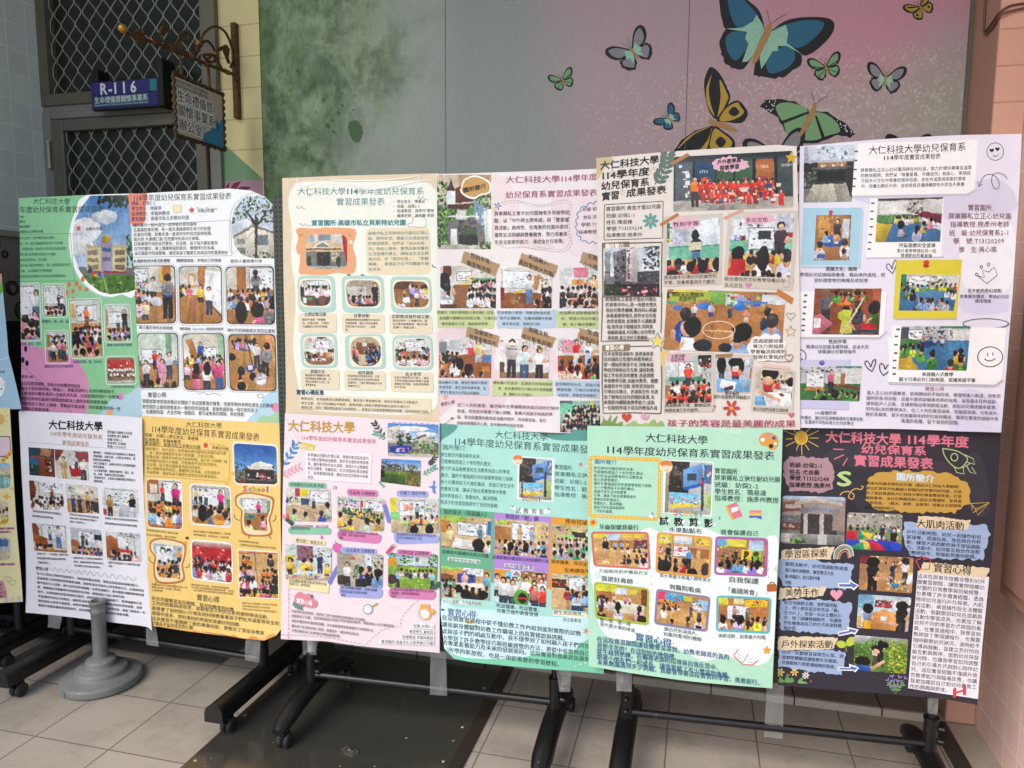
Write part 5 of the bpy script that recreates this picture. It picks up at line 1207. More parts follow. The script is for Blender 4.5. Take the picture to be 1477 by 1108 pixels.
poster(1, .014, 'white poster with six classroom photos and a round tree photo at its corner', 'f3f5f4',
 [185,280, 260,276, 330,272, 362,275, 382,284, 394,296, 397,340, 400,420, 404,520, 407,614, 300,612, 206,608], dict(wave=.0022, bulge=.004, topr=.02, side=.006), 12, '''
V 180 260 .3159
QS e9886f 14 62 98 56 94 130 88 195 32 205 18 140
QS b9d9e6 560 1115 610 1040 640 985 700 960 725 1000 725 1115
QS a8d0a4 608 1115 625 1075 660 1078 690 1060 725 1040 725 1115
E e58fb4 690 1038 20 22
E e8a33c 268 912 6 6
TT 38 82 487 72 34 4a4a4e 0 114學年度幼兒保育系實習成果發表
T 30 106 140 103 21 343a68 0 班級：幼保2-2
T 30 130 167 127 21 343a68 0 學生姓名：林駿琪
T 30 154 206 150 21 343a68 0 指導教授：李翰林教授
T 30 178 294 170 21 343a68 0 實習園所：高雄市私立長榮幼兒園
QC fbe9c4 7 5 222 118 258 116 258 146 222 148
LO c9a060 2 12 221 117 258 115 258 147 222 149
E e24f3f 306 137 10 11
D e24f3f 3 5 5 291 137 321 137
D e24f3f 3 5 5 306 121 306 153
T 326 128 424 128 20 6fae6a 0 Ver Green
T 333 141 408 139 17 333333 1 長榮幼兒園
LO 9a9a9a 2.4 4 30 208 482 182 490 345 30 352
M 38 206 474 196 44 334 472 330 21 4c4c50 0 園所簡介：和大自然一起呼吸的綠色園地|在高雄的城市裡，有一座充滿綠意與生命力的校園|走進幼兒園，就像走進一座城市中的自然森林校園。|高大的 大葉欖仁樹 在校園中形成大片綠蔭，|四季展現不同的自然景色。在這裡，孩子每天都能看到|自然的變化，樹上偶爾停留的鳥兒、慢慢爬行的烏龜、|以及園區中的綠繁蜥，都成為孩子觀察生命與自然的重要朋友
PG 566,70;530,92;502,130;488,185;489,240;502,300;535,342;585,356|575,70;620,70;660,92;682,125;688,180;690,240;693,300;694,357 :: g c4d4e4 dfe4ea 1;l .0 .0 1 .42 160 3c4a2c,55693a,2c3822,74884c;e dfe6ee .3 .45 .18 .08;p dcd6c8 .05 .62 .45 .46 .95 .58 .95 .98 .05 .98;p 8d8478 .03 .63 .45 .45 .97 .57 .97 .61 .45 .5 .03 .68;r 9a9c9c .12 .68 .3 .76;r 7d8388 .55 .62 .8 .78;r 8a8a88 .12 .82 .3 .92;r 4a443c .5 .3 .56 1;l .1 .88 .98 1 40 3a4a2c,5d6a40;p 3e3a32 .52 .5 .3 .25 .33 .24 .55 .44;p 3e3a32 .54 .45 .75 .22 .78 .24 .56 .5
DO 55565a 2 6 4 60 480 360 478 180 494 120 530 82 575 58 640 60 690 110
T 40 370 208 367 18 3a3a3e 1 各種動物拼拼樂活動體驗
T 236 367 441 366 18 3a3a3e 1 轉轉情緒盤，表情自己的情緒
T 482 370 628 369 18 3a3a3e 1 愛的小書故事分享
DO 55565a 2 6 4 30 28 384 236 382 242 660 34 664
QR 3d3a3a 24 34 391 230 388 235 654 40 656
PH .12 38 395 226 392 231 650 44 652 :: w dcdad0;r c98a4a .7 .0 .9 .3;r e8c860 .62 .05 .7 .3;b .02 .05 .35 .28;c 0 .22 .4 .42 30;f b98a58 .45;t f0f0f0 .48 .2 .5 303848;p c98a4a .35 .55 .8 .5 .85 .6 .4 .65;e d8d8e0 .55 .62 .14 .08;t 2f6fc0 .82 .18 .75 23262e;s 8a8a8e .82 .2 .13;K 0 .4 .45 .09 3;u f4e8b0 .28 .6 .5;s f4d8e0 .12 .6 .12
DO 55565a 2 6 4 30 241 388 448 385 453 662 246 664
QR 3d3a3a 24 246 393 442 390 447 655 251 656
PH .12 249 397 438 394 443 651 254 653 :: w d6d2c8;r d8a048 .22 .12 .38 .38;r e8e4d8 .25 .16 .35 .34;p b87f48 .45 .0 .65 0 .55 .55 .45 .5;p eef0f0 .62 .05 1 .1 1 .95 .58 .55;p 8e7a60 .58 .55 1 .95 1 1 .56 .6;f b8854e .5;p eef0f0 .66 .08 1 .12 1 .86 .62 .56;p 8a6a48 .6 .56 1 .86 1 .92 .6 .6;u d8b23a .5 .32 .45;t e8e8ea .7 .36 .5;K 0 .25 .35 .08 3;p d05a9a .3 .9 .32 .55 .34 .55 .34 .9
DO 55565a 2 6 4 30 455 390 688 386 694 666 462 664
QR 3d3a3a 24 460 395 681 391 687 660 467 657
PH .12 463 399 677 395 683 656 470 654 :: w dcd6ca;r b57a45 .22 0 .42 .4;b .5 .03 .98 .4;f b98450 .4;u 2f62b8 .62 .08 .5 23262e;s 8a8a8e .62 .1 .1;K .05 .95 .42 .08 6;K 0 1 .55 .1 6;e 1d1a1b .3 .8 .13 .2;s e06a9a .65 .75 .2;e 1d1a1b .62 .75 .12 .14;s 8a8c90 .95 .65 .17
T 66 672 220 675 17 3a3a3e 1 騎士醫生角色扮演遊戲
T 250 678 452 680 16 3a3a3e 1 律動歌曲（Say hello )唱唱跳跳教學
T 468 684 688 688 17 3a3a3e 1 讓幼兒認識臉部五官的位置點
DO 55565a 2 6 4 30 50 692 248 692 254 954 56 954
QR 3d3a3a 24 55 698 243 697 248 949 62 949
PH .12 59 702 239 701 244 945 66 945 :: g cfe0d0 dcdcd4 .5;r d0d8c8 .0 .0 .2 .5;b .1 .3 .6 .55;r 8aa890 .7 0 .85 .4;c .6 .4 1 .6 25;f b98a58 .6;t d04030 .42 .32 .35;t f0a0c0 .55 .38 .5;t f2f2f2 .2 .5 .5;t e8a8c0 .6 .48 .55 f0a8c0;t e8e8ea .78 .35 .5;K 0 1 .92 .14 4
DO 55565a 2 6 4 30 257 694 460 693 470 962 266 964
QR 3d3a3a 24 262 700 454 698 463 957 272 958
PH .12 266 704 450 702 459 953 276 954 :: w dcd8c8;p b87f48 .08 .1 .22 .08 .38 .42 .2 .45;b .45 .25 .8 .45;r a8c8a8 .85 0 1 .5;f b58048 .45;t 3f6fc0 .42 .15 .4;K .05 .95 .42 .07 8;G .0 1 .5 .4 5 f2f2f2,8a4a58,e86a9a,f0c0d0;t 7a3f42 .3 .55 .55 d07a9a;t f0f0f2 .55 .55 .6;t e0508a .85 .5 .6 4a6fa0;e 1d1a1b .57 .62 .09 .13;e 1d1a1b .3 .62 .08 .1
DO 55565a 2 6 4 30 467 698 694 697 700 970 474 966
QR 3d3a3a 24 472 703 688 702 694 965 480 960
PH .12 476 707 684 706 690 961 484 956 :: w b98a4e;f c09258 0;K .05 .5 .1 .08 5;s e8f0f0 .55 .1 .09;p 3a3a44 .35 0 .38 0 .52 .6 .49 .6;p d06a8a .9 0 .92 0 .8 1 .78 1;t 2f66c8 .78 .2 .55 2a2c34;s 8a8a8e .82 .2 .12;t f2f2f2 .6 .15 .45;e 2f4fa8 .45 .6 .1 .07;r e8e8ec .4 .55 .5 .62;s e89a6a .25 .65 .15;e 1d1a1b .5 .75 .08 .08;e 1d1a1b .25 .92 .1 .08;e 1d1a1b .68 .6 .07 .07;e 1d1a1b .06 .4 .07 .07;s e8e8ec .68 .62 .12
T 105 980 196 980 26 3c3c40 0 實習心得:
T 80 1008 694 1030 21 4c4c50 0 我要誠摯地感謝長榮幼兒園給了我這個寶貴的機會，感謝李翰林老師在課堂上的教導，
T 80 1033 608 1051 21 4c4c50 0 更感謝許立婕老師像家人一樣的陪伴與指導。謝謝熊貓班每一個可愛的孩子
T 80 1056 562 1070 21 4c4c50 0 ，也讓我知道：人生的每一個階段，都可以有新的開始、新的感動。
LE c96a8a 2 74 945 9 10
LS 6a6a6e 1.5 300 965 320 960 340 975 360 968 380 980 410 972 440 985
LE 55565a 1.6 620 985 14 9
''')
poster(1, .020, 'plain white poster with a bold black title, hanging behind the grey pole base', 'f0eef3',
 [27,593, 110,596, 205,603, 208,730, 213,830, 219,910, 214,905, 130,894, 37,884], dict(bulge=.004, footr=.01, side=.010), 13, '''
V 0 590 .2799
TT 250 80 530 90 52 201d20 2 大仁科技大學
TT 258 126 530 146 28 b3875a 1 114年學年度幼兒保育系
TT 320 173 460 182 28 b3875a 1 實習成果發表
T 553 118 680 126 16 262428 2 實習園所:高雄樂立幼兒園
T 553 137 664 144 16 262428 2 指導教授:蔡仁楠教授
T 553 156 630 161 16 262428 2 班級:幼保2-2
T 553 175 650 181 16 262428 2 實習學生:許書禎
T 553 193 650 198 16 262428 2 學號:T13120257
L 9a8f8a 1.5 143 172 697 213
PH 0 146 197 278 206 285 352 152 340 :: g 3a5a64 2c3c44 1;r 2f6f8c 0 .35 .4 .6;r b0483a .1 .3 .5 .36;p 8a4a30 .4 .3 1 .35 1 1 .35 1;r 5a3020 .62 .4 .9 .85;c .65 .4 .88 .82 14 d8c8b0;p b88058 .5 .0 .9 .05 .8 .3 .45 .25;l 0 .6 .35 1 30
PH 0 280 207 455 218 461 370 292 356 :: w dcd8d2;p 8a4a38 .0 0 .3 0 .1 .35 0 .4;r a85860 .6 .05 1 .4;p c03038 .4 .55 .8 .5 .75 .85 .45 .9;r e8e4e0 .48 .5 .7 .62;t d8c090 .25 .25 .8 c9a870;t e8ecf0 .82 .25 .8 5a5a60;t d0d8e0 .62 .18 .45
M 465 222 698 238 473 370 700 386 16 2a282c 2 • 園所簡介：高雄樂立幼兒園重視主分佈教育|• 課程規劃：涵蓋主題、心理及社會養分，提|　供健全的品格養成|• 著手互動能力：涵養良好的生活習慣與穩健|　的學習態度。|• 五大領域均衡：健康與遊動作、語文、認|　知、美感、情緒與人際互動發展。|• 營養與安全：注重家人照顧與衛生營養安全|　健康餐點。
PH .04 149 367 325 385 331 523 160 514 :: w dedcd6;e 8a4a30 .05 .3 .14 .4;b .3 .0 1 .4;c .35 .02 .9 .2 14 303030,3a7a5a;t 8a5a48 .65 .25 .5;f 9a7048 .8;K .1 1 .55 .13 6 e8e8e8,d0c0b8,303038,f0e0e0;K 0 1 .75 .16 6 f0f0f0,e8d8d8,c05060
PH .04 338 384 502 400 512 540 350 533 :: w e0dcd4;r f0e8d8 .3 .05 .7 .3;c .0 .1 .3 .4 15;f c8a070 .5;t 3a62a0 .2 .4 .6;t 40485a .4 .42 .6;t e0c070 .65 .25 .6;t e8d8c8 .8 .2 .7;t 50484a .95 .45 .7;K 0 1 .92 .12 3
PH .04 522 401 710 415 718 562 535 550 :: w e6e4e0;b .1 .08 .9 .6;c .2 .15 .7 .6 22 404044,7aa0c0;r c04050 .0 .75 .1 .95;t c09a48 .2 .28 .8 4a4438;t 2c2c32 .82 .2 .9 c8c8d0;p c8ccd0 .5 .6 .75 .62 .7 .98 .4 .98
M 167 525 318 541 167 550 318 566 14 3a383c 2 老師利用造型故事書引起動機(小|魔的動物家)說故事內容。
M 358 542 510 560 360 580 512 594 13 3a383c 2 完整有女有條有序完成每項練習和|活動主題小事活動的幼兒教孩子|經孩子主動學子上。
M 540 562 712 576 540 588 712 604 14 3a383c 2 老師用了園幼兒說故事經過帶動作|說唱(動物過去的好玩和彈奏習慣)
PH .04 164 587 343 602 347 742 178 730 :: w d8d6d0;e 8a5038 .05 .3 .15 .35;b .3 .05 .95 .5;p a8683c 0 .35 .4 .5 .45 .95 .1 .9;t e8ecf0 .75 .05 .8 4a6a9a;t d8d0d0 .5 .1 .5;K .05 .6 .75 .15 4;f b08050 .9
PH .04 362 607 522 625 531 760 370 745 :: w c8ced2;b .25 .15 .75 .5;r 303438 .75 .2 .98 .4;e a8683c .1 .75 .2 .3;t 5a4a40 .38 .2 .5;t d0d0d8 .5 .22 .4;r e8e0d8 .8 .45 .98 .8;f b09068 .7;K .2 .9 .72 .12 5;K 0 1 .9 .14 5 c03848,f0d0d8,303038
PH .04 543 627 722 642 731 788 553 778 :: w d8d8d4;c .4 .02 .95 .2 16 304030,c04050;e a8683c .15 .55 .25 .4;b .35 .15 .8 .55;t f0e0e4 .6 .3 .4;r d0303c .4 .6 .75 .7;s 6a7080 .2 .72 .2;K .3 .8 .78 .15 3 303030;s f0c0c8 .85 .7 .18;r d8dce0 .85 .1 1 .8
M 190 745 352 752 190 790 352 798 14 3a383c 2 老師分享：「大富翁」順著引領|內建遊戲的哪句話結束來們的|「國與習性」。
M 378 766 530 774 382 806 538 818 13 3a383c 2 遊戲習習用了好感唸先動腦動地|看書，遊戲中間操作嘗試好幾句|出外購物又建立朋友和讀性。
M 558 790 722 804 560 808 660 818 14 3a383c 2 老師分享與敲敲打打主講的學習木雕|的結果。
T 185 819 250 826 20 262428 2 實習心得
LS 8a888c 2 255 818 275 832 285 818 300 838 312 822 330 842 345 825 360 845 372 828 392 848 405 830 420 852 436 832 452 856 466 836 484 860 500 842 520 864 540 846 560 870 580 850 600 876 620 856 645 880 660 862 685 884 705 868
MJ 190 846 740 914 198 1010 752 1072 16 2a282c 2 在大仁科技大學的學習歷程中，我逐漸培養出專業、敬業以及創造與溝通的能力。|透過課堂上的理論學習與實務演練，我學會以幼兒為中心思考教學方式，在實際場域|動中設計多元活動，提升幼兒的學習興趣。在實習過程中，我也體會到團隊精神的重|要，教師需在準備教學內容前陪伴幼兒時，都需要投入耐心與責任感。|此外，在與同事及實習老師的互動中，我學習到良好的溝通技巧，能夠傾聽他人意|見並適時表達自己的想法，讓教學活動更順利進行。回顧在學校的學習經驗，我對|師長的用心指導充滿感恩，他們不僅傳授專業知識，更以身作則，讓我了解成為一名|教保人員應具備的態度與責任。這些經驗將成為我持續成長的重要基礎。
''')
poster(1, .026, 'warm yellow poster with bread shaped photo frames beside the plain white poster', 'f6d07c',
 [203,600, 300,606, 405,611, 405,760, 405,908, 398,917, 381,924, 350,921, 300,912, 260,907, 218,903, 212,800, 207,700], dict(bulge=.004, footr=.03, side=.008), 14, '''
V 200 595 .3024
QS eeb866 52 1022 120 1018 220 1032 330 1050 440 1068 560 1078 660 1060 690 1045 690 1110 52 1060
QS e39a4c 330 1060 350 1050 372 1064 352 1068
QS e39a4c 430 1070 455 1060 480 1078 455 1080
QS e39a4c 520 1080 545 1066 575 1082 548 1092
QS e39a4c 605 1076 632 1058 660 1066 634 1082
QS e39a4c 250 1048 270 1040 292 1052 272 1056
T 225 56 398 63 30 4a4030 0 大仁科技大學
TT 60 78 578 119 40 4a4030 0 114學年度幼兒保育系實習成果發表
T 30 106 286 126 20 3f3828 1 班級：幼保2-2學生姓名：黃碧臻
T 30 129 202 141 20 3f3828 0 指導教授：李翰林教授
T 30 147 296 166 20 3f3828 1 實習園所：高雄市私立長榮幼兒園
E e24f3f 320 157 11 12
T 342 150 414 157 18 7fae5a 0 Ver Green
T 350 167 430 174 16 3f3828 1 長榮幼兒園
LO b98f3c 2.5 6 22 158 435 186 431 332 24 303
M 35 172 422 196 38 284 424 312 19 8a8236 0 園所簡介：和大自然一起呼吸的綠色園地在高雄的城市裡|，有一座充滿綠意與生命力的校園。走進幼兒園，|就像走進一座城市中的自然森林校園。高大的 大葉欖仁樹|在校園中形成大片綠蔭，四季展現不同的自然景色。|在這裡，孩子每天都能看到自然的變化。|樹上偶爾停留的鳥兒、慢慢爬行的烏龜、以及園區中|的綠繁蜥，都成為孩子觀察生命與自然的重要朋友。
QR fbf3df 28 445 136 664 152 671 354 455 346
DO 8a7a50 1.5 5 4 24 449 140 661 156 667 350 459 342
PH .1 453 146 657 161 663 344 461 337 :: g 2f62a8 6fa4d8 .7;p e8e4dc .4 .5 .62 .42 .9 .5 .9 .6 .4 .6;r d8d0c8 .3 .55 .95 .62;p 3a342e .22 .62 .9 .62 .95 .68 .2 .68;r 2c2a28 .25 .68 .9 .88;r a03840 .6 .72 .72 .88;c .3 .7 .88 .9 18 d8a0a8,8a8a90,e0e0e0,50403a;l 0 .5 .3 .9 60 2c3a24,44552e;l .88 .5 1 .9 25 2c3a24;f 4a4644 .9;l .1 .86 .35 .98 18 c04048,3a5a30
S f2c33c 448 292 15
S f2c33c 434 322 11
S f2a83c 420 344 9
TT 497 362 520 362 40 e0523c 2 S
TT 522 362 541 362 40 3f7fc0 2 c
TT 543 362 563 363 40 e0a030 2 h
TT 564 363 584 364 40 4aa060 2 o
TT 585 364 605 365 40 e0523c 2 o
TT 610 365 624 366 40 3f7fc0 2 l
QR fbf3df 28 34 314 208 322 213 564 42 552
PH .1 38 318 204 326 208 558 45 546 :: w d8d4cc;r b5773e .0 .0 .35 .3;r e8e0d0 .1 .1 .3 .28;b .5 .05 1 .45;f c08a50 .45;t d8308a .82 .08 .6 50303a;t e04a5a .45 .1 .35;K 0 1 .5 .1 5 f0e080,e05a5a,f08a3a;K 0 1 .68 .12 5 f09030,90c0e0,d0a0d0,f0f0f0;p d060a0 .95 .7 .8 1 .84 1 .98 .72
QR fbf3df 30 240 334 442 348 448 554 246 536
DO 8a7a50 1.5 5 4 26 244 338 439 352 445 550 250 532
PH .1 249 344 434 358 440 543 255 526 :: w c8c4c0;b .05 .08 .85 .5;t e8d890 .12 .1 .4;t e8e8ea .24 .1 .4;t f0f0f0 .38 .1 .42;t d8308a .75 .1 .6 50303a;r 70a050 .9 .3 1 .7;f c08a50 .55;K .05 1 .58 .13 6 f08a3a,303038,e8e8e8;e 1d1a1b .28 .72 .11 .22;s 6a7078 .5 .7 .2;s e8e4e0 .88 .72 .2;s f0a040 .7 .62 .16
QS c07a3a 466 395 520 380 600 392 645 410 640 470 628 510 636 580 570 592 500 580 486 520 488 470 462 440
QS f4dfb8 474 402 525 388 598 400 636 418 632 470 620 510 628 572 568 584 508 572 494 520 496 470 470 440
PG 484,406;480,430;505,470;502,515;512,556|630,412;628,460;612,505;614,540;612,566 :: w d0ccc8;b .1 .05 .7 .35;r 8a9a7a .85 .1 1 .5;f b98450 .45;u d8308a .6 .1 .5 40303a;e 60a060 .35 .55 .15 .08;r 4060b0 .3 .5 .45 .56;s e8e0a0 .3 .72 .15;s f0a0c0 .75 .6 .13;s f08a3a .9 .75 .13
LS 3a3028 3 640 520 655 505 652 488
LS 3a3028 3 482 515 462 505 456 486
L 3a3028 3 530 586 524 602
L 3a3028 3 622 588 632 604
QB 5a4a38 3 224 592 240 594 238 606 226 604
M 38 560 214 580 38 582 190 598 12 6a5a36 1 利用故事書引導小朋友認識|校長幼兒園角色，讓幼兒園習。
M 262 566 462 582 262 582 440 598 12 6a5a36 1 讓孩子觀察不同種身體動作，說故事|唱的情緒表情，老師問幼兒、說演故事。
M 476 612 622 628 476 630 664 648 12 6a5a36 1 認字及動物園的形狀的活動|一起教學及利用互動遊戲引起孩子動機。
QS c07a3a 58 612 110 598 190 612 226 632 222 690 212 730 218 800 150 818 84 806 70 740 76 690 54 655
QS f4dfb8 66 619 112 606 188 620 218 639 214 690 204 730 210 792 148 808 92 798 78 740 84 690 62 655
PG 72,622;70,650;92,700;86,745;98,784|212,640;208,690;196,730;200,765;198,794 :: w b8c4c8;r eef0f0 .1 .08 .65 .5;e 1d1a1b .3 .2 .1 .1;e e8e8e8 .3 .24 .07 .08;e 1d1a1b .5 .24 .09 .1;e e8e8e8 .5 .28 .06 .07;t f09a3a .85 .15 .5;f 8a6a40 .7;K 0 1 .52 .13 5 f0a030,303030,e8c030;K 0 1 .75 .18 4 f0a030,303030
LS 3a3028 3 224 740 240 735 242 720
LS 3a3028 3 70 720 54 705 50 690
L 3a3028 3 84 808 78 828
L 3a3028 3 172 820 176 838
E 4a3a28 232 598 8 6
E e8a33c 224 622 8 8
QR fbf3df 30 246 602 448 620 453 822 252 796
PH .08 255 612 443 628 446 812 258 788 :: g c8d0c0 c03440 .2;r c03038 .0 .14 1 .62;c .05 .15 .95 .5 40 d86068,b02028,e8a8a8,901820;t e04040 .15 .12 .5;K 0 1 .5 .12 7 d03038,8a90b0,e8e8e8;K 0 1 .68 .17 6 7088b8,c83040,f0f0f0,d8b0d0
QR fbf3df 6 472 650 668 664 672 892 478 884
PH 0 477 656 664 670 667 886 482 878 :: w dcb478;f d8b078 0;p 3a5aa8 .4 0 .42 0 .48 .8 .46 .8;p d05a5a 0 .05 1 0 1 .03 0 .08;K .1 .3 .15 .09 2 e08a30;s 404048 .8 .08 .1;K .05 .35 .35 .1 4 3050a0,f0c0d0,e08a30;K .6 .95 .4 .1 3 d0b0d0,e08a30,303040;K 0 .4 .6 .12 5 e08a30,d85a8a,e8e8e8;K .55 1 .65 .12 4 e8a0c0,303040,d86a9a;K 0 1 .88 .13 7 d85a8a,303038,e8b040
M 62 818 232 836 64 846 200 860 12 6a5a36 1 讓我們說說自己的身體問題，老師孩子一起|簡單的自我身體、在我身體「請先請幼」。|在守護我們身體。
M 250 820 455 840 254 846 462 866 12 6a5a36 1 運用過新年的主題，帶著同學練習春的|的大家小朋友認識過年開開來的春，引起幼|一起守護年的玩具身體的主動去做同的做。
M 494 908 660 918 496 936 672 952 12 6a5a36 1 讓孩子自己互動遊戲，彩色的三角形狀|彩色的積木認識自己的合作物，|同時也提升學手合作手觸的同理能力。
TT 277 880 386 894 34 5a5248 0 實習心得
T 62 884 456 940 21 504a40 0 在幼兒園實習這段期間，我深刻體會到幼教
T 62 907 634 978 21 504a40 0 工作的挑戰與成就感。從觀察孩子們的互動到實際帶領活動，
T 62 932 672 1006 21 504a40 0 我學會了如何耐心引導及因材施教看著孩子們在充滿愛與安全的
T 62 955 500 1014 21 504a40 0 環境中成長，那份單純的笑容就是最好的回饋。
T 62 980 600 1052 21 504a40 0 這次實習不僅磨練了我的專業技能，更堅定了我投身教育
T 62 1003 260 1026 21 504a40 0 守護孩子童年成長的心願
''')
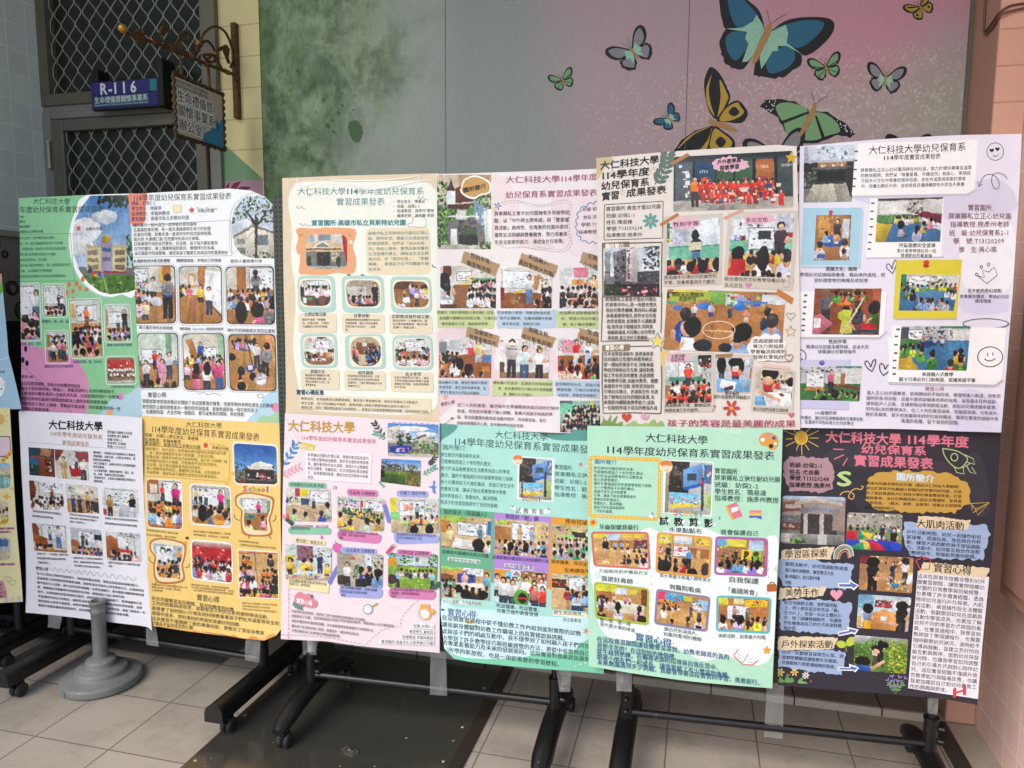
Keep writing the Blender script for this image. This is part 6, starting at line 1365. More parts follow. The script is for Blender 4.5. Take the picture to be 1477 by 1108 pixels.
# ------------------------------------------------------------------ posters, middle stand
poster(2, .004, 'cream poster with teal lettering and an orange framed photo of a gate', 'e4d0b0',
 [407,257, 480,254, 560,252, 632,250, 635,430, 637,616, 520,610, 412,602, 411,480, 408,330], dict(bulge=.004, wave=.003), 21, '''
V 405 245 .1624
QS f2f2e4 180 108 110 150 76 220 66 300 84 420 100 560 90 700 98 860 122 1000 132 1200 118 1400 110 1600 150 1900 210 2085 330 2140 700 2160 1100 2175 1360 2120 1395 1900 1398 1000 1398 300 1350 150 1240 105 900 96 500 98
TT 150 192 578 190 72 4a8a8e 0 大仁科技大學
TT 578 190 690 190 70 3a7a82 2 114
TT 690 190 1275 190 72 4a8a8e 0 學年度幼兒保育系
TT 492 284 926 282 74 4a8a8e 0 實習成果發表
S e6b888 255 230 26 4 .3
S e6b888 1150 330 24 4 .3
TJ 1000 284 1282 280 34 3a3a42 1 •學生姓名：陳蓁诠
TJ 1000 325 1236 322 34 3a3a42 1 •班級：幼保2-2
TJ 1000 366 1362 362 34 3a3a42 1 •指導教授：施彥州 教授
TJ 1000 408 1362 406 34 3a3a42 1 •輔導老師：謝長艷 老師
LS 5a6a6a 4 140 345 145 325 165 345 185 325 200 345 215 343
LS 5a6a6a 4 168 490 175 475 195 498 215 480 235 500 255 490 272 500
LS 5a6a6a 4 1218 260 1225 240 1245 262 1262 240 1280 262 1306 268
LS 7a8a86 4 1135 505 1130 480 1165 470 1175 430 1225 410 1280 430 1292 480 1270 508 1135 506
TT 272 472 1112 468 56 3f8a8c 2 實習園所:高雄市私立貝斯特幼兒園
QS e9a877 135 540 170 515 290 522 400 512 560 516 660 530 665 600 640 680 668 780 660 900 600 925 500 915 380 935 230 930 160 915 170 800 135 700 155 610
E f6f3e6 622 643 14 16
E f6f3e6 162 766 12 14
PH .2 220 576 590 574 590 880 228 882 :: g d8d4c8 d8bc94 .5;r 9fb4c8 .1 .02 .22 .2;r 8a9aa8 .3 .0 .6 .18;r c8ccd0 .75 .05 .85 .3;p b02438 .85 0 1 0 1 .8 .95 .8;r e2c298 .0 .26 .85 .4;p f4f2ec .15 .38 .4 .18 .65 .38;p 8a8a84 .22 .36 .4 .22 .58 .36;r 5a5648 .0 .4 .85 .45;r 8a8478 .1 .48 .24 .8;r 2c2a28 .27 .5 .58 .9;c .3 .55 .56 .85 30 4a4844,1a1a1a;r c8b890 .62 .48 .8 .8;e 2f4a2c .08 .75 .06 .15;e 2f4a2c .78 .78 .06 .16;f b8b4aa .92;c .62 .5 .8 .7 10 3a6a8a,e0e0e0
L 4a3a32 4 165 572 178 588 200 570
L 4a3a32 4 602 560 612 585 628 588
E 2e2a2c 605 938 16 12
E 2e2a2c 726 940 16 12
LS 2e2a2c 7 1345 840 1352 862 1378 866
QR ecdcba 60 756 522 1325 510 1335 930 760 930
MJ 775 564 1312 560 778 884 1316 878 36 4f8f8c 1 高雄市私立貝斯特幼兒園位於岡山|區，提供安全、健康又充滿啟發性|的學習環境。我們以「以幼兒為|本」為核心精神，重視品格培養與|生活習慣的建立。課程以生活主題|為方向，如「我的社區」、「節慶|樂趣」，帶領孩子在不同體驗中穩|定成長。
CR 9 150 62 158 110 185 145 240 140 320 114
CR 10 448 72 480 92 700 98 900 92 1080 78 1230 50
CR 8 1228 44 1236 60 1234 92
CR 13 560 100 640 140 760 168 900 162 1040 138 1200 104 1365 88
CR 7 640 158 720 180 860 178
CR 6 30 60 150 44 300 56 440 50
V 405 420 .1715
QR b4d4c8 60 140 -132 455 -132 468 180 150 178
QR f2ead0 50 154 -106 425 -104 428 138 164 132
PH .3 160 -96 416 -94 420 126 170 122 :: w cfd4c8;b .25 .05 .95 .2;r 3a2a28 0 .25 .15 .6;t f0f0f0 .1 .05 .5;t e8c8c8 .28 .05 .3;f 7a5038 .6;K .15 1 .3 .14 6 f0f0f2,e8c0c8,f4e8ea;r 30a060 .25 .68 .4 .78;r f0f0ee .08 .68 .2 .88;t f0eef0 .55 .4 .6;t f0d8dc .85 .35 .6
QR b4d4c8 60 510 -132 865 -128 876 182 518 182
QR f2ead0 50 535 -104 840 -100 846 142 550 138
PH .3 545 -92 830 -90 836 132 562 130 :: w b8ac9c;r d8d4cc .05 .25 .6 .7;c .35 .35 .55 .55 8 a04030;t 26262a .85 .1 .9 1e1e22;f 4a3a34 .85;K .05 .75 .6 .13 6 c07880,4a7ac0,e0d060,d8d8d8;s d0806a .2 .75 .2
QR b4d4c8 60 920 -124 1262 -120 1276 186 930 184
QR f2ead0 50 938 -96 1246 -92 1254 148 952 146
PH .3 946 -84 1238 -80 1246 138 964 136 :: w 9a6a48;r 6a4430 .0 0 .5 .3;f a87a50 .4;t f0f0f2 .5 .05 .6;t d8a040 .3 .3 .4;s f0c0c8 .9 .2 .2;t eef0f4 .65 .35 .6;r e8eef0 .25 .6 .45 .8;K .5 1 .2 .15 3;r e8e8ec .1 .85 .3 .95
QR eadcbe 24 148 185 470 190 472 352 150 350
QR eadcbe 24 515 188 872 196 876 356 518 352
QR eadcbe 24 910 196 1272 200 1278 362 914 358
T 198 196 386 195 36 2f5068 2 主題試教活動
T 612 206 748 207 36 2f5068 2 音樂律動
T 932 213 1252 216 36 2f5068 2 自製教具操作與互動
M 180 240 400 240 184 298 418 298 24 3a3a3c 1 運用不插電「情緒醫|生」試教活動，引導幼|兒體驗生活中的情緒
M 545 241 836 244 545 325 836 330 24 3a3a3c 1 運用節奏樂器與肢體動作引導幼兒|的學習興趣，讓孩子們在音樂節|拍與互動中找到自己，一起舞|動。
M 940 248 1232 250 944 304 1236 308 24 3a3a3c 1 運用自製的「心情變化球」讓|幼兒看到每種情緒，讓幼兒練|習進行「情緒治癒」。
QR b4d4c8 60 165 358 468 356 482 646 176 642
QR f2ead0 50 185 380 450 378 458 628 200 624
PH .3 192 386 444 386 452 622 206 618 :: w dcdcd4;b .4 .12 .85 .4;r d8a8b0 .15 .05 .3 .2;r 3a4248 .45 .0 .75 .08;f 9a7454 .55;u e8e4d8 .35 .32 .6 2a2a2e;t f0d0d4 .58 .22 .45 e8d0d4;K 0 .2 .6 .12 2;K .8 1 .5 .14 3;r f0f0f0 .25 .75 .7 .85;c .28 .76 .68 .84 14 c03048,303030
QR b4d4c8 60 538 366 872 362 886 658 548 654
QR f2ead0 50 572 380 846 378 854 640 586 636
PH .42 580 386 838 384 846 632 594 628 :: w c8b498;r 8a5a38 .2 .2 .8 .6;r e8e4da .4 .2 .55 .35;t e890a0 .2 .4 .6;t c03848 .12 .35 .5;r d8c8a0 .35 .6 .48 .95;K .5 1 .35 .13 4 5a78b0,d8d8e0,303038;K .5 1 .55 .15 4 4060a0,c0c8d8;K .55 1 .78 .18 4 304a80,8090b0;f a07a50 .95
QR b4d4c8 60 938 372 1272 370 1286 664 944 660
QR f2ead0 50 955 396 1256 394 1266 642 962 638
PH .2 962 402 1250 400 1258 632 968 630 :: w dcdcd4;b .3 .1 .85 .32;r 2a2c30 .6 .0 .85 .06;c .0 .1 .3 .35 20;f a07a54 .45;u f0d8dc .55 .25 .4;K 0 .3 .42 .12 4;K .75 1 .38 .12 4;K .05 1 .68 .18 5 f0d0d8,f4f0f0,d8a0b0
QR eadcbe 24 170 656 492 664 496 830 174 826
QR eadcbe 24 533 668 880 674 886 836 538 832
QR eadcbe 24 924 672 1278 684 1286 850 930 844
T 250 676 374 676 36 2f5068 2 異國文化
T 652 685 782 687 36 2f5068 2 兩性關係
T 1047 700 1184 698 36 2f5068 2 英文學習
M 207 706 434 710 210 786 400 796 24 3a3a3c 1 藉由繪本的圖畫與小物|認識異國的節慶活動，引|導幼兒尊重多元文化，培|養尊重態度。
M 562 712 850 718 566 796 850 806 24 3a3a3c 1 透過情境與互動角色扮演，引導|幼兒認識性別並正向的性別態度|認識性別，了解人際的相處方式與|尊重的方式。
M 955 724 1246 732 958 806 1250 812 24 3a3a3c 1 以英文歌曲的方式導入，讓孩|子們在遊戲互動的氛圍下認識|基礎日常用語，並能用簡單的|英文表達。
T 132 848 364 854 44 2f5068 2 實習心得反思
Q eadcbe 160 878 1264 905 1266 1028 160 990
T 172 903 1180 938 26 3a3a3c 1 教學成長：將理論應用在真實環境後，看見孩子學習變化時，我的反思讓自己不斷進步。
T 172 940 1112 974 26 3a3a3c 1 師生互動：孩子的回饋各不相同，需要用關心與陪伴觀察到最合適的引導方式。
T 172 976 1266 1016 26 3a3a3c 1 價值反思：記住「教師應該給孩子的是陪伴」，希望自己未來更懂得教學與鼓勵，陪伴每個孩子成長。
E 3a3a3c 224 1042 6 6
''')
poster(2, .009, 'pale marbled poster with torn brown paper labels and a maroon title', 'ebe3e1',
 [629,251, 740,248, 868,243, 870,430, 872,626, 750,622, 634,618, 630,430], dict(bulge=.004), 22, '''
V 625 240 .1714
QS e9d9dc 1000 280 1200 260 1380 300 1380 700 1200 760 1050 600
QS ead8d8 500 90 640 140 720 330 600 480 500 560
QS e6d6d4 660 600 820 560 960 640 1020 690 820 705
QS e8cfd2 30 1400 500 1420 520 1700 700 1800 500 2080 200 2000 30 2080
QS ead6da 900 1500 1060 1650 950 1900 1000 2080 700 2080 660 1900
PH 0 30 72 488 70 485 698 35 698 :: g d8c8b0 cfc8b8 .4;r c8a880 .4 .0 1 .3;r 8aa0a8 .8 .05 .95 .15;l 0 .1 .18 .9 120;p 5a2c1c .17 .22 .26 .06 .34 .22 .34 .4 .17 .4;r eef0f2 .18 .22 .34 .4;p 6a3a24 .34 .18 .7 .1 .75 .35 .34 .38;l .7 .2 1 .45 70;p 5a2c1c .2 .4 .66 .38 .66 .45 .2 .46;r d8d4cc .35 .47 .55 .6;l .05 .45 .35 .62 60;l .55 .42 .7 .6 40;p 8aa8b8 .67 .33 .98 .5 .95 .85 .68 .55;c .7 .4 .95 .7 24 5a7a88,d8e0e4;p e8ece4 .85 .5 1 .45 1 1 .9 1;l .4 .6 .7 .74 50 5a3a5a,7a4a70,3f6a34;r f0f0ee .25 .72 .37 .95;r 3a3e3c .4 .8 .75 .95;r 5a6a58 .42 .72 .74 .8;r e8e8e4 .2 .55 .78 .57;f c8c4b8 .94;l 0 .6 .2 .95 50;l .78 .9 1 1 30
QS faf3e6 235 175 255 115 320 80 370 78 430 100 475 130 490 175 470 230 400 245 350 275 290 265 245 235 225 205
QS c69a56 246 175 266 122 322 94 370 92 424 112 462 140 475 178 460 218 395 232 350 258 296 250 256 226 238 200
TJ 250 204 444 164 46 33261c 2 園所簡介
TT 610 114 1068 106 64 a33e63 1 大仁科技大學
TT 1068 106 1170 102 62 a33e63 1 114
TT 1170 102 1380 86 64 a33e63 1 學年度
TT 606 242 1380 220 64 a33e63 1 幼兒保育系實習成果發表
D 8a6a68 4 18 10 520 330 600 296 700 285 800 312 880 326 960 322 1060 290 1120 282 1160 310 1160 380 1140 450 1150 560 1168 640 1150 690 1100 720 1000 718 880 700 760 680 620 690 540 660 498 600 505 500 515 420 520 340
D 8a6a68 3 18 10 540 340 640 308 720 302 800 328 900 342 1000 330 1090 302 1140 318 1146 400 1128 460 1136 560 1150 630 1132 674 1080 700 960 694 860 676
FL 6a86c0 e8c860 540 334 34 5
FL e8c890 f4e8c0 515 364 24 5
MJ 512 398 1146 388 514 640 1124 628 44 33241f 1 屏東縣私立育才幼兒園擁有多年辦學經|驗，以「中外師主題美語」與「豐富優|質活動」為特色，在寬敞的校園中提供|優質生活照顧與營養膳食，致力培養孩|子自主探索的能力，達成全方位發展。
LS 4a88b2 7 1390 292 1362 296 1350 316 1322 306 1298 318 1290 340 1258 336 1240 356 1244 376 1218 386 1208 410 1220 430 1200 450 1202 474 1212 486 1196 508 1204 532 1218 540 1206 566 1222 588 1242 592 1240 616 1262 630 1284 626 1296 646 1326 644 1340 630 1362 648 1390 642
TJ 1255 362 1376 356 36 33241f 1 班級:幼
TJ 1262 430 1376 424 36 33241f 1 姓名:洪
TJ 1243 491 1376 486 36 33241f 1 學號:T1
TJ 1222 553 1376 550 36 33241f 1 指導教授
V 625 420 .1805
PH 0 57 -202 503 -206 500 137 55 137 :: w dcd8d0;r 7a4a30 .05 .0 .2 .25;b .3 .15 .55 .35;r e8d060 .35 .42 .5 .55;l .45 .2 .6 .45 20 d8c040,a89030;r 7ab08a .6 .3 1 .36;f 9a6a44 .45;t c8dcdc .1 .2 1.1 4a5a78;e 2a201c .08 .36 .1 .2;s d8e0e0 .12 .5 .2;K .55 1 .38 .09 7 40507a,303038,e8e8e8,e06a7a;K .5 1 .55 .1 7 303038,c8d8d8,e8d8d0;K .5 1 .72 .12 6 f0f0f0,d8d0c8,303038;r 6a4430 0 .9 .3 1
PH 0 536 -192 954 -186 945 137 538 137 :: w e0dcd6;b .05 .1 .55 .5;r c09058 .65 .2 .75 .55;r e8e0d0 .72 .45 .85 .6;l .78 .2 .9 .5 16 a08040,705028;f 9a6038 .62;p d8c840 .25 .6 .5 .52 .52 .56 .28 .64;t e8f0f4 .55 .2 .7 7088a8;r 9a7048 .2 .68 .4 .92;c .22 .7 .38 .88 10 e8d8c0,c8a070;K .8 1 .55 .15 3 e8e8e8,d8b0b8,303030;s 26262a .7 .85 .15;s 303038 .92 .78 .17;r 8a3040 .0 .5 .08 .8
PH 0 1011 -188 1330 -188 1330 137 1008 137 :: w dcdcd8;r d88a98 .35 .0 .7 .25;r d8a048 .3 .3 .7 .42;c .4 .3 .75 .5 20;t e0c088 .85 .2 .7 90a8c0;t f0d8d0 .75 .25 .4;f 8a5a38 .6;K .05 .9 .5 .12 6 303038,e8e8e8,d8c0b8;K .05 .9 .68 .14 6 2c2c34,e0d8d0,c06a50;K .1 1 .85 .16 5 e0e0e0,303038
V 625 240 .1714
QB b1906b 5 262 712 560 824 522 926 230 808
TJ 315 744 492 812 50 2b1f18 1 性別平等-
TJ 282 810 486 884 50 2b1f18 1 職業無界限
QB b1906b 5 745 730 1050 836 1016 936 712 828
TJ 800 757 988 826 50 2b1f18 1 美語融入-
TJ 722 799 1012 916 50 2b1f18 1 脈紋動物大作戰
QB b1906b 5 1262 715 1390 758 1390 868 1228 812
TJ 1295 748 1385 778 50 2b1f18 1 主題
TJ 1262 820 1385 858 50 2b1f18 1 小小細
V 625 420 .1805
QB c5d297 6 30 152 486 146 492 240 480 300 40 290
MJ 30 170 510 172 66 262 516 262 30 3a2a26 1 從繪本《我的媽媽是公車司機》出發，|透過圖卡翻轉性別刻板印象，引導幼兒|看見職業多元性，開啟無限夢想。
QB b7ccdc 6 505 158 985 150 978 290 800 304 510 296
MJ 512 170 935 176 552 262 960 262 30 3a2a26 1 化身美語小英雄！挑戰怪物來的冒|險中主播動物，在趣味闖關中熟練|單字與句型，勇敢說口說。
QB c5d297 6 985 160 1330 154 1330 300 990 290
MJ 1005 174 1330 174 1035 266 1330 266 30 3a2a26 1 透過趣味遊戲體驗學習|作，帶領大班幼兒建立|觀，從小養成儲蓄好
PH 0 48 375 465 372 462 693 48 690 :: w dcdad4;r 8a8e90 .0 .1 .15 .4;r c8ccd0 .2 .05 .4 .3;c .4 .1 .9 .35 26 f0f0f0,e88a98,7aa0c0;r d84a58 .55 .25 .7 .5;f a5683c .42;u e8d09a .75 .08 .75 d8dcec;r 4a90c8 .85 .45 1 .6;r c89048 .82 .7 .95 .85;K .0 .4 .4 .12 3 303030;s d8905a .1 .52 .2;s e8e0d8 .3 .55 .17;e 1d1a1b .4 .65 .07 .16;s e8e8e8 .55 .75 .2;e 1d1a1b .57 .8 .08 .16;K 0 .9 .9 .14 4 303030,705040
PH 0 533 375 930 372 920 698 530 692 :: w e8e2de;c .0 .05 .3 .5 30 f0c0c8,ffffff,d84a58;c .45 .0 .95 .3 30 303030,e8e8e8,d8a0b0;r c8b048 .7 .55 1 .6;r 6a4a3c .0 .6 .1 1;f 9a7a5a .85;t e0dcd8 .24 .06 1.0 26262c;r f4f4f4 .17 .13 .31 .18;t cfe0e0 .5 .2 .95 4a6080;t f0e8e8 .8 .25 .85 303038;l .74 .2 .86 .32 14 d8b048,8a6a28;r 3a4a3a .16 .27 .34 .3
PH 0 995 378 1330 375 1330 703 995 703 :: w dcdad6;r f0a8b0 .1 .05 .5 .35;c .1 .05 .6 .3 24;r d8b048 .55 .3 1 .36;f a5683c .42;t d83040 .45 .05 .65 e8e4e0;t f0f4f8 .72 .1 .7 9ab0c8;r 4060a8 .65 .3 .75 .36;K 0 1 .55 .13 4 d87a4a,d03048,303038;K 0 1 .75 .2 4 c03040,e8c8b8,303038;s 58b868 .92 .75 .25
V 625 420 .1805
QB b1906b 5 278 282 535 362 512 447 255 362
TJ 328 315 498 368 46 2b1f18 1 這朝家衣-
TJ 286 360 508 428 46 2b1f18 1 我會勇敢說不
QB b1906b 5 725 285 978 372 950 452 700 368
TJ 760 305 936 354 46 2b1f18 1 異國文化-
TJ 706 358 946 434 46 2b1f18 1 威尼斯面具節
QB b1906b 5 1172 295 1332 346 1332 436 1150 375
TJ 1225 320 1332 352 46 2b1f18 1 生命
TJ 1170 370 1332 418 46 2b1f18 1 神奇的小
QB b7ccdc 6 36 712 442 708 440 826 46 828
MJ 40 728 432 734 56 806 414 818 30 3a2a26 1 藉由繪本引導，練習在情境中勇敢|表達感受，建立自我保護意識，並|學習主動向大人求助自保重視。
QB c5d297 6 475 712 950 710 958 836 470 838
MJ 480 730 952 744 560 822 950 834 30 3a2a26 1 繽紛義大利面具！認識更多扮相與面具|節，結合畫展照片引導幼兒走進異國慶|典，體驗多元文化魅力。
QB b7ccdc 6 972 716 1332 716 1332 856 980 838
MJ 976 742 1332 752 1000 830 1332 836 30 3a2a26 1 從受精卵到出生，透過大班|模擬遊戲，引導幼兒感恩生|的神奇，學會感恩媽媽的
LX e0a048 4 97 850 18
TJ 60 904 170 884 34 4a3a36 1 實習心得
MJ 190 908 1005 936 190 1052 852 1084 34 40384e 1 這二十天的實習，雖然每天在準備教案與寫日誌的忙碌中|度過，但我從中學會了細心傾聽。看著大班孩子純真的笑|容，我深刻體會到教育是溫暖的陪伴；完成實習後，我已|經變成更懂孩子心意、並守護他們成長的老師。
PH 0 1012 875 1345 875 1345 1130 1015 1125 :: w a8c8b8;r 6a7a80 .0 .0 .3 .15;r e8d050 .72 .02 .8 .2;r 8ad0b0 .0 .1 .4 .4;f 9a7048 .75;K .3 1 .2 .09 9 303038,2a2a30,d8c8b8;K .2 1 .36 .1 9 303038,e0d0c0;K .1 1 .5 .11 8 303038,e0d8d0,c8b0a0;K .05 1 .66 .12 8 e0d8d0,303038;K .05 .9 .8 .1 5 e8e0d8,303038
LS 4a4a4a 3 80 1062 110 1050 130 1035 160 1010
E 6a8a5a 152 1016 14 9
''')
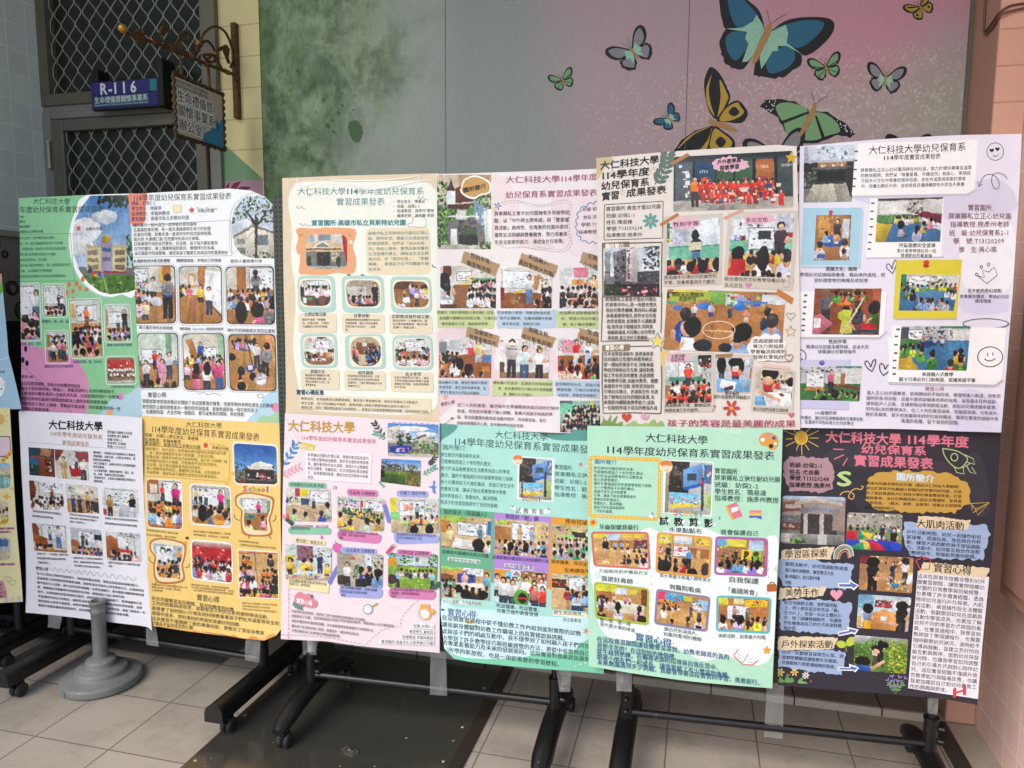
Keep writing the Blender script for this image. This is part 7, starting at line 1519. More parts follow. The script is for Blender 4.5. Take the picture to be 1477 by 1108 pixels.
poster(2, .022, 'pale pink poster with a gold title and coloured caption pills', 'f4e1e5',
 [411,596, 520,602, 634,609, 634,780, 634,942, 600,939, 560,936, 520,932, 470,925, 405,922, 407,760], dict(bulge=.005, foot=.004), 23, '''
V 405 590 .1624
TT 62 148 660 166 108 c8993e 2 大仁科技大學
TT 185 254 850 290 46 d26480 2 114學年度幼兒保育系實習成果發表
D 8a6a90 3 14 10 50 90 95 180 160 280 240 380
QB e5ca48 3 145 283 312 322 296 376 133 345
T 148 322 288 352 40 fbf8e6 2 園所介紹
LF 3f8ac8 58 10 520 60 440 110 370 130 320
LF e8a9b4 50 10 600 60 575 110 545 160 520
LF 3a4a40 40 930 260 890 210 855 160 835 130
LF 6ab090 34 940 260 900 250 860 225 835 215
Q f8ecee 215 370 812 390 802 664 215 622
LO dcc4c8 2 4 215 370 812 390 802 664 215 622
M 240 406 782 438 240 604 776 642 36 4a4040 1 新美倫幼兒園位於鳳山區，環境完善並設有室內|外活動空間與接送服務，提供安全便利的學習環|境。園所重視幼兒全人發展，透過多元主題課程|與生活教育，培養認知、生活自理與社會互動能|力，並尊重個別差異，讓幼兒在自然情境中快樂|成長。
PH .04 950 124 1402 142 1402 430 952 416 :: g 5a92d0 dfe8f0 .55;e f4f6fa .5 .15 .3 .08;e eef2f8 .75 .3 .2 .07;p d8d0c4 .02 .15 .24 .05 .26 .6 .02 .6;c .04 .18 .24 .5 18 8a8a8a,b0a8a0;p cfc8bc .5 .45 .7 .32 .9 .45 .9 .75 .5 .75;p e0d4cc .32 .2 .4 .18 .42 .5 .3 .5;p 7a4a40 .48 .46 .72 .3 .76 .34 .5 .5;l .18 .3 .32 .7 60 24382a,35502e;l .35 .3 .45 .6 40 24382a;l .5 .5 .8 .8 70;l .8 .4 1 .85 50;r 2a4aa8 .05 .68 .46 .9;c .1 .72 .42 .84 16 d8dcf0,e08a98;f c8c4bc .9;l .4 .82 .95 .92 40 6a8a3a,b0a050
D 8a8ab8 5 30 20 990 118 1200 126 1400 138
PH .03 893 440 1247 458 1240 692 886 646 :: g 5a92d0 cfdce8 .4;l .2 .2 .6 .5 90 5a4a34,3a4a2c,8a7048;l .0 .1 .3 .45 60 1f2a1c;l .6 .2 .9 .5 60 4a5a34,705a38;f 6f8a3c .5;l .6 .5 1 .95 120 8a6a44,4a4a2c,a88858;p 4a6a30 0 .6 .6 .6 .65 1 0 1;r 1f1a18 0 .5 .1 .8
QB 7fb8a8 3 880 640 930 690 912 702 866 655
LF 3a4a40 34 1310 500 1330 480 1350 460 1370 430
LF 6ab090 34 1260 585 1300 560 1340 535 1368 520
QS 5a94d0 1310 690 1350 680 1355 640 1370 640 1368 690 1400 680 1370 705 1375 750 1350 735 1345 705
PH .06 45 702 440 708 452 1002 50 992 :: w e0ddd4;r e8d848 .3 .02 .5 .25;r c03860 .22 .0 .32 .25;b .55 .08 .95 .42;r 4a5a78 .34 .3 .52 .5;f d0b898 .5;t b8c8c8 .62 .2 .4;K .0 .3 .3 .07 4;s c8d8c8 .9 .5 .18;p 8a7a68 .1 .5 .12 .5 1 .85 1 .88;s a8d09a .2 .7 .16;s b8d8a8 .45 .78 .16;s 3f5fa8 .78 .72 .16;r e07050 0 .75 .08 .95
QR 8cc9a8 60 68 645 405 655 405 705 68 692
T 85 668 388 682 36 38574a 1 找唱歌的足球火會·美語
PH .06 500 772 915 792 918 1085 505 1068 :: w d8d8d0;c .0 .05 .5 .3 30;b .6 .12 .98 .4;t a8c8d0 .7 .15 .4;r d05068 .5 .1 .56 .3;f d4c0a0 .4;p 3a5a50 .2 .4 .9 .75 .9 .82 .15 .5;K .1 .8 .36 .06 10 e8c850,3a7a5a;K .2 1 .5 .08 8 e0b840,4a7a60;s e0b840 .08 .55 .16;s e8c048 .28 .75 .18;s a8d0c8 .62 .72 .18;s e0b840 .85 .7 .18
QR dc86b4 60 590 706 866 722 864 782 590 768
T 610 738 842 755 36 5a2f48 1 花童戲·主題教學
PH .04 972 788 1402 788 1402 1105 985 1098 :: w dfe0da;r e8d848 .0 .0 .14 .4;b .2 .1 .7 .5;e e8a888 .33 .28 .05 .1;e e8a888 .43 .28 .05 .1;t a8c8d8 .55 .18 .45;r 8fd08a .0 .4 .2 .7;c .6 .2 1 .4 20;c .2 .5 1 .6 22;f d4c0a0 .62;r 3a7a62 .25 .72 .9 .78;K .25 1 .55 .12 5 e8c048,f0f0f0,d83a50,a8d09a;e 1d1a1b .48 .9 .09 .12;e 1d1a1b .8 .88 .09 .13
QR a9aee2 60 1030 722 1310 730 1310 782 1032 775
T 1060 744 1290 750 36 3a3a68 1 花開了·性別平等
L 3a3038 5 470 710 476 685 496 690 490 715
Q 3f5a50 35 985 60 960 125 1010 95 1035
Q e89ac0 5 940 35 935 60 960 10 980
QR 7f84cc 10 900 850 940 845 985 1005 950 1012
Q e8a0c8 892 820 925 812 938 842 902 852
V 405 760 .1715
QR 8cc9a8 50 62 0 425 8 425 62 66 58
M 85 -8 400 -2 85 32 120 34 30 2f4a40 1 透過故事與遊戲學唱，讓幼兒認識|了國語字母並進行簡單的字句練|建字卡。
QR dc86b4 50 472 30 858 62 832 142 482 108
M 490 28 842 62 495 88 620 96 30 5a2f48 1 透過故事書扮演唱詞與主題故事，|花的構造，搭配小組進行與音樂|看看創作
QR a9aee2 50 945 42 1332 66 1332 132 960 142
M 972 60 1332 78 978 116 1042 120 28 3a3a68 1 透過觀察花朵開展與不同花的|各花的生活特徵各有不同，培養|過執方
QR f5e7b4 10 100 82 378 120 372 154 100 122
T 130 110 362 138 34 6a5a2a 1 櫻花開了·書香文化
PH .05 38 142 430 176 425 452 44 440 :: w d8e0dc;r 9a7a80 .25 .0 .6 .45;l .3 .0 .6 .4 50 b05a70,7a4858;c .6 .05 1 .35 24 404448,e8e8ea;r d8c838 .0 .3 .2 .5;t 2f4a90 .75 .2 .6 2f3a60;s e8c848 .12 .45 .16;s e8c848 .4 .42 .13;s e8c848 .55 .42 .13;t f0c848 .1 .4 .6;t f0c848 .9 .5 .6;f c8b898 .85;c .1 .78 .9 .95 40 d86a78,f0f0f0,4a80c0,e8d050
QR f5e7b4 8 64 432 410 470 404 556 62 512
M 72 448 390 480 70 500 110 508 30 5a4a2a 1 透過體驗書種活動啟發學幼童|兒認識花文化，並學習書香禮|儀
Q e2668c 345 70 350 70 350 82 362 84 362 92 350 90 350 104 342 102 342 90 332 88 332 80 344 82
QS dc6aa8 436 175 450 140 480 135 510 150 515 190 490 220 460 210
L 3a6a58 4 470 140 460 110
QR 7f84cc 8 470 322 498 342 420 488 394 462
Q e8a0c8 478 300 505 318 496 345 468 325
PH .06 475 210 862 232 856 512 480 492 :: w c8c0b0;r b0a898 0 0 .3 1;c .25 .1 .4 .2 8 c05050;l .35 .35 .6 .75 90;r d8e0e8 .6 .0 .75 .4;c .6 .0 1 .4 30 404848,e0e4e8;t e8ecec .22 .3 .8 404858;s 3a4a88 .55 .5 .2;s 303038 .7 .45 .17;s 8ab0d8 .88 .55 .22;e 1d1a1b .9 .55 .09 .11;r 303038 .4 .75 .65 1;e 4a3a30 .1 .8 .14 .14
QR a9aee2 40 505 165 810 186 808 232 505 215
T 525 192 792 206 36 34345e 1 一起去賞花·主題教學
QR a9aee2 50 488 498 862 512 852 602 498 582
M 505 506 838 532 510 572 620 580 30 34345e 1 透介紹賞蘭花種類，透過校園觀|察各景及並運行自然學習的句營建|實並評估動
PH .05 905 214 1322 232 1312 525 905 505 :: g 9ac4e0 d8e0e4 .35;l .0 .0 .2 .35 50;l .25 .05 .5 .3 60;l .8 .0 1 .4 60;r d8d8d4 .5 .1 .8 .25;r 6a7a80 .55 .12 .62 .25;r e0a838 .0 .15 .18 .42;f 8fb04a .38;l .0 .38 1 1 120 8fb04a,7a9c3c,a8c860;t 8ac8e0 .2 .5 .5;K .25 .9 .5 .1 6 e8e8e8,404858,f0d8c8;t 8ac0e0 .9 .5 .5 3a4a60;e 4a3028 .08 .75 .1 .14
QR dc86b4 60 980 186 1268 206 1262 252 980 232
T 995 210 1248 224 36 5a2f48 1 花開花謝·主題教學
QR dc86b4 40 908 510 1310 526 1298 612 910 592
M 925 522 1290 540 930 580 1050 588 30 5a2f48 1 引導幼兒用肢體表現花的生長與|凋謝過程，並透過行重要概環境|生命與自然
Q 3f6a58 1280 500 1330 455 1345 470 1345 500 1300 530
QR c95a80 10 880 215 935 150 962 165 905 232
LO 9a9a9a 3 10 935 148 962 140 975 160 950 180
LS b8b8b8 3 0 330 40 270 46 262
QS e58d98 118 610 125 570 165 545 205 565 245 560 275 600 308 630 300 670 260 680 200 665 150 650 115 630
TT 135 614 268 642 46 fdf6f4 2 實習心得
L 3f74b0 8 250 580 278 584
L 3f74b0 8 266 566 262 598
LF 5a9a8a 30 105 625 125 650 150 668 175 675
LE 5a9a9a 5 735 690 38 40
E eef4f6 735 690 34 36
L c0a040 12 775 668 818 640
T 92 704 732 784 27 4a3f40 1 在實習的這段時間，我學到了很多實務帶班與照顧孩子的經驗。
T 92 744 978 834 27 4a3f40 1 透過和孩子互動，我發現每個孩子都有不同的個性與需求，需要用耐心去引導與陪伴。
T 92 785 804 872 27 4a3f40 1 過程中雖然有時會遇到困難，但也讓我慢慢學會調整自己的教學方式。
T 92 828 680 904 27 4a3f40 1 看到孩子在活動中開心學習、慢慢進步，讓我很有成就感，
T 92 866 522 920 27 4a3f40 1 也更加確定自己未來想往幼教這條路發展。
D b87888 4 22 14 70 520 68 720 66 960
D b87888 4 22 14 10 905 180 908 420 930 690 985
D a89098 4 20 14 695 1010 780 920 870 855 960 836 1020 836 1005 800 1040 730 1100 660 1170 612
QS f0b060 1170 690 1185 655 1225 650 1255 672 1270 720 1255 765 1215 780 1175 760 1162 720
QS fdf8f0 1180 700 1212 690 1245 710 1248 750 1215 768 1182 752
QS f0b060 1262 700 1290 690 1302 715 1280 735 1265 728
QS f0b060 1178 668 1182 645 1200 655
QS f0b060 1232 660 1248 648 1252 672
QR fbf6f6 6 1112 806 1294 812 1294 856 1112 850
QR fbf6f6 6 1078 856 1294 864 1294 904 1076 896
QR fbf6f6 6 1020 900 1292 914 1292 954 1016 940
QR fbf6f6 6 826 940 1292 958 1292 996 824 978
TJ 1118 828 1290 834 32 54444a 1 班級:幼保2-2
TJ 1084 876 1286 884 32 54444a 1 實習學生:黃郁庭
TJ 1024 920 1286 934 32 54444a 1 指導教授:李翰林教授
TJ 848 960 1284 976 32 54444a 1 實習園所:高雄市私立新美倫幼兒園
''')
poster(2, .018, 'mint poster with green, purple and orange photo panels, partly covered by a lighter green poster', 'afe3d4',
 [634,611, 750,616, 873,622, 873,800, 871,972, 800,966, 730,960, 680,955, 655,950, 641,936, 635,880, 633,760], dict(bulge=.006, footl=.03), 24, '''
V 630 605 .1669
QS 5f9f95 20 40 170 50 165 90 110 135 60 165 20 190
QS 5f9f95 860 80 1320 90 1420 90 1420 175 1200 185 1020 176 930 140
TT 502 130 962 152 74 2d4a48 0 大仁科技大學
TT 146 188 1395 266 80 2d4a48 0 114學年度幼兒保育系實習成果發表
TT 48 238 266 250 50 2d4a48 0 園所簡介:
T 35 302 402 322 40 3a5a58 0 狄仕耐幼兒園自創校以來，
T 35 360 498 388 40 3a5a58 0 已經擁有超過三十年的悠久歷史，
T 35 420 632 455 40 3a5a58 0 致力於以品格教育和生活教育為核心的學習
T 35 480 688 518 40 3a5a58 0 模式。園所不僅強調幼兒的基礎學習能力發展，
T 33 538 670 577 40 3a5a58 0 也十分重視孩子人格的養成。透過日常生活中
T 33 598 600 632 40 3a5a58 0 的教育引導，讓孩子能在真實情境中學會
T 32 655 552 690 40 3a5a58 0 如何表達自己、尊重他人、解決問題，
T 32 712 555 750 40 3a5a58 0 為孩子的全面發展提供了良好的基礎。
Q f6faf8 702 318 1018 338 1006 714 694 688
PH 0 716 330 1000 346 990 702 708 678 :: g c8d0d0 b8c0c0 1;r 4a4440 .0 .0 .5 .6;p 6a625c 0 .1 .6 .3 .6 .36 0 .2;p 3a3432 .0 .3 .5 .4 .5 .62 .0 .6;c .05 .05 .5 .5 40 2c2826,6a605a,8a8078;p 7aa8d8 .38 .18 .8 .05 .82 .42 .42 .55;r 5a6a78 .5 .22 .72 .36;p 2a6ac0 .4 .5 .84 .4 .84 .46 .42 .56;r 4a8ab8 .82 .05 .98 .4;c .84 .08 .96 .36 10 e04a50,f0f0f0;p 6a5a50 .1 .55 .16 .55 .12 1 .06 1;p f0d848 .12 .82 .75 .76 .75 .86 .12 .94;r 8ad0f0 .14 .6 .74 .8;l .14 .7 .74 .86 40 f0a040,e8e8f0,e05a80,8ac050;p 5a4a40 .75 .3 .82 .3 .84 1 .76 1;p b8d08a .82 .5 1 .6 1 .95 .84 .9;r a8a49c .1 .92 1 1
TT 735 676 765 678 62 e0483c 2 S
TT 765 678 790 680 62 3f7fc0 2 c
TT 790 680 818 682 62 e0a030 2 h
TT 818 682 847 684 62 e08030 2 o
TT 847 684 876 686 62 4aa060 2 o
TT 882 686 902 688 62 e0483c 2 l
E fdf3e0 700 350 42 44
E e8823c 700 336 40 28
E f6d8b8 702 366 34 24
L 4a3a30 3 690 376 702 382 716 376
T 1017 408 1205 422 44 3a5a58 0 實習園所：
T 1017 470 1400 488 44 3a5a58 0 屏東縣私立狄仕耐
T 1017 530 1297 546 44 3a5a58 0 班級：幼保2-2
T 1017 588 1390 612 44 3a5a58 0 學生姓名：劉湘琳
T 1017 646 1390 672 44 3a5a58 0 指導教授：施彥州
E e07ab0 1243 390 16 16
E f6faf8 1290 410 8 8
Q 6db28c 15 765 497 802 492 1412 35 1370
Q b48cd6 497 802 990 842 960 1462 492 1418
Q e3a13c 990 842 1420 880 1420 1510 960 1466
QS f8fcfa 640 768 650 755 680 762 700 770 760 772 850 780 935 778 975 785 985 800 970 808 940 812 920 822 840 822 770 815 700 805 665 778
TT 640 772 668 774 60 3a4a48 1 ＂
TJ 682 786 728 790 50 3a4a48 1 試
TJ 748 790 796 794 50 3a4a48 1 教
TJ 818 792 866 798 50 3a4a48 1 剪
TJ 884 796 930 802 50 3a4a48 1 影
TT 952 794 982 796 60 3a4a48 1 ＂
TJ 58 797 458 826 46 2c4a3c 1 我的家人（英語融入）
TJ 592 835 882 862 46 3e2f5a 1 我是好「眼」鏡
TJ 1108 878 1400 900 46 4a3414 1 我也可以幫忙
V 630 780 .176
PH 0 28 -212 446 -184 438 105 38 50 :: w d8c098;r a8d06a .0 .0 .5 .22;l .0 .0 .48 .2 14 f08030,e05040,f0d040;b .35 .2 .9 .55;l .45 .28 .75 .45 14 6a8a60,8aa088;r c88a48 .0 .15 .2 .55;r 4a80b0 .92 .1 1 .5;t d8c898 .18 .3 .9 c0a878;t 4a90a0 .78 .25 .6 6a7a88;p e8e4dc .3 .65 .75 .7 .65 1 .2 .95;f 8a6a4a .96;s 303038 .75 .75 .22;e 1d1a1b .75 .78 .13 .17;s e8e8e8 .95 .7 .15
PH 0 480 -178 920 -150 912 143 475 105 :: w d8c8a0;r a8d06a .05 .02 .3 .15;l .02 .02 .3 .14 8 e05040,f0d040;r b8804a .0 .2 .3 .65;b .32 .1 .72 .55;r e0c880 .78 .1 1 .5;c .8 .12 .98 .45 18;f c8a878 .6;t d8b898 .46 .14 .55 c8a888;t b8c4d8 .68 .18 .55 b0c0d0;K .05 .95 .6 .13 6 5a90b8,f0e8ee,9ac8b0,c8c8d0;e 1d1a1b .3 .72 .06 .12;e 1d1a1b .58 .76 .06 .15;K .1 1 .82 .14 5 78a8d0,f4e8ec,c8d0d8,303a58
PH 0 948 -138 1345 -116 1345 170 942 150 :: w d0c088;c .0 .05 .5 .25 20;r 3a3430 .4 .2 .7 .35;b .75 .1 1 .4;r 9ad88a .2 .3 .45 .38;f cdb490 .42;t eef0f0 .72 .12 .4;K .1 .7 .42 .09 6 e8e8e8,d8a0a8;K 0 .9 .6 .14 6 5ac890,f0f0f0,e8c8c8;K 0 1 .8 .18 5 58c890,f4f0f0,b8c8e0
TJ 43 87 428 126 34 224034 1 認識家人稱謂的中英文詞彙
QR e4f2e8 8 90 130 358 158 356 192 90 164
TJ 92 150 356 180 36 224034 1 漫遊世界的奇幻夢
PH 0 35 205 440 240 438 492 38 460 :: w d8a868;r a8d06a .0 .0 .42 .1;b .45 .0 .85 .25;r 4a58a8 .33 .2 .7 .5;c .4 .22 .68 .42 16 e8e8e8,60c040,303030;r 8a5a38 .0 .25 .25 .5;t f0b8b8 .48 .12 .7 e8b0b0;t 8ac0d0 .92 .12 .9 d8d0c8;p e8d8c8 .25 .5 .85 .45 .9 .75 .3 .7;K 0 .3 .42 .13 3 303038,9ac8a8;K 0 1 .65 .17 5 303038,c8d8c8;e 1d1a1b .5 .85 .11 .17;e 1d1a1b .85 .82 .1 .15;e 1d1a1b .36 .68 .08 .14
TJ 455 132 918 168 34 3c2a58 1 認識眼鏡的構造和功用保護眼行為
QR ede4f4 8 552 182 795 208 792 246 552 216
TJ 555 203 792 224 40 3c2a58 1 我的健康菜單
PH 0 475 225 903 262 895 545 470 500 :: w d8e4e8;r f0a848 .0 .02 .3 .3;r 8ad0e8 .2 .08 .32 .3;c .35 .0 .5 .4 14;r a87a48 .5 .02 1 .25;c .52 .05 .98 .22 20 e8e0d0,d86a58;r b8d060 .5 .25 .75 .5;t d8a898 .85 .05 1.2;G .0 1 .25 .9 6 f0f0f0,e8d8e0,d84a40,f4f4f0;t f4f4f4 .18 .25 1.1 303a48;t f8f4f0 .35 .3 1.0;e 6ab048 .52 .8 .15 .26;e 3a2a28 .54 .8 .09 .16;r d84040 .46 .78 .62 .82;t e8503c .92 .42 .9 4a4a58;t c87a70 .78 .4 .9
TJ 935 168 1345 200 34 4a3210 1 我很厲害，我可以幫忙喔
TJ 1042 238 1345 258 38 4a3210 1 生病讓我不舒服
PH 0 945 268 1345 290 1345 590 940 555 :: w d8d0b8;c .0 .0 1 .1 20 60b0b0,e0c050;r 6a4038 .0 .15 .3 .4;c .0 .15 .3 .4 30 8a3a38,3a2a28,c08050;b .35 .1 .65 .45;r 303030 .36 .44 .66 .48;t e8e8ea .65 .1 .4 303038;f d8b888 .42;s c03848 .32 .4 .13;s 4a5a80 .42 .45 .12;K .5 1 .48 .14 4 b8d0e8,5a6a90;s d0dcec .5 .55 .16;s 8ab0e0 .72 .5 .16;r 3a4a70 .4 .85 .65 1
QR eaf6ee 8 48 474 362 504 360 534 48 504
TJ 52 490 362 518 34 224034 1 小小小廚師，今天誰是廚師
QS d3f0f2 35 500 140 540 300 556 470 566 700 596 940 622 1385 660 1385 1110 200 1110 80 1000 35 850
TJ 488 527 862 568 38 3c2a58 1 吃出健康、吃出營養，
TJ 490 572 832 606 38 3c2a58 1 培養正確的飲食習慣
QR fbf0dc 8 952 570 1260 600 1300 630 952 612
TJ 957 584 1345 612 36 4a3210 1 跟生病說再見，生病時
TJ 1035 644 1182 656 36 4a3a2a 1 及注意事項
QS 83d3b0 35 840 90 905 200 950 330 965 520 968 700 955 840 925 1000 930 1120 900 1200 830 1290 790 1385 820 1385 1120 200 1120 80 1040 35 960
E 4a7a5a 50 565 16 10
TT 88 580 342 608 70 2f4492 1 實習心得:
E e8b848 268 668 30 14
E 8ac050 320 700 16 12
TJ 42 625 1184 760 46 33403e 1 在這個實習過程中從不懂幼教工作內容到面對實際的試教
TJ 42 682 1078 802 46 33403e 1 讓我親身體驗到幼教工作職場上的真實樣貌與挑戰。
TJ 42 737 1300 868 46 33403e 1 從與孩子們的相處互動中，我不僅學到了如何融入孩子們的世界
TJ 42 790 1300 930 46 33403e 1 也學到了許多教學技巧與班級經營的方法，更從中省思到自己在
TJ 45 832 1300 978 46 33403e 1 的專業素養能力及未來的發展面向。這段實習對我來說是展現自
TJ 48 885 1032 1016 46 33403e 1 己所學的新旅程，也是一項很重要的學習歷程。
FL e8913c 8a4a20 1225 740 28 5
E e6fbf2 1130 1030 5 5
E e6fbf2 1180 1010 6 6
E e6fbf2 1220 1000 8 8
''')
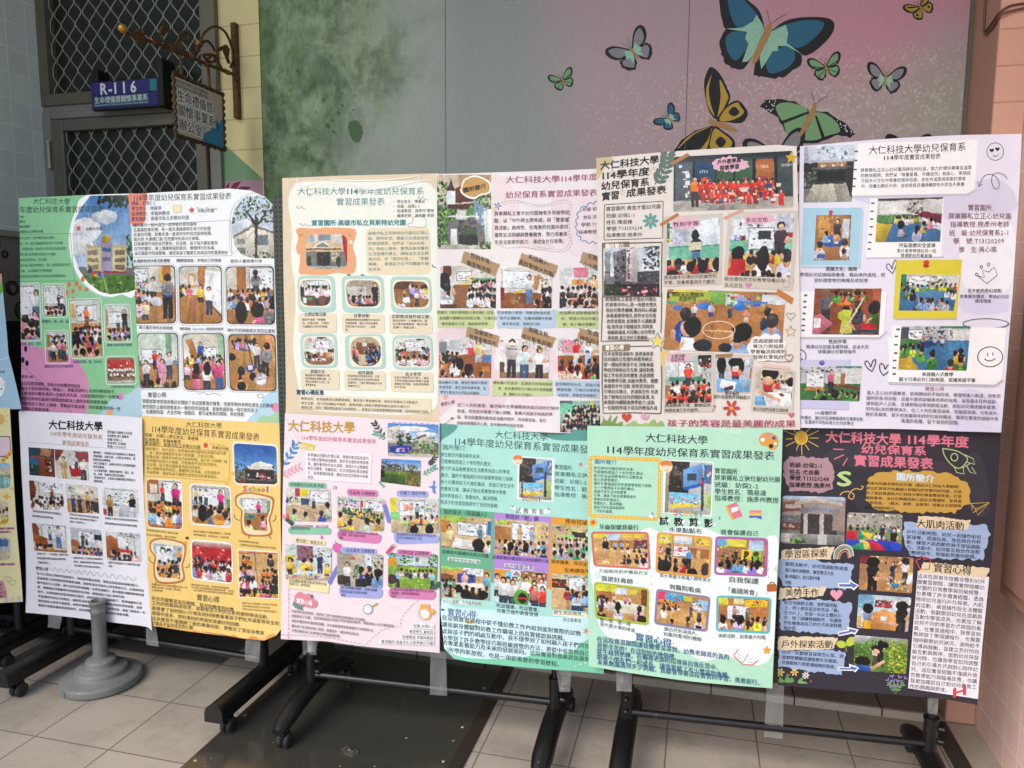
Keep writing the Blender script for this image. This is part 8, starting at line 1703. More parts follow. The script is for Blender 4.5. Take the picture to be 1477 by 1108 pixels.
# ------------------------------------------------------------------ posters, right stand
poster(3, .026, 'cream scrapbook poster with a large taped photo of children in red', 'e2dad0',
 [860,228, 950,220, 1040,214, 1120,209, 1149,211, 1152,330, 1154,480, 1154,620, 1010,618, 866,617, 863,440], dict(wave=.0022, bulge=.004), 31, '''
V 855 205 .2031
QS c9b68c 22 118 135 108 128 150 80 190 60 230 24 260
LS d8c8a0 4 30 240 80 220 110 250 160 230 200 190
TT 52 170 472 122 64 33271f 2 大仁科技大學
TT 58 242 404 206 64 33271f 2 114學年度
TT 58 314 404 282 64 33271f 2 幼兒保育系
TT 62 388 190 374 64 33271f 2 實習
TT 238 364 522 336 64 33271f 2 成果發表
LX c89a50 4 208 358 26 4 .35
LX c89a50 5 430 205 36 4 .35
LX d0a868 4 140 220 26 4 .35
LF 5f7468 74 440 300 470 260 505 200 520 150 530 100
LO 4a3a2e 5 6 82 445 500 420 495 682 80 696
T 93 475 484 456 34 33271f 1 實習園所:黃金才藝幼兒園
T 95 524 300 518 34 33271f 1 班級:幼保2-1
T 95 570 280 566 34 33271f 1 姓名:陳淑樺
T 95 616 352 608 34 33271f 1 學號:T13120214
T 95 662 352 656 34 33271f 1 指導教授:施彥州
FL 5aa0a0 e09a4a 410 560 58 8
QR 8a7860 10 65 716 262 706 258 752 66 762
T 88 740 224 737 38 f6efe2 2 園所簡介
LO 5f4f3c 8 6 70 722 492 712 486 1095 72 1100
PH 0 80 752 474 738 474 1092 80 1092 :: g c4ccd4 e4e6e8 .6;p 8a8c90 .02 .1 .12 .05 .12 .7 .02 .7;p 6f6a6c .16 .1 .58 .0 .62 .72 .2 .75;c .18 .1 .4 .65 40 3a3a40,9a9498,2c2c30;p d8ccd0 .4 .05 .48 .02 .48 .7 .4 .7;c .41 .06 .47 .66 24 9a3058,8a2848;p c8c4c0 .48 .05 .58 .0 .64 .45 .64 .72 .48 .7;l .72 .0 1 .45 90 1f2420,343c34;r 4a4a50 .6 .5 1 .75;c .6 .5 1 .75 20 6a6a70,303036;r 1c1c20 .02 .5 .12 .52;r 2c282a 0 .75 1 1;c .3 .8 .95 1 50 d04a60,e8a8b0,8a2a40,4a4448;l 0 .7 .3 .95 40 24301f,40502f
PH .03 575 106 1418 62 1425 465 572 495 :: w 4a5258;r 3a4044 0 0 1 .08;r 6a747a .02 .12 .16 .85;c .04 .15 .14 .8 16 e8ecec;r 2f5a78 .18 .15 .34 .7;r 4a6a44 .36 .12 .5 .7;r 3f6a48 .52 .12 .66 .7;r b0703c .69 .12 .84 .7;r 4f5a5c .87 .12 1 .75;r 20262a .165 .1 .18 .8;r 20262a .35 .1 .36 .7;r 20262a .5 .1 .52 .7;r 20262a .66 .1 .69 .7;r 20262a .84 .08 .87 .75;f b8b4aa .8;t e8803a .18 .38 .55 5a4444;e e8643a .27 .5 .05 .1;K .2 .85 .48 .06 12 d03428,e04a30;G .2 .84 .46 .38 12 d83a2c,e04a34,c83028 c83028;G .22 .92 .64 .38 11 dc3c2c,e24a34,cc3428 c82c24;e b83a5a .3 .5 .02 .03;e b83a5a .42 .48 .02 .03;e b83a5a .6 .46 .02 .03;e b83a5a .75 .45 .02 .03;c .2 .55 .9 .9 26 f0e8e0,3a5a90,f0c8b8
T 755 213 820 210 30 dfe8ec 2 OTTO
T 1190 176 1250 173 30 f0e0d0 2 TIKA
T 1340 164 1412 160 30 d8dcdc 2 NOBU
QC e4b2c2 14 14 870 130 980 108 1092 140 1100 178 1010 205 880 195 856 160
T 884 146 1054 128 38 2e2226 2 戶外教學與
T 900 186 1042 172 38 2e2226 2 探索學習
Q b4794a 553 146 672 78 690 96 568 166
S cda62f 1410 112 44 5 .5
Q cfc5b7 500 530 922 506 916 1012 500 1028
PH 0 528 560 905 535 895 935 525 945 :: w d4d8d8;r c8ccd8 .1 .05 .42 .55;c .1 .05 .42 .5 40 b8c0d0,d8dce4;p dfe8ec .42 .1 .95 .0 1 .55 .42 .6;r 3a7a5a .0 .05 .06 .4;c .0 .1 .1 .4 14 c04040,4060a0,e0c040;r 7ec0a4 .05 .48 1 .72;r 5aa088 .05 .48 1 .5;u 1f1f24 .55 .25 .7 6a88b0;e 2a2020 .53 .3 .07 .1;r d8d4b8 .42 .42 .66 .56;f d0b080 .72;K .0 1 .78 .11 5 c83038,e0b830,e8e8e8,c83038;e 1d1a1b .68 .85 .1 .12;e 1d1a1b .45 .85 .08 .1;e 1d1a1b .95 .83 .08 .12;e 1d1a1b .22 .78 .08 .09;s c83038 .22 .86 .11;e 1d1a1b .12 .98 .12 .08
QC e4b2c2 14 12 570 560 670 545 756 560 762 592 680 612 575 608
T 570 586 754 577 36 2e2226 2 性別平等
M 505 962 912 950 505 999 900 990 34 33271f 1 透過繪本引導幼兒認識性別|平等，培養尊重與多元觀念。
Q b97640 473 582 602 503 614 522 490 600
Q cfc5b7 962 502 1460 486 1420 1055 928 1030
PH 0 988 526 1430 506 1400 965 955 948 :: w d8dcdc;r e8ecf0 .05 .05 .7 .4;c .1 .1 .6 .25 14 a8b0b8,707880;r c8ccd8 .75 .0 .95 .4;c .75 .0 .95 .4 30 b0b8c8,d8dce8;r 8acdb0 .0 .4 1 .58;b .3 .22 .7 .55;r 3a4448 .45 .26 .65 .4;c .05 .32 .25 .42 20;r b04038 .9 .3 1 .38;t 50404a .8 .14 .75 3a3844;r 5ac0a0 .0 .55 .3 .6;f d0a878 .62;K .05 1 .6 .1 6 d0c838,d06030,303038;s c83038 .15 .7 .22;r c83038 .04 .72 .28 .98;e 1d1a1b .15 .6 .1 .1;s e8e4e8 .55 .68 .2;e 2a2422 .55 .7 .1 .2;s d8d8e0 .92 .65 .2;K .2 .9 .95 .12 5 c8a060,d0c838,303038
QC e4b2c2 14 12 1085 525 1180 514 1280 528 1284 562 1190 578 1085 575
T 1085 556 1245 550 36 2e2226 2 多元文化
M 935 970 1366 986 935 1016 1366 1030 34 33271f 1 結合原住民文化教學培養幼兒|多元文化
H c88aa8 1107 1018 26
LE a89a90 4 1375 1010 22 26
LE a89a90 4 1410 985 18 22
Q d2a08c 925 535 1068 470 1072 492 940 552
V 855 410 .2031
M 88 106 460 106 106 382 440 378 36 2b221c 2 屏東縣私立黃金才藝幼兒園位|於屏東市中心,是一所歷史悠久|的幼兒教育機構,秉持同心照顧|與專業教學理念,提供安全完善|的學習環境,並規劃多元適齡課|程,陪伴孩子穩健成長,同時重|視親師溝通,共同關心幼兒學習|與發展,建立良好互動關係。
L 5f4f3c 7 70 80 66 250 60 405 200 402 400 400
L 5f4f3c 7 490 60 488 220 484 345
PH .02 530 35 1370 62 1340 495 500 465 :: w b98a58;r e0c850 .05 .0 .35 .12;r 3a2e28 .0 .05 .1 .15;r 8ab860 .36 .02 .55 .22;r dcd8c8 .5 .05 .6 .25;c .5 .05 .85 .25 50;r 5aa088 .0 .2 .08 .4;r 7ec0a4 .85 .3 1 .5;r d8dde0 .8 .05 1 .2;f bc8650 .25;e 3f86d0 .32 .26 .05 .06;e 3f86d0 .62 .26 .05 .06;r 5a8fc8 .6 .16 .85 .2;e 4a7ab8 .1 .3 .04 .05;u d8e0e8 .24 .22 .32;u c8ccd4 .38 .2 .34 3f4f90;u 4a5a70 .54 .24 .3 3f4858;u e8a0a0 .68 .28 .32 d8c8b8;s 303a50 .86 .32 .14;s 2f62b8 .17 .4 .2;s 7a90b0 .9 .46 .22;s e8e8ea .2 .62 .26;e 1d1a1b .24 .6 .07 .16;s 8aa0c8 .62 .7 .26;e 1d1a1b .66 .66 .08 .15;e 2a2c34 .33 .9 .08 .1;e 2a2c34 .52 .92 .06 .08;e e4b888 .46 .66 .12 .02
LE f0dcc0 5 895 325 115 62
D 4a3020 8 6 34 840 300 900 305
D 4a3020 8 6 26 820 335 950 342
QB a9b544 6 540 66 690 52 838 58 836 106 690 126 545 122
T 560 72 790 75 36 2b2a14 2 傳統童玩體驗與
T 610 103 736 105 36 2b2a14 2 遊戲學習
Q c27a38 1312 32 1428 100 1412 142 1300 74
LH 9a8a90 4 1405 226 30
LX dcb04a 7 1405 335 42
QC f3ece4 9 22 1120 410 1180 375 1290 365 1350 400 1360 470 1300 530 1180 540 1110 490
MC 1118 403 1372 403 1118 516 1372 516 34 2e2622 2 透過遊戲培養|專注力與協調|學會輪流與規則|發展社會能力
LS 9a5a5a 4 1175 552 1260 545 1330 552 1420 546
LH 9a5a5a 5 1392 522 30
S efd06a 460 405 64
LX 5a9ac0 7 460 405 62
QR 8a7860 10 66 432 268 426 262 470 66 478
T 88 452 222 448 38 f6efe2 2 實習心得
L 5f4f3c 6 268 442 420 438
L 5f4f3c 7 485 455 490 700 484 915
L 5f4f3c 7 70 480 66 700 74 916 280 912 484 918
M 78 494 458 494 78 876 468 878 36 2b221c 2 在本次實習過程中,我逐漸熟悉|幼兒園的日常運作與教學模式,|從一開始的緊張不安,到後來能|夠自然地與幼兒互動,讓我對教|保工作有更深的體會,透過實際|參與教學活動,如繪本教學、團體|遊戲與手作活動,我學習到如何|引導幼兒專注、表達與合作,也更|加了解每位幼兒的個別差異,未|來我將持續精進教學能力,成為|一位能陪伴孩子成長的教保人員
Q cfc5b7 490 490 857 488 866 904 504 912
Q e0c070 480 478 540 470 530 570 486 580
PH 0 513 506 842 503 844 840 515 850 :: w c0c8c4;r d8dcdc .02 .02 .3 .5;r c8ccd4 .32 .1 .6 .5;b .3 .15 .62 .45;r 3a2a28 .72 .0 1 .25;c .7 .05 1 .45 36 d04040,e8e0d0,3a5a4a;r 5aa088 .1 .45 .8 .55;t d04a30 .5 .18 .6 2a2c38;f b8885a .62;K .1 1 .58 .1 6 d84030,c83828,e8e0e0;K .05 1 .76 .13 6 d84030,cc3828;K .0 1 .92 .15 5 c83828,d84030
QC e4b2c2 12 10 530 512 600 490 680 505 690 532 620 555 530 548
T 555 512 656 508 28 2e2226 2 主題活動
T 555 538 652 536 28 2e2226 2 茲茲世界
M 510 861 840 858 510 896 800 891 30 33271f 2 透過教師引導，觀察茲的|時間並進行手作創作。
Q d84a40 850 865 875 855 868 880
L 5a9a4a 5 862 880 846 902
Q cfc5b7 868 498 1142 500 1118 772 872 768
Q a07a58 870 498 1000 492 985 522 872 530
PH 0 876 522 1138 526 1112 766 880 764 :: w c8ccd0;r d8dce4 .3 .0 .9 .2;c .2 .0 .9 .2 26 4a6a5a,a03838,e8e8e8;t 6a80a8 .15 .05 .8;e 1d1a1b .15 .2 .13 .25;t d83a38 .55 .05 1.0;e 1d1a1b .55 .15 .2 .18;e 1d1a1b .72 .25 .06 .14;r e8d0c0 .45 .25 .62 .4;p 7ab0d8 .0 .6 1 .65 1 1 0 1;p f0f0ee .15 .62 .6 .7 .5 .98 .1 .85;p 5a2830 .22 .85 .5 .8 .48 .92 .25 .95;e b8c0c8 .85 .75 .1 .08;r b86a48 .95 .3 1 .6
T 940 772 1040 776 30 33271f 2 動手操作
T 858 797 1120 804 30 33271f 2 提升技能動作與創造力
Q e8c0b8 1212 562 1404 588 1398 608 1206 586
QR cfc5b7 14 1150 585 1438 614 1420 922 1122 898
PH .04 1162 604 1426 622 1410 872 1150 858 :: w c8c0b0;c .0 .0 1 .35 40 4a7a4a,e0d8c8,a05040,e8d060;f d8d4cc .55;K .5 1 .3 .1 5 d83a38,e8e0d8;t d8403a .35 .05 1.1;e 1d1a1b .38 .08 .22 .2;e e0b090 .33 .3 .14 .12;t e8e4e0 .9 .25 .7;e 1d1a1b .92 .3 .1 .14;p f4f4f4 .2 .62 .95 .6 1 .95 .3 1;p e0b090 .0 .6 .12 .55 .7 .8 .66 .88;p 8a4038 .6 .65 .7 .62 .8 .68 .7 .72;p 7ab0d8 0 .75 .2 .7 .3 1 0 1
T 1138 884 1388 896 28 33271f 2 專注完成作品建立成就感
FL c4452e e8a23c 985 880 62 6
H d06a78 1410 928 22
QS 7f9a55 60 1010 75 960 62 925 100 970 130 925 128 980 175 930 160 990 210 975 190 1012
H c8463c 240 945 36
QS 9ab06a 400 1012 410 975 440 960 450 990 490 970 500 1012
QS d8a0b0 340 940 365 905 380 935 405 925 390 955 360 962
QS a8bc74 230 1012 260 985 300 970 330 995 380 985 400 1012
TT 525 986 1442 990 56 ad3a60 1 孩子的笑容是最美麗的成果
''')
poster(3, .018, 'pale lavender poster with notebook style photo cards, doodled smileys and a crown', 'e5e1ee',
 [1154,211, 1220,205, 1300,199, 1380,195, 1474,193, 1468,310, 1461,420, 1452,530, 1444,624, 1300,619, 1147,617, 1150,420], dict(wave=.0022, bulge=.004, side=.006), 32, '''
V 1145 190 .2248
QS d6d2e4 400 420 900 400 1300 300 1420 500 1000 560 560 480
QS f0eef4 1100 560 1400 600 1380 1000 1100 1000
QS d8d4ea 1060 1080 1200 1030 1380 1090 1350 1160 1120 1170
QS dad6ea 1000 1950 1100 1650 1350 1780 1340 1960
PH 0 65 96 392 80 372 450 62 456 :: g c4ccd8 b8c0c8 .4;r d8e0e8 .1 .0 1 .25;c .25 .02 1 .25 36 8a9cb0,b8c4d0,6a7c90;r 3a3836 .0 .3 1 .75;r b08458 .28 .3 .85 .38;c .35 .31 .8 .37 8 e8d8c0;r 6a6a6a .15 .38 .95 .42;r 1c1a1a .28 .45 .85 .62;l .0 .45 .25 .7 50 3a4a34,8a8a88,586a50;r 34302e .88 .4 1 .9;p a8a698 .2 .68 .85 .66 1 1 .0 1;p c4c0b0 .4 .68 .6 .68 .7 1 .3 1;c .3 .62 .8 .68 12 505050,3a3a3a
Q c6c2cc 372 414 1114 400 1168 372 1174 376 1120 412 374 424
QR f4f3f1 14 412 76 1180 50 1162 370 1108 396 370 410
Q 56545a 388 122 412 122 412 132 388 132
Q 56545a 384 180 408 180 408 190 384 190
Q 56545a 380 238 404 238 404 248 380 248
Q 56545a 376 297 400 297 400 307 376 307
Q 56545a 372 346 396 346 396 356 372 356
TT 480 120 1106 96 60 26242c 0 大仁科技大學幼兒保育系
TT 570 168 642 166 38 26242c 1 114
TT 640 166 942 157 38 26242c 0 學年度實習成果發表
M 427 248 1142 230 430 351 1120 336 30 4a464e 1 屏東縣私立正心幼兒園深耕在地社區，致力於提供專業且溫質|的教保服務；我們以「尊重差異、守護自然」為核心，帶領孩|子從多元文化中學會同理與包容，並在充滿愛與探索的環境|中，培養出親近大地、自信從容且懂得體諒他人的全人素養
LE 2a282e 4 1292 128 54 56
H 2a282e 1270 120 15
H 2a282e 1306 112 15
LS 2a282e 4 1278 150 1292 160 1312 148
LS 2a282e 4 1370 305 1350 280 1310 265 1280 275 1268 310 1280 355 1305 368 1318 340 1305 300 1270 275 1230 280 1205 310 1190 350
L 2a282e 4 1180 320 1188 354 1210 335
Q b7cbd8 50 862 420 866 442 500 448 510 428 880 56 876
Q a7cfe0 62 490 438 487 416 858 44 856
PH 0 144 536 370 534 354 826 128 826 :: w b08050;r d8a860 .1 .02 .4 .5;c .1 .0 .9 .45 40 e8d8b8,a06838,d88a58;r d8e0e8 .75 .1 .95 .5;t 4a4844 .62 .1 .6 3a3a40;e 3a6ab8 .5 .58 .32 .12;e f0f0f0 .35 .55 .06 .03;e f0f0f0 .6 .6 .06 .03;e f0f0f0 .45 .63 .06 .03;f a87848 .78;e 3a6ab8 .5 .58 .3 .1;e f0f0f0 .38 .56 .06 .03;e f0f0f0 .6 .6 .06 .03;s 7ab0d8 .3 .4 .1;s d8b080 .6 .38 .09;s c0b8b0 .15 .65 .14;s d8d8dc .85 .6 .14;r 3a6ab8 .1 .85 .3 .95;s a88a70 .85 .8 .12
E d0453c 238 516 14 12
E b83830 236 530 10 8
Q c2bec8 462 806 962 798 962 808 464 816
Q f5f4f2 490 430 962 420 948 802 462 808
PH 0 540 430 958 420 938 706 522 710 :: w c8c8c4;r 5a4a4a .0 .0 1 .06;b .18 .1 .42 .32;r e4e4e0 .05 .08 .45 .36;c .45 .08 .7 .4 40 4a4438,8a8478,d8d4c8;r d8d8d4 .7 .05 1 .35;f 5a8a4e .38;p c8b040 0 .55 .25 .6 .18 1 0 1;p 4a78a0 .25 .55 .9 .6 1 .8 1 1 .15 1;p 8a3a50 .7 .3 1 .4 1 .6 .6 .4;p e4e4e4 .7 .45 1 .6 1 .75 .65 .5;K .25 .7 .42 .08 5 e8e8e8,d8d8dc,c8c040;s d8c040 .72 .58 .1;s d87a98 .82 .5 .1;s e0e0e4 .9 .5 .08;s c0c0d4 .38 .62 .12;e 1d1a1b .38 .6 .055 .1;s b0b4c8 .63 .68 .13
Q 56545a 496 454 518 454 518 464 496 464
Q 56545a 490 506 512 506 512 516 490 516
Q 56545a 488 556 510 556 510 566 488 566
Q 56545a 486 606 508 606 508 616 486 616
Q 56545a 480 656 502 656 502 666 480 666
Q 56545a 476 706 498 706 498 716 476 716
Q 56545a 472 748 494 748 494 758 472 758
T 672 729 909 729 30 2c2a30 2 兒童遊戲安全宣導
T 662 764 913 766 27 2c2a30 1 影片教學帶領幼兒一起
T 685 794 886 796 27 2c2a30 1 做運動前的暖身操
T 1115 486 1281 488 42 7d3f4c 0 實習園所:
T 990 541 1396 543 42 7d3f4c 0 屏東縣私立正心幼兒園
T 1002 595 1382 593 42 7d3f4c 0 指導教授:施彥州老師
T 994 650 1380 648 42 7d3f4c 0 班　級:幼兒保育系2-1
T 1020 702 1350 700 42 7d3f4c 0 學　號:T13120209
T 1056 757 1302 755 42 7d3f4c 0 學　生:吳心瑜
T 203 880 406 880 30 2c2a30 2 異國文化，越南
T 36 917 586 919 28 2c2a30 1 帶領幼兒認識越南春捲，藉由操作過程，感
T 128 954 476 955 28 2c2a30 1 受料理食物的樂趣及成就感
LS 2a282e 5 632 908 600 880 594 862 606 848 622 862 630 880 636 850 650 824 658 840 652 870 632 912
L 2a282e 4 1180 925 1238 975 1306 920 1284 868 1250 900 1210 890 1222 935 1180 925
LE 2a282e 4 1172 916 8 9
LE 2a282e 4 1202 868 8 9
LE 2a282e 4 1248 852 8 9
V 1145 410 .2248
Q c4bfae 640 218 1044 222 1050 228 650 228
Q dccc3c 658 -154 1078 -157 1042 220 635 218
PH 0 690 -64 1062 -58 1025 170 672 170 :: w c8ccc8;r 3a8a6a .0 .0 .1 .4;b .15 .05 .5 .3;c .5 .05 .75 .3 30 6a5a4a,e8e0d0,8a7a60;r d8d8d4 .8 .0 1 .3;f 4a80a8 .35;e 5a90b8 .5 .55 .4 .25;K .0 1 .28 .09 9 5a9a4a,d0d040,3a3a40,c83848;K .05 .25 .45 .12 2 4a8a4a,303038;K .8 1 .45 .12 2;K .3 .9 .72 .16 4 dcdce0,b8b8c0,8aa8d8,c8d0dc
E d0453c 850 -140 20 14
E b83830 848 -118 20 14
T 1113 42 1333 42 28 2c2a30 2 百步蛇的奇幻派對
T 1062 77 1380 80 27 3a383e 0 故事繪本講述，帶領幼兒認
T 1160 107 1266 109 27 3a383e 0 識排灣族
LE 2a282e 4 1231 255 148 34
LE 2a282e 2 1228 252 146 30
Q c6c2cc 36 340 548 342 596 300 602 306 552 352 36 350
QR f4f3f2 10 30 44 597 50 576 318 545 340 30 338
PH 0 134 28 562 28 545 326 117 322 :: w 8a4a34;f 9a5638 0;l .2 .0 .7 .12 30 3a3a34,d8c040,4a6a3a;K .3 .75 .12 .1 5 4a8a3a,c83838,5a9a48;r d8803a .35 .3 .55 .36;t 5a5c64 .18 .02 .9 3a3c44;e 8a6a50 .17 .1 .08 .13;s c8cc50 .5 .5 .22;e c0c848 .48 .58 .12 .12;s 3a3a40 .66 .35 .17;s 5a8a40 .9 .4 .24;e 1d1a1b .9 .42 .09 .13;r c83040 .72 .75 .95 .88;p c87888 .0 .6 .12 .55 .3 .75 .1 1 .0 1;r f0eef0 .02 .65 .12 .85;p e8d8a8 .42 1 .45 1 .75 .2 .73 .2
Q 56545a 66 66 86 66 86 78 66 78
Q 56545a 60 106 80 106 80 118 60 118
Q 56545a 60 142 80 142 80 154 60 154
Q 56545a 56 182 76 182 76 194 56 194
Q 56545a 52 220 72 220 72 232 52 232
Q 56545a 48 260 72 260 72 270 48 270
Q 56545a 48 290 68 290 68 302 48 302
T 222 368 339 368 28 2c2a30 2 性別平等
T 77 401 482 402 27 3a383e 0 教導幼兒認識身體界線，並以人形
T 154 432 398 433 27 3a383e 0 掛圖讓幼兒實際操作
LE 2a282e 5 40 462 38 42
L 2a282e 5 40 440 42 458
T 26 486 64 484 36 2a282e 1 P
Q cac6e2 22 486 366 484 350 806 22 794
PH 0 22 526 434 526 420 750 22 742 :: w c8ccd0;c .0 .0 .5 .2 36 8a8478,d8d4c8,3a5a78;r 4a8a6a .6 .0 1 .06;r e0e0dc .7 .1 1 .6;f 4a7a44 .5;p 8a3a44 .6 .5 1 .6 1 .68 .55 .55;b .15 .2 .42 .6;p c89058 .1 .7 .16 .6 .4 .6 .44 .72;r b08058 .62 .2 .75 .55;t e07a98 .53 .12 .7 26262c;r d8e0c8 .58 .2 .68 .5;K .3 1 .75 .13 6 4a8a3a,3a7a34;e 1d1a1b .42 .95 .06 .1;e 1d1a1b .6 .8 .06 .13;s 5a9a48 .92 .85 .15
E 5a5a9a 180 505 18 16
E 7a7ab4 184 496 12 8
T 132 825 276 825 27 2c2a30 1 100層樓的家
T 22 853 444 866 26 2c2a30 1 繪本講述，讓幼兒認識樓層裡有住著哪些動
T 22 881 384 893 26 2c2a30 1 物，並運用不同色彩吸引幼兒的專注
LS 2a282e 6 500 560 470 535 454 505 468 492 485 510 492 530 505 495 520 482 524 500 515 530 500 560
LS 2a282e 6 572 585 552 550 550 520 562 508 578 522 585 545 600 520 618 518 620 540 600 565 572 585
Q c6c2cc 606 632 1290 648 1338 612 1342 618 1294 658 608 642
QR f6f5f4 10 622 265 1362 280 1336 608 1290 645 604 628 610 480 598 345 630 340
PH 0 690 268 1132 270 1108 555 668 548 :: w c4c8cc;r 4a8a6a .55 .0 1 .06;c .35 .02 .75 .3 50 d8d4c8,8a8478,505860;b .12 .1 .32 .3;r e0e0dc .75 .08 1 .4;f 4a80a8 .32;p 4a7a44 0 .3 .4 .32 .1 .6 0 .6;p 3f4f90 .3 .33 .6 .36 .4 .5 .25 .45;p c8a838 0 .65 .12 .6 .3 .98 0 1;r 505860 .0 .05 .12 .3;t c0a090 .33 .18 .35;u e8e8ec .6 .25 .3;u e0e0e8 .5 .25 .28;K .0 .3 .45 .12 4 5a9a48,4a8a3a,b8c850;s 5a9a40 .32 .52 .13;s d03848 .88 .55 .14;s d8c030 .82 .6 .12;s 5a9a48 .48 .62 .15;s 4a8a3a .9 .72 .18;s c83040 .75 .82 .16
Q 56545a 656 284 680 284 680 296 656 296
Q 56545a 646 330 668 330 668 340 646 340
Q 56545a 642 384 666 384 666 394 642 394
Q 56545a 642 436 664 436 664 448 642 448
Q 56545a 634 484 658 484 658 494 634 494
Q 56545a 632 532 656 532 656 542 632 542
Q 56545a 632 570 654 570 654 582 632 582
LE 2a282e 6 1258 466 80 64
L 2a282e 6 1243 440 1242 462
L 2a282e 6 1276 438 1276 460
LS 2a282e 6 1220 478 1240 490 1268 490 1292 476
T 820 577 1022 579 29 2c2a30 2 美語融入式教學
T 672 609 1164 616 29 2c2a30 2 圖卡引導幼兒口說美語，認識美語字彙
T 838 669 963 671 30 a0505a 0 實習心得
M 466 694 1340 718 458 832 1326 864 29 403e46 0 進入正心幼兒園實習，從剛開始的不知所措，慢慢地進入軌道，到熟悉|園所的各項流程，這當中要感謝輔導老師的指導，以及園主任的協助，|讓我能步入正軌，並讓我獨自帶領晨間活動，及對幼兒講述繪本故事，|到完成6次的教學演示。在二十天的實習過程，有酸甜苦辣、也有淚水、|挫折及歡笑，更多的是輔導老師的包容與體諒，讓我在實習的過程中有
T 684 875 1078 889 29 403e46 0 滿滿的收穫，留下深刻的回憶。
''')
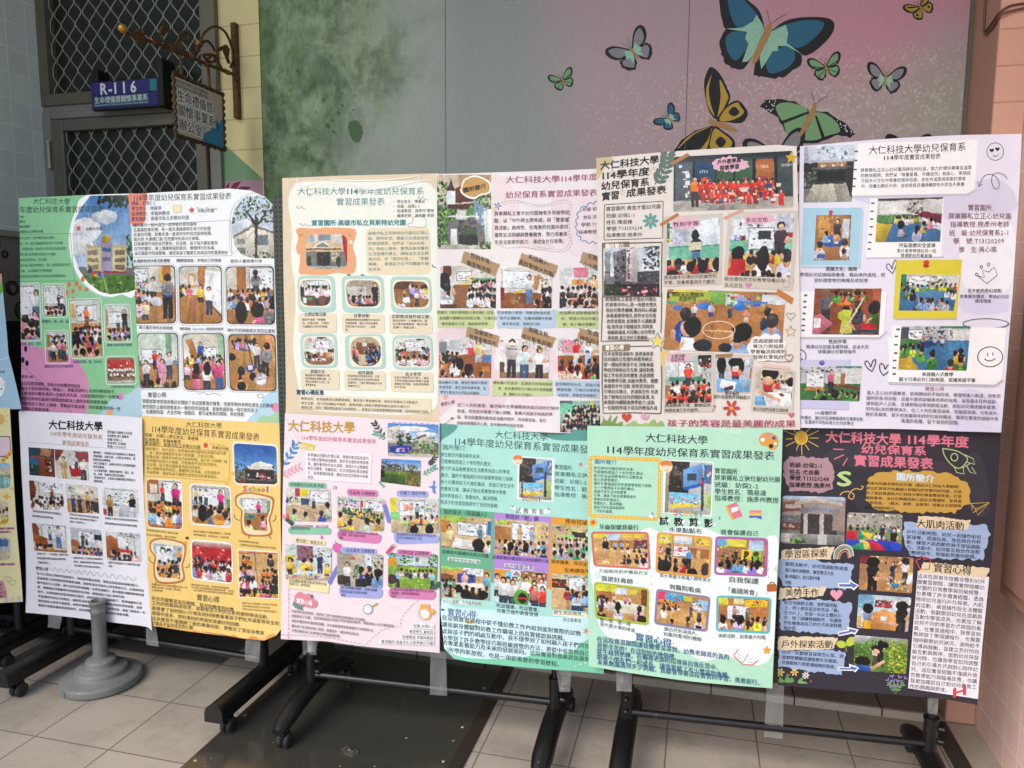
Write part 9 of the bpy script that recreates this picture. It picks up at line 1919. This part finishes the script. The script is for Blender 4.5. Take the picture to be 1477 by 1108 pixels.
poster(3, .040, 'light green poster with a yellow framed introduction and six coloured photo frames', 'b7e5c8',
 [847,614, 980,616, 1129,618, 1124,780, 1118,900, 1114,993, 1050,988, 980,981, 910,971, 849,961, 848,800], dict(bulge=.005, foot=.003), 33, '''
V 840 800 .2031
QS f4fbf7 70 -30 60 150 120 400 110 470 140 540 210 600 300 625 370 610 440 592 520 605 600 640 700 680 790 725 860 755 940 742 1000 722 1080 735 1150 775 1240 786 1310 760 1340 715 1362 640 1378 200 1390 -100 1330 -130 1240 -80 1100 -110 960 -150 860 -190 700 -200 560 -160 470 -190 380 -150 240 -120 120 -80
D a9c4dc 6 22 34 480 -80 488 200 472 550
D a9c4dc 6 22 34 1325 -20 1320 200 1300 640
D a9c4dc 6 22 34 760 60 745 620
E dceaf4 110 150 26 26
E dceaf4 200 520 22 22
E dceaf4 480 -120 34 16
V 840 610 .2031
QS c4e9d2 560 20 800 60 900 40 1100 80 1090 20
TT 448 104 892 124 68 333a44 1 大仁科技大學
TT 163 186 288 196 68 333a44 1 114
TT 288 196 1366 234 68 333a44 1 學年度幼兒保育系實習成果發表
LO e7b748 24 20 56 244 552 262 542 684 54 658
DO fbe6a8 4 16 12 20 56 244 552 262 542 684 54 658
T 85 274 246 282 36 2f4a94 1 園所簡介
MJ 80 318 540 338 80 624 470 642 27 34504a 1 狄仕耐幼兒園自創校以來，|已經擁有超過三十年的悠久歷史，|致力於以品格教育和生活教育為|核心的學習模式。|園所不僅強調幼兒的基礎學習能力發展，|也十分重視孩子人格的養成。|透過日常生活中的教育|引導，讓孩子能在真實情境中|學會如何表達自己、|尊重他人、解決問題，|為孩子的全面發展提供|了良好的基礎。
Q f3f8f5 580 262 934 278 918 666 570 640
PH 0 596 270 926 284 910 656 584 636 :: g d0d4d4 b8c0c0 1;r 4a4440 .05 .0 .5 .6;p 6a625c .05 .1 .6 .3 .6 .36 0 .2;p 3a3432 .05 .3 .5 .4 .5 .62 .1 .6;c .05 .05 .5 .5 44 2c2826,6a605a,8a8078;p 7aa8d8 .36 .16 .78 .02 .8 .42 .4 .55;r 4a5a68 .46 .22 .66 .36;p 2a6ac0 .38 .5 .82 .38 .82 .44 .4 .56;r 4a8ab8 .82 .05 .98 .4;c .84 .08 .96 .36 12 e04a50,f0f0f0;p a89c90 .0 .2 .08 .2 .08 1 .0 1;p f0d848 .1 .84 .76 .76 .76 .84 .1 .92;r 8ad0f0 .12 .6 .76 .8;l .12 .68 .76 .84 46 f0a040,e8e8f0,e05a80,8ac050;p 5a4a40 .76 .3 .82 .3 .84 1 .78 1;p b8d08a .84 .55 1 .62 1 .9 .86 .85;r b8b4ac .1 .92 1 1;p e8304a .74 .36 .82 .34 .8 .44
TT 648 634 682 636 56 d8604a 2 S
TT 684 636 714 637 56 6a9ac0 2 c
TT 716 637 748 639 56 e0b050 2 h
TT 754 639 786 641 56 d0c040 2 o
TT 790 641 822 643 56 4aa060 2 o
TT 832 643 856 645 56 8a9ac0 2 l
E fdf0dc 596 310 44 44
E e8823c 596 292 42 26
E f8dcbc 598 326 38 26
L 5a3a30 3 584 334 598 342 614 336
T 938 338 1144 350 44 3a4f4a 1 實習園所：
T 938 387 1405 403 44 3a4f4a 1 屏東縣私立狄仕耐幼兒園
T 938 437 1252 450 44 3a4f4a 1 班級：幼保2-2
T 938 485 1307 499 44 3a4f4a 1 學生姓名：簡易達
T 938 532 1395 551 44 3a4f4a 1 指導教授：施彥州教授
QS e3a041 1258 100 1290 72 1340 70 1385 100 1392 150 1370 188 1330 190 1310 165 1275 160 1256 130
E fbfbf4 1280 120 15 14
E 4a58a8 1360 108 14 13
E 2a2630 1340 165 16 15
E a0a0d0 1330 86 13 11
E e08aa0 1292 94 12 11
E d8e8e0 1370 148 12 12
Q e07a90 1012 592 1095 562 1138 662 1060 690
Q f0b050 1012 592 1030 588 1076 686 1060 690
QR fdf6f4 10 1052 605 1105 592 1112 620 1060 640
Q e88a8a 1187 622 1272 620 1270 640 1186 642
Q f4c060 1186 640 1270 638 1272 660 1186 660
Q 4a6ac0 1186 658 1272 660 1272 686 1230 672 1186 676
L fbfffd 22 470 655 500 668
L fbfffd 22 540 690 620 690
L fbfffd 22 650 696 730 700
L fbfffd 22 755 706 840 708
L fbfffd 22 865 712 950 722
TT 470 656 505 662 60 33333c 1 〝
TJ 545 694 612 696 64 2c2c34 2 試
TJ 648 698 716 702 64 2c2c34 2 教
TJ 756 702 824 706 64 2c2c34 2 剪
TJ 862 708 930 712 64 2c2c34 2 影
TT 968 690 1003 694 60 33333c 1 〞
S f0c040 76 706 36 9 .6
S e0602f 76 706 20 9 .6
TJ 118 738 400 742 40 34504a 1 牙齒保健我最行
TJ 614 757 852 770 40 34504a 1 水果點點名
TJ 980 774 1252 785 40 34504a 1 我會保護自己
V 840 800 .2031
QR d8706a 30 60 -165 470 -162 486 108 78 82
PH .07 76 -148 457 -148 470 94 94 70 :: w d8b078;r e8d858 .0 .0 .3 .15;r b8d0e0 .25 .02 .5 .2;r e0c858 .55 .0 .95 .12;r b98450 .3 .2 1 .5;r 6a4a34 .75 .2 1 .45;c .76 .22 .98 .44 20;f d8b078 .45;u 26262a .22 .12 .75 d0b888;G .35 .7 .2 .4 3 f0a0a0,90a8c0,d0a040;K .5 .95 .42 .08 4 e8c8d0,303038;K .5 1 .65 .13 4 e8d0d8,303038,f0c8d0;s f0c0cc .9 .78 .2;e e8d8a8 .2 .9 .06 .05
QR e3a050 30 530 -162 922 -126 908 168 518 128
PH .07 546 -146 906 -112 892 150 534 112 :: w d0a870;r e8d858 .0 .0 .25 .25;c .02 .03 .22 .22 14 d04040,f0f0f0,5a9a4a;r dce4e8 .3 .0 .65 .2;r e0c858 .7 .0 1 .2;c .72 .02 .98 .18 14 d04040,6a4a8a,5a9a4a;c .0 .3 .1 .55 24 303030,d84040,f0f0f0;b .3 .28 .62 .55;e d83a3a .42 .33 .05 .03;e d83a3a .42 .4 .05 .03;r a87040 .62 .3 1 .55;f d4ac70 .58;u 2a2a2e .2 .25 .6 8a7058;t 4a90c8 .6 .32 .55 26262c;r d8b888 .75 .35 .82 .55;K .0 .4 .65 .15 3 303038,e8e8ea;s d83a48 .5 .68 .17;e 1d1a1b .12 .85 .14 .17;e 1d1a1b .68 .95 .1 .12;e 4a3a34 .95 .85 .1 .2
QR b263aa 30 945 -132 1320 -116 1312 158 934 142
PH .07 960 -114 1304 -98 1297 140 950 126 :: w b88a58;r e0d858 .15 .0 .6 .22;r 7ab8d8 .0 .0 .2 .2;r b8d0e8 .65 .02 .95 .3;r e8d048 .5 .3 .72 .6;r 8acc50 .72 .3 .9 .6;e 6a4030 .6 .4 .06 .08;e 6a4030 .8 .4 .06 .08;t 3a3a40 .4 .28 .4;c .0 .2 .3 .5 20;f a8845c .6;K .05 1 .52 .1 6 303038,8a6a40;K .05 .95 .7 .17 5 5aa8d8,9a88d8,f0e8e8,4a5a78,f4e4e8;e 1d1a1b .25 .75 .05 .15;e 1d1a1b .82 .72 .05 .15
TJ 118 114 466 130 30 34504a 1 介紹刷牙的步驟與方法
TJ 133 166 360 192 42 34504a 1 我是好鼻師
TJ 548 146 914 182 30 34504a 1 從水果圖卡來導入顏色英文
TJ 1036 174 1254 190 46 34504a 1 自我保護
TJ 616 226 842 256 42 34504a 1 到醫院看病
TJ 1012 248 1268 276 44 34504a 1 「義國美食」
QR acbd3f 30 82 190 476 238 470 504 92 452
PH .06 98 206 462 250 454 484 106 434 :: w d0a468;r d8d850 .0 .0 .4 .2;r dce8f0 .38 .05 .6 .25;r e0d060 .6 .05 .8 .2;r 8a5a34 .88 .0 1 .5;r b07a48 .0 .2 .3 .5;f c89a68 .85;p ece4d0 .2 .55 .45 .42 .95 .5 .95 .78 .2 .78;G .3 .75 .25 .35 3 d8a0a8,8ab0d0,e8b0b8;K .0 .25 .42 .14 3 303038,e8d0d8;s e8e4ec .42 .62 .19;e 1d1a1b .42 .6 .06 .14;s e8b8c4 .85 .6 .18;s 303038 .08 .75 .2;e 3a2a28 .9 .92 .1 .14
QR 8c80a8 30 525 240 910 298 888 550 508 492
PH .06 541 257 893 311 872 532 526 478 :: w c89a60;r e04a70 .0 .0 .15 .25;r 4ab0d0 .15 .02 .5 .25;c .15 .02 .7 .22 30 e8d050,e05050,5ac070;r d8d858 .5 .05 .68 .2;b .68 .2 .85 .42;r a8d0e8 .8 .1 1 .4;c .0 .25 .4 .42 40 c05838,3a2a28,e8a050;f d4a868 .48;t 5a5a70 .68 .28 .4;t e8e4e4 .85 .25 .55;K .08 .45 .42 .07 5 f0d8dc,303038;s f0f0f0 .14 .52 .13;s 3a3a44 .3 .88 .15;s a8884a .65 .75 .18;s e8e8ea .85 .7 .18;r 26262a .8 .9 .92 1
QR 5cbac4 30 953 288 1344 306 1330 562 948 544
PH .06 968 303 1330 321 1316 545 963 528 :: w c48a50;r e0d850 .0 .0 .18 .22;r e8e0a8 .3 .02 .5 .2;r f0c838 .52 .04 .95 .25;c .55 .06 .92 .22 20 d84a3a,6a4a8a,5a9a4a;b .18 .25 .6 .65;t d8a898 .32 .28 .5;t 8a7458 .58 .3 .6 6a5a48;f c89a60 .75;K .0 1 .6 .13 4 e8e8ea,303038;s c8b0e0 .4 .62 .2;e 1d1a1b .46 .65 .06 .15;s e0d030 .6 .78 .17;s e8d838 .78 .62 .17;s f0c8cc .92 .75 .16;s f0d0d8 .1 .65 .18;e 1d1a1b .1 .68 .06 .14
TJ 122 458 344 494 32 34504a 1 聞一聞，嚐一嚐
TJ 124 490 374 538 32 34504a 1 是什麼水果的味道
TJ 578 524 840 562 32 34504a 1 讓幼兒扮演病人，
TJ 574 560 848 602 32 34504a 1 到醫院看病的體驗
TJ 964 574 1300 587 32 34504a 1 美勞活動，創意義大利麵
TJ 374 578 655 634 64 2f4f96 1 實習心得:
TJ 102 596 1044 728 44 36598c 1 在這段實習期間讓我體會深深到，幼教老師真的真的
TJ 104 640 692 730 44 36598c 1 是很辛苦的！在這短短的幾個禮。
TJ 102 680 988 804 44 36598c 1 從生疏到熟練，在輔導老師的指導與自我反思中，
TJ 102 722 1072 862 44 36598c 1 跟著小朋友們一起成長，讓我累積了不少豐富的收穫。
TJ 104 760 1284 912 44 36598c 1 未來無論遇到多少挑戰，我都會帶著這段實習的學習，勇敢前行。
Q fdfbf6 1078 716 1110 666 1180 705 1168 716 1246 752 1205 782 1140 778
L d86a78 7 1075 716 1110 668
L d86a78 7 1075 718 1140 778 1208 782
L d86a78 7 1205 782 1248 750
L 4a5a6a 4 1138 770 1176 708
D 8a96a0 3 40 2 1102 704 1150 722
D 8a96a0 3 40 2 1096 722 1142 742
D 8a96a0 3 40 2 1176 738 1226 752
D 8a96a0 3 40 2 1164 758 1212 768
S eba83a 1310 678 36
QR b4673c 12 1310 210 1376 206 1384 258 1310 262
L b4673c 8 1330 208 1338 196 1360 196 1364 206
Q e8e0d8 1350 100 1380 70 1380 130
''')
poster(3, .004, 'black chalkboard style poster with a pink title, gold sun and rocket', '34313a',
 [1126,612, 1290,612, 1444,618, 1438,720, 1430,815, 1420,915, 1410,1017, 1360,1008, 1290,1002, 1210,996, 1122,988, 1122,800], dict(bulge=.004, footr=.008), 34, '''
V 1120 610 .2234
QS 3c3942 300 200 700 130 1100 260 1300 200 1380 500 1300 600 900 300 500 290
QS 2b2830 500 500 560 760 440 820 430 560
E e9b94a 160 97 44 46
E d9a436 166 104 26 28
L e5bf5c 5 60 105 104 102
L e5bf5c 5 46 50 116 78
L e5bf5c 5 98 20 126 64
L e5bf5c 5 160 10 160 42
L e5bf5c 5 228 24 188 62
L e5bf5c 5 274 50 206 82
L e5bf5c 5 272 98 212 98
L e5bf5c 5 270 154 206 118
L e5bf5c 5 210 176 186 140
L e5bf5c 5 164 206 162 148
L e5bf5c 5 128 178 142 140
L e5bf5c 5 60 150 118 122
TT 316 88 806 108 80 e27c90 2 大仁科技大學
TT 836 106 966 110 76 e27c90 2 114
TT 968 112 1242 124 80 e27c90 2 學年度
TT 543 168 970 182 64 e27c90 2 幼兒保育系
TT 498 240 1012 264 78 e27c90 2 實習成果發表
L e27c90 7 365 170 432 172
L e27c90 7 372 234 436 206
L e27c90 7 428 278 458 226
LS b9cf8a 6 1072 165 1082 205 1110 250 1150 285 1185 292 1220 262 1232 230 1200 200 1150 178 1072 165
LE b9cf8a 6 1148 222 22 24
L b9cf8a 5 1215 205 1270 232 1280 268 1232 255
L b9cf8a 5 1150 288 1162 320 1212 330 1204 290
L b9cf8a 5 1200 290 1250 262
L b9cf8a 5 1224 272 1250 318 1288 330 1260 285
QB b48f96 7 50 262 84 216 332 226 372 300 364 420 300 452 84 438 42 330
T 83 270 296 278 36 2e2529 2 班級:幼保2-1
T 83 316 278 322 36 2e2529 2 姓名:尤尚薇
T 83 354 340 363 36 2e2529 2 學號:T13120248
T 80 399 350 406 36 2e2529 2 指導教授:施彥州
TT 388 356 492 356 130 bcd98c 2 S
LS e5b45c 6 410 468 430 448 470 444 500 465 490 492 465 480 480 445 510 425 545 430 560 412 545 410
QB cba04c 10 600 344 660 312 900 308 1110 324 1246 400 1248 520 1150 580 900 580 640 562 572 500
TT 772 345 1020 362 54 d3e8ef 2 園所簡介
M 578 388 1198 414 572 546 1192 566 24 2a2018 2 屏東市信義非營利幼兒園（委託大仁科技大學辦理）|是位於屏東市信義國小校園內的非營利幼兒園，它結|合了政府資源與大仁科技大學的專業教保背景，打造|優質教育。以幼兒興趣為核心設計主題課程，並透過|「學習區」（積木、美勞、益智等）培養自主探索與|解決問題的能力。
L e0b95c 4 1252 520 1375 514 1300 596 1284 556 1252 520
L e0b95c 4 1284 556 1375 514 1268 580 1260 535
PH .05 40 470 445 480 438 792 25 776 :: g b8c8d8 a8b4c0 .2;r a8988e .0 .08 1 .4;p 8a5a50 .0 .12 .35 .1 .35 .3 .0 .34;r b8b0a8 .05 .18 .3 .26;p c0b8b0 .2 .12 .5 .02 .95 .12 .95 .2 .5 .1 .2 .2;p 8a8c98 .3 .25 .6 .18 .9 .26 .9 .36 .6 .28 .3 .36;r 4a4444 .3 .36 .88 .8;r c4bcb4 .35 .36 .41 .85;r c4bcb4 .6 .36 .66 .85;r a08c84 .8 .3 1 .7;r 7a5048 .0 .55 .3 .72;c .02 .58 .28 .66 10 c8b8a8;f 9a9894 .78;p 8a8c88 .3 .78 .9 .78 1 1 .3 1;r c8c4bc .0 .78 .15 .95;l .15 .85 .4 1 40;r d0d0cc .58 .78 .72 1;c 0 .4 .25 .5 10 6a6a70,8a98a8
PH .05 460 578 813 591 805 830 444 814 :: g d8d8d8 c0bcb0 .3;r b8b4a8 .0 .0 1 .4;c .0 .02 1 .14 36 8a8880,505050,e8e8e4;c .0 .2 1 .36 30 7a8088,d0d0cc;f 8a9a68 .38;K .05 .95 .34 .07 7 5a88b8,f0f0f0,303038;t 303036 .65 .3 .5;t 26262c .85 .38 .7;p c83048 .0 .5 .2 .48 .25 .7 .0 .75;p 2f9a78 .2 .48 .35 .5 .3 .72 .2 .7;p e8c840 .25 .5 .5 .55 .4 .72;p 3a4fb8 .0 .72 .3 .72 .25 1 .0 1;p d8d060 .25 .72 .45 .7 .6 .85 .3 1;p 7a3a90 .3 .72 .6 .7 .95 .75 .6 .9;p 2f50c0 .55 .72 .98 .78 1 1 .7 1;p c83048 .4 .75 .6 .8 .75 1 .45 1;p 3fa070 .0 .95 .3 .78 .35 1 .0 1;K .5 .7 .55 .09 2 e8e8e8,e09a58
QB a3b7d8 9 822 640 1100 640 1366 662 1376 720 1330 884 1100 880 864 858 820 760
QB e6d2b0 6 915 600 1255 626 1228 690 1060 688 898 680
TT 903 648 1212 666 60 2a2622 1 大肌肉活動
M 840 702 1324 738 836 834 1310 866 31 232a38 2 戶外活動時間，幼兒一起操作彩虹|氣球傘，透過拉高、放低與合作移|動，練習大肌肉動作與手部協調能|力。活動中，幼兒能互相合作並配|合教師指令，現場氣氛愉快熱絡。
V 1110 810 .2167
QB a3b7d8 9 60 -10 240 -25 400 10 555 20 540 150 500 186 90 160 56 80
V 1120 610 .2234
QB e6d2b0 6 40 818 372 800 352 880 22 882
TT 53 850 330 838 58 2a2622 1 學習區探索
LS d8d0c0 9 370 880 376 830 410 795 450 788 485 810 496 860
LS 8ab0a0 9 380 880 388 838 416 806 450 800 476 820 484 866
LS e0c080 9 392 880 400 846 422 820 450 814 468 830 474 870
LS c07a8a 9 404 880 410 856 428 834 448 830 460 842 464 874
V 1110 810 .2167
M 103 14 522 48 103 138 240 144 31 232a38 2 晨間活動中，幼兒透過配對桌遊|進行操作與觀察，練習專注力及|圖卡辨識能力，並在互動中培養|合作經驗。
PH .05 603 -42 958 -26 946 212 592 186 :: w b8926a;r 8a3a48 .0 .0 .2 .25;c .2 .0 .9 .3 36 d8c8a8,3a3a40,e8e4d8,a06838;p d0a068 .3 .5 1 .4 1 1 .0 1;t 26262a .25 .08 1.2 1f1f24;e 1d1a1b .25 .18 .12 .14;t 2a2c34 .62 .15 .6;t e0dcd8 .85 .08 .7;e 2a2422 .85 .12 .08 .1;p e0b090 .25 .6 .6 .55 .62 .62 .3 .7;c .5 .6 .95 .95 50 f0f0f0,4a90c0,e0c040,d8d8d8;e 4a90c0 .68 .8 .08 .07;p f4f4f4 .9 .5 1 .45 1 .7 .88 .75
Q f2f4f8 452 142 530 142 528 118 594 158 560 192 545 178 458 172
Q 5a70b8 462 150 536 150 536 134 584 158 556 180 552 168 464 166
QB e6d2b0 6 72 176 375 166 352 230 60 250
TT 103 207 330 204 58 2a2622 1 美勞手作
H e8a0b4 445 218 42
QB a3b7d8 9 72 258 300 250 545 276 540 330 520 450 500 488 80 456 62 350
M 98 270 478 294 92 440 480 460 31 232a38 2 配合母親節主題，我們運用黏|土，把小朋友設計的花朵「種」|在卡片上，形成一朵朵立體的小|花，除了訓練精細動作，也讓他|們有機會用自己的方式表達對媽|媽的愛。
PH .05 592 214 943 240 920 468 578 440 :: w c8d4dc;r 8ab8d0 .0 .0 .3 .4;c .0 .0 .3 .4 20 a8c8dc,7aa8c4;r 6a4438 .32 .15 .65 .35;r c03048 .35 .28 .62 .34;c .35 .1 .65 .3 20 e8e4e0,c05060;r e8e4e0 .68 .1 1 .4;c .7 .1 1 .3 16 4a3a34,d8d0c0;p d8a060 .15 .6 .5 .4 .95 .55 .95 1 .1 1;t 9ab0c8 .2 .3 .95 e0b030;e 1d1a1b .2 .4 .1 .14;r e0b838 .02 .65 .08 .95;t 26262a .84 .15 1.2 26262a;e 1d1a1b .83 .26 .12 .13;p e0b090 .45 .7 .8 .78 .78 .86 .44 .78;p f4f4f4 .46 .6 .58 .62 .56 .72 .44 .7
Q f2f4f8 450 468 520 452 512 432 592 452 568 488 552 478 460 496
Q 5a70b8 460 474 530 460 526 446 582 456 562 476 556 466 462 488
QB e6d2b0 6 62 498 452 506 420 580 48 590
QB a3b7d8 9 62 588 300 586 505 600 480 750 300 735 66 700
QB e6d2b0 6 62 500 452 506 422 582 48 590
TT 79 548 422 550 56 2a2622 1 戶外探索活動
QS c2d24a 445 540 470 525 500 535 508 560 480 575 452 562
QS c2d24a 510 530 535 502 568 505 572 530 548 558 515 560
L 7a9a3a 8 506 560 512 600
M 82 600 492 628 80 668 456 702 31 232a38 2 幼兒一起觀察並採收空心菜，透|過實際體驗認識植物生長樣貌，|培養觀察力與愛護植物的態度。
PH .05 564 488 922 516 908 748 557 722 :: w 6a8a48;g a8acac 7a9a50 .25;l .0 .1 1 1 300 4a7a34,6a9a44,86b050,3a6028;l .65 .1 1 1 160 a8b838,8aa838,c8c848;p b8bcbc .0 .0 .35 .0 .15 .2 .0 .2;t 26262a .5 .12 .7 1f1f24;t d8d4cc .4 .25 .6 4a3a34;e 1d1a1b .54 .22 .1 .1;e 1d1a1b .42 .34 .09 .1;e e0b090 .42 .42 .06 .07;e 1d1a1b .17 .72 .15 .14;e 2f5fb0 .18 .92 .16 .1;p e0b090 .3 .88 .55 .65 .6 .7 .35 .95
Q f2f4f8 452 700 530 702 528 678 596 706 570 736 556 726 456 724
Q 5a70b8 462 706 538 708 538 694 586 708 562 726 556 718 464 718
FL d6c37a b08a40 70 735 30 6
FL e0c870 b08a40 165 735 28 6
FL e0d8e0 b0a040 240 755 26 7
QS 6a9a58 60 800 66 770 58 745 80 775 100 800
QS 6a9a58 100 800 112 760 116 740 130 775 150 770 160 800
QS 7aa860 190 808 200 780 235 770 215 790 240 800 250 810
E b04a5a 130 752 8 8
E b04a5a 276 795 7 7
LF 9a88c4 22 830 850 822 800 812 752
LF 9a88c4 22 840 850 850 800 868 760
LF 9a88c4 20 820 850 800 810 782 782
LF 9a88c4 20 850 850 875 810 910 762
LF 6a9a58 30 835 875 820 830 800 812
LF 6a9a58 30 840 875 858 830 880 812
Q ece9f0 985 60 1460 100 1385 912 920 840
QB e6d2b0 5 1022 0 1462 42 1442 108 990 72
L d84a50 8 970 -10 1000 -20 1005 -45 1030 -18 1070 -20 1060 50 1000 48 970 -10
TT 1088 36 1342 60 66 2a2622 1 實習心得
M 982 92 1432 132 930 826 1372 872 36 2b282d 1 這次在屏東市信義非營利幼兒|園實習期間，讓我實際接觸幼|兒園的日常教學與班級經營，|也累積了許多寶貴經驗。透過|陪伴幼兒進行戶外探索、大肌|肉活動、桌遊操作及生活體驗|活動，我觀察到幼兒在遊戲與|互動中學習成長，也更加了解|幼兒不同的學習方式與個別差|異，在實習過程中，我學習到|教師除了帶領課程外，也需要|隨時觀察幼兒狀況、適時給予|引導與鼓勵，並建立良好的班|級互動與秩序。面對幼兒突發|狀況時，也讓我學習如何調整|自己的引導方式與耐心陪伴幼|兒。這段實習經驗不僅提升我|的教學能力與臨場反應，也讓|我更加確認自己對幼兒教育工|作的興趣與熱忱。
TT 1212 872 1310 846 88 d8434c 2 H
''')
# ------------------------------------------------------------------ posters, stand cut off at the left edge of the view
poster(0, .010, 'light blue poster at the far left edge, mostly outside the view', 'a9cbe0',
 [-150,392, 2,395, 6,440, 12,510, 31,590, -140,594], dict(bulge=.003), 41, '''
V 0 380 .199
QS 6fa84a -60 100 -10 85 18 150 14 215 -60 230
QS f6f4f2 -40 850 5 822 24 850 34 900 10 960 -40 960
Q f6f4f2 18 890 30 850 40 862 32 915
Q e8a0b0 24 885 30 862 34 868 30 900
T -40 786 36 786 22 2a2a30 2 同上比與
Q d89a6a -60 66 8 66 8 150 -60 150
L f2f6f8 4 0 700 60 680
E 2a2a2e 10 910 5 7
''')
poster(0, .018, 'pale yellow poster at the far left edge below a light blue one', 'efe5b0',
 [-140,590, 14,588, 18,660, 24,760, 33,868, -130,876], dict(bulge=.003), 42, '''
V 0 590 .2616
E e9b86a 4 56 22 30
L e0a84a 3 26 20 38 8
L e0a84a 3 30 40 46 34
L e0a84a 3 30 66 46 74
QR ecd0dc 14 -60 155 56 152 56 270 -60 275
QR 5a4a4a 14 -60 150 58 150 60 262 -60 268
QR ecd0dc 14 -60 155 54 155 56 256 -60 262
Q e6b83a 4 285 62 222 76 236 14 298
L 4a3a2a 4 14 276 26 290
L 4a3a2a 4 30 260 42 274
L 4a3a2a 4 46 244 58 258
PH .2 -60 300 55 296 58 436 -58 442 :: g 9ac8e8 d8e4ec .4;r d8d0b8 .2 .2 1 .5;c .3 .25 1 .48 24 6a7a88,e8e8e8;f 9ac8c0 .55;l .1 .45 1 .6 20
S e8c04a 66 438 16 4 .35
S e8c04a 36 482 26 4 .35
PH .25 -60 510 44 508 48 634 -58 640 :: w d8c8b0;f e0b850 .6;K .3 1 .4 .2 3
QR e4a8b4 4 -60 654 80 652 82 664 -60 668
QR e4a8b4 4 -60 672 62 670 64 684 -60 688
T 0 659 78 658 13 4a2a34 2 教學：讓幼兒
T 0 678 62 678 13 4a2a34 2 操作吧！
PH .2 -60 710 56 706 60 832 -58 838 :: w c8d0d8;f d8ccb0 .6;r 6a88b0 .2 .1 .9 .4
QR e4a8b4 4 -60 850 84 848 86 862 -60 866
T 0 856 82 855 13 4a2a34 2 活動後，寫人加心
LH c8a890 3 44 938 18
LH c8a890 3 70 956 18
QR d89aa4 4 -60 950 18 946 36 1000 40 1040 -60 1046
T -20 968 16 968 15 4a2a34 2 成長
T -20 990 30 990 15 4a2a34 2 方式。
T -20 1012 34 1012 15 4a2a34 2 生的力
T -20 1034 36 1034 15 4a2a34 2 老師！
FL a8c8e0 f0e8c0 36 1054 14 5
FL e8b8c0 f0e8c0 70 1050 12 5
FL a8c8e0 f0e8c0 106 1046 14 5
''')
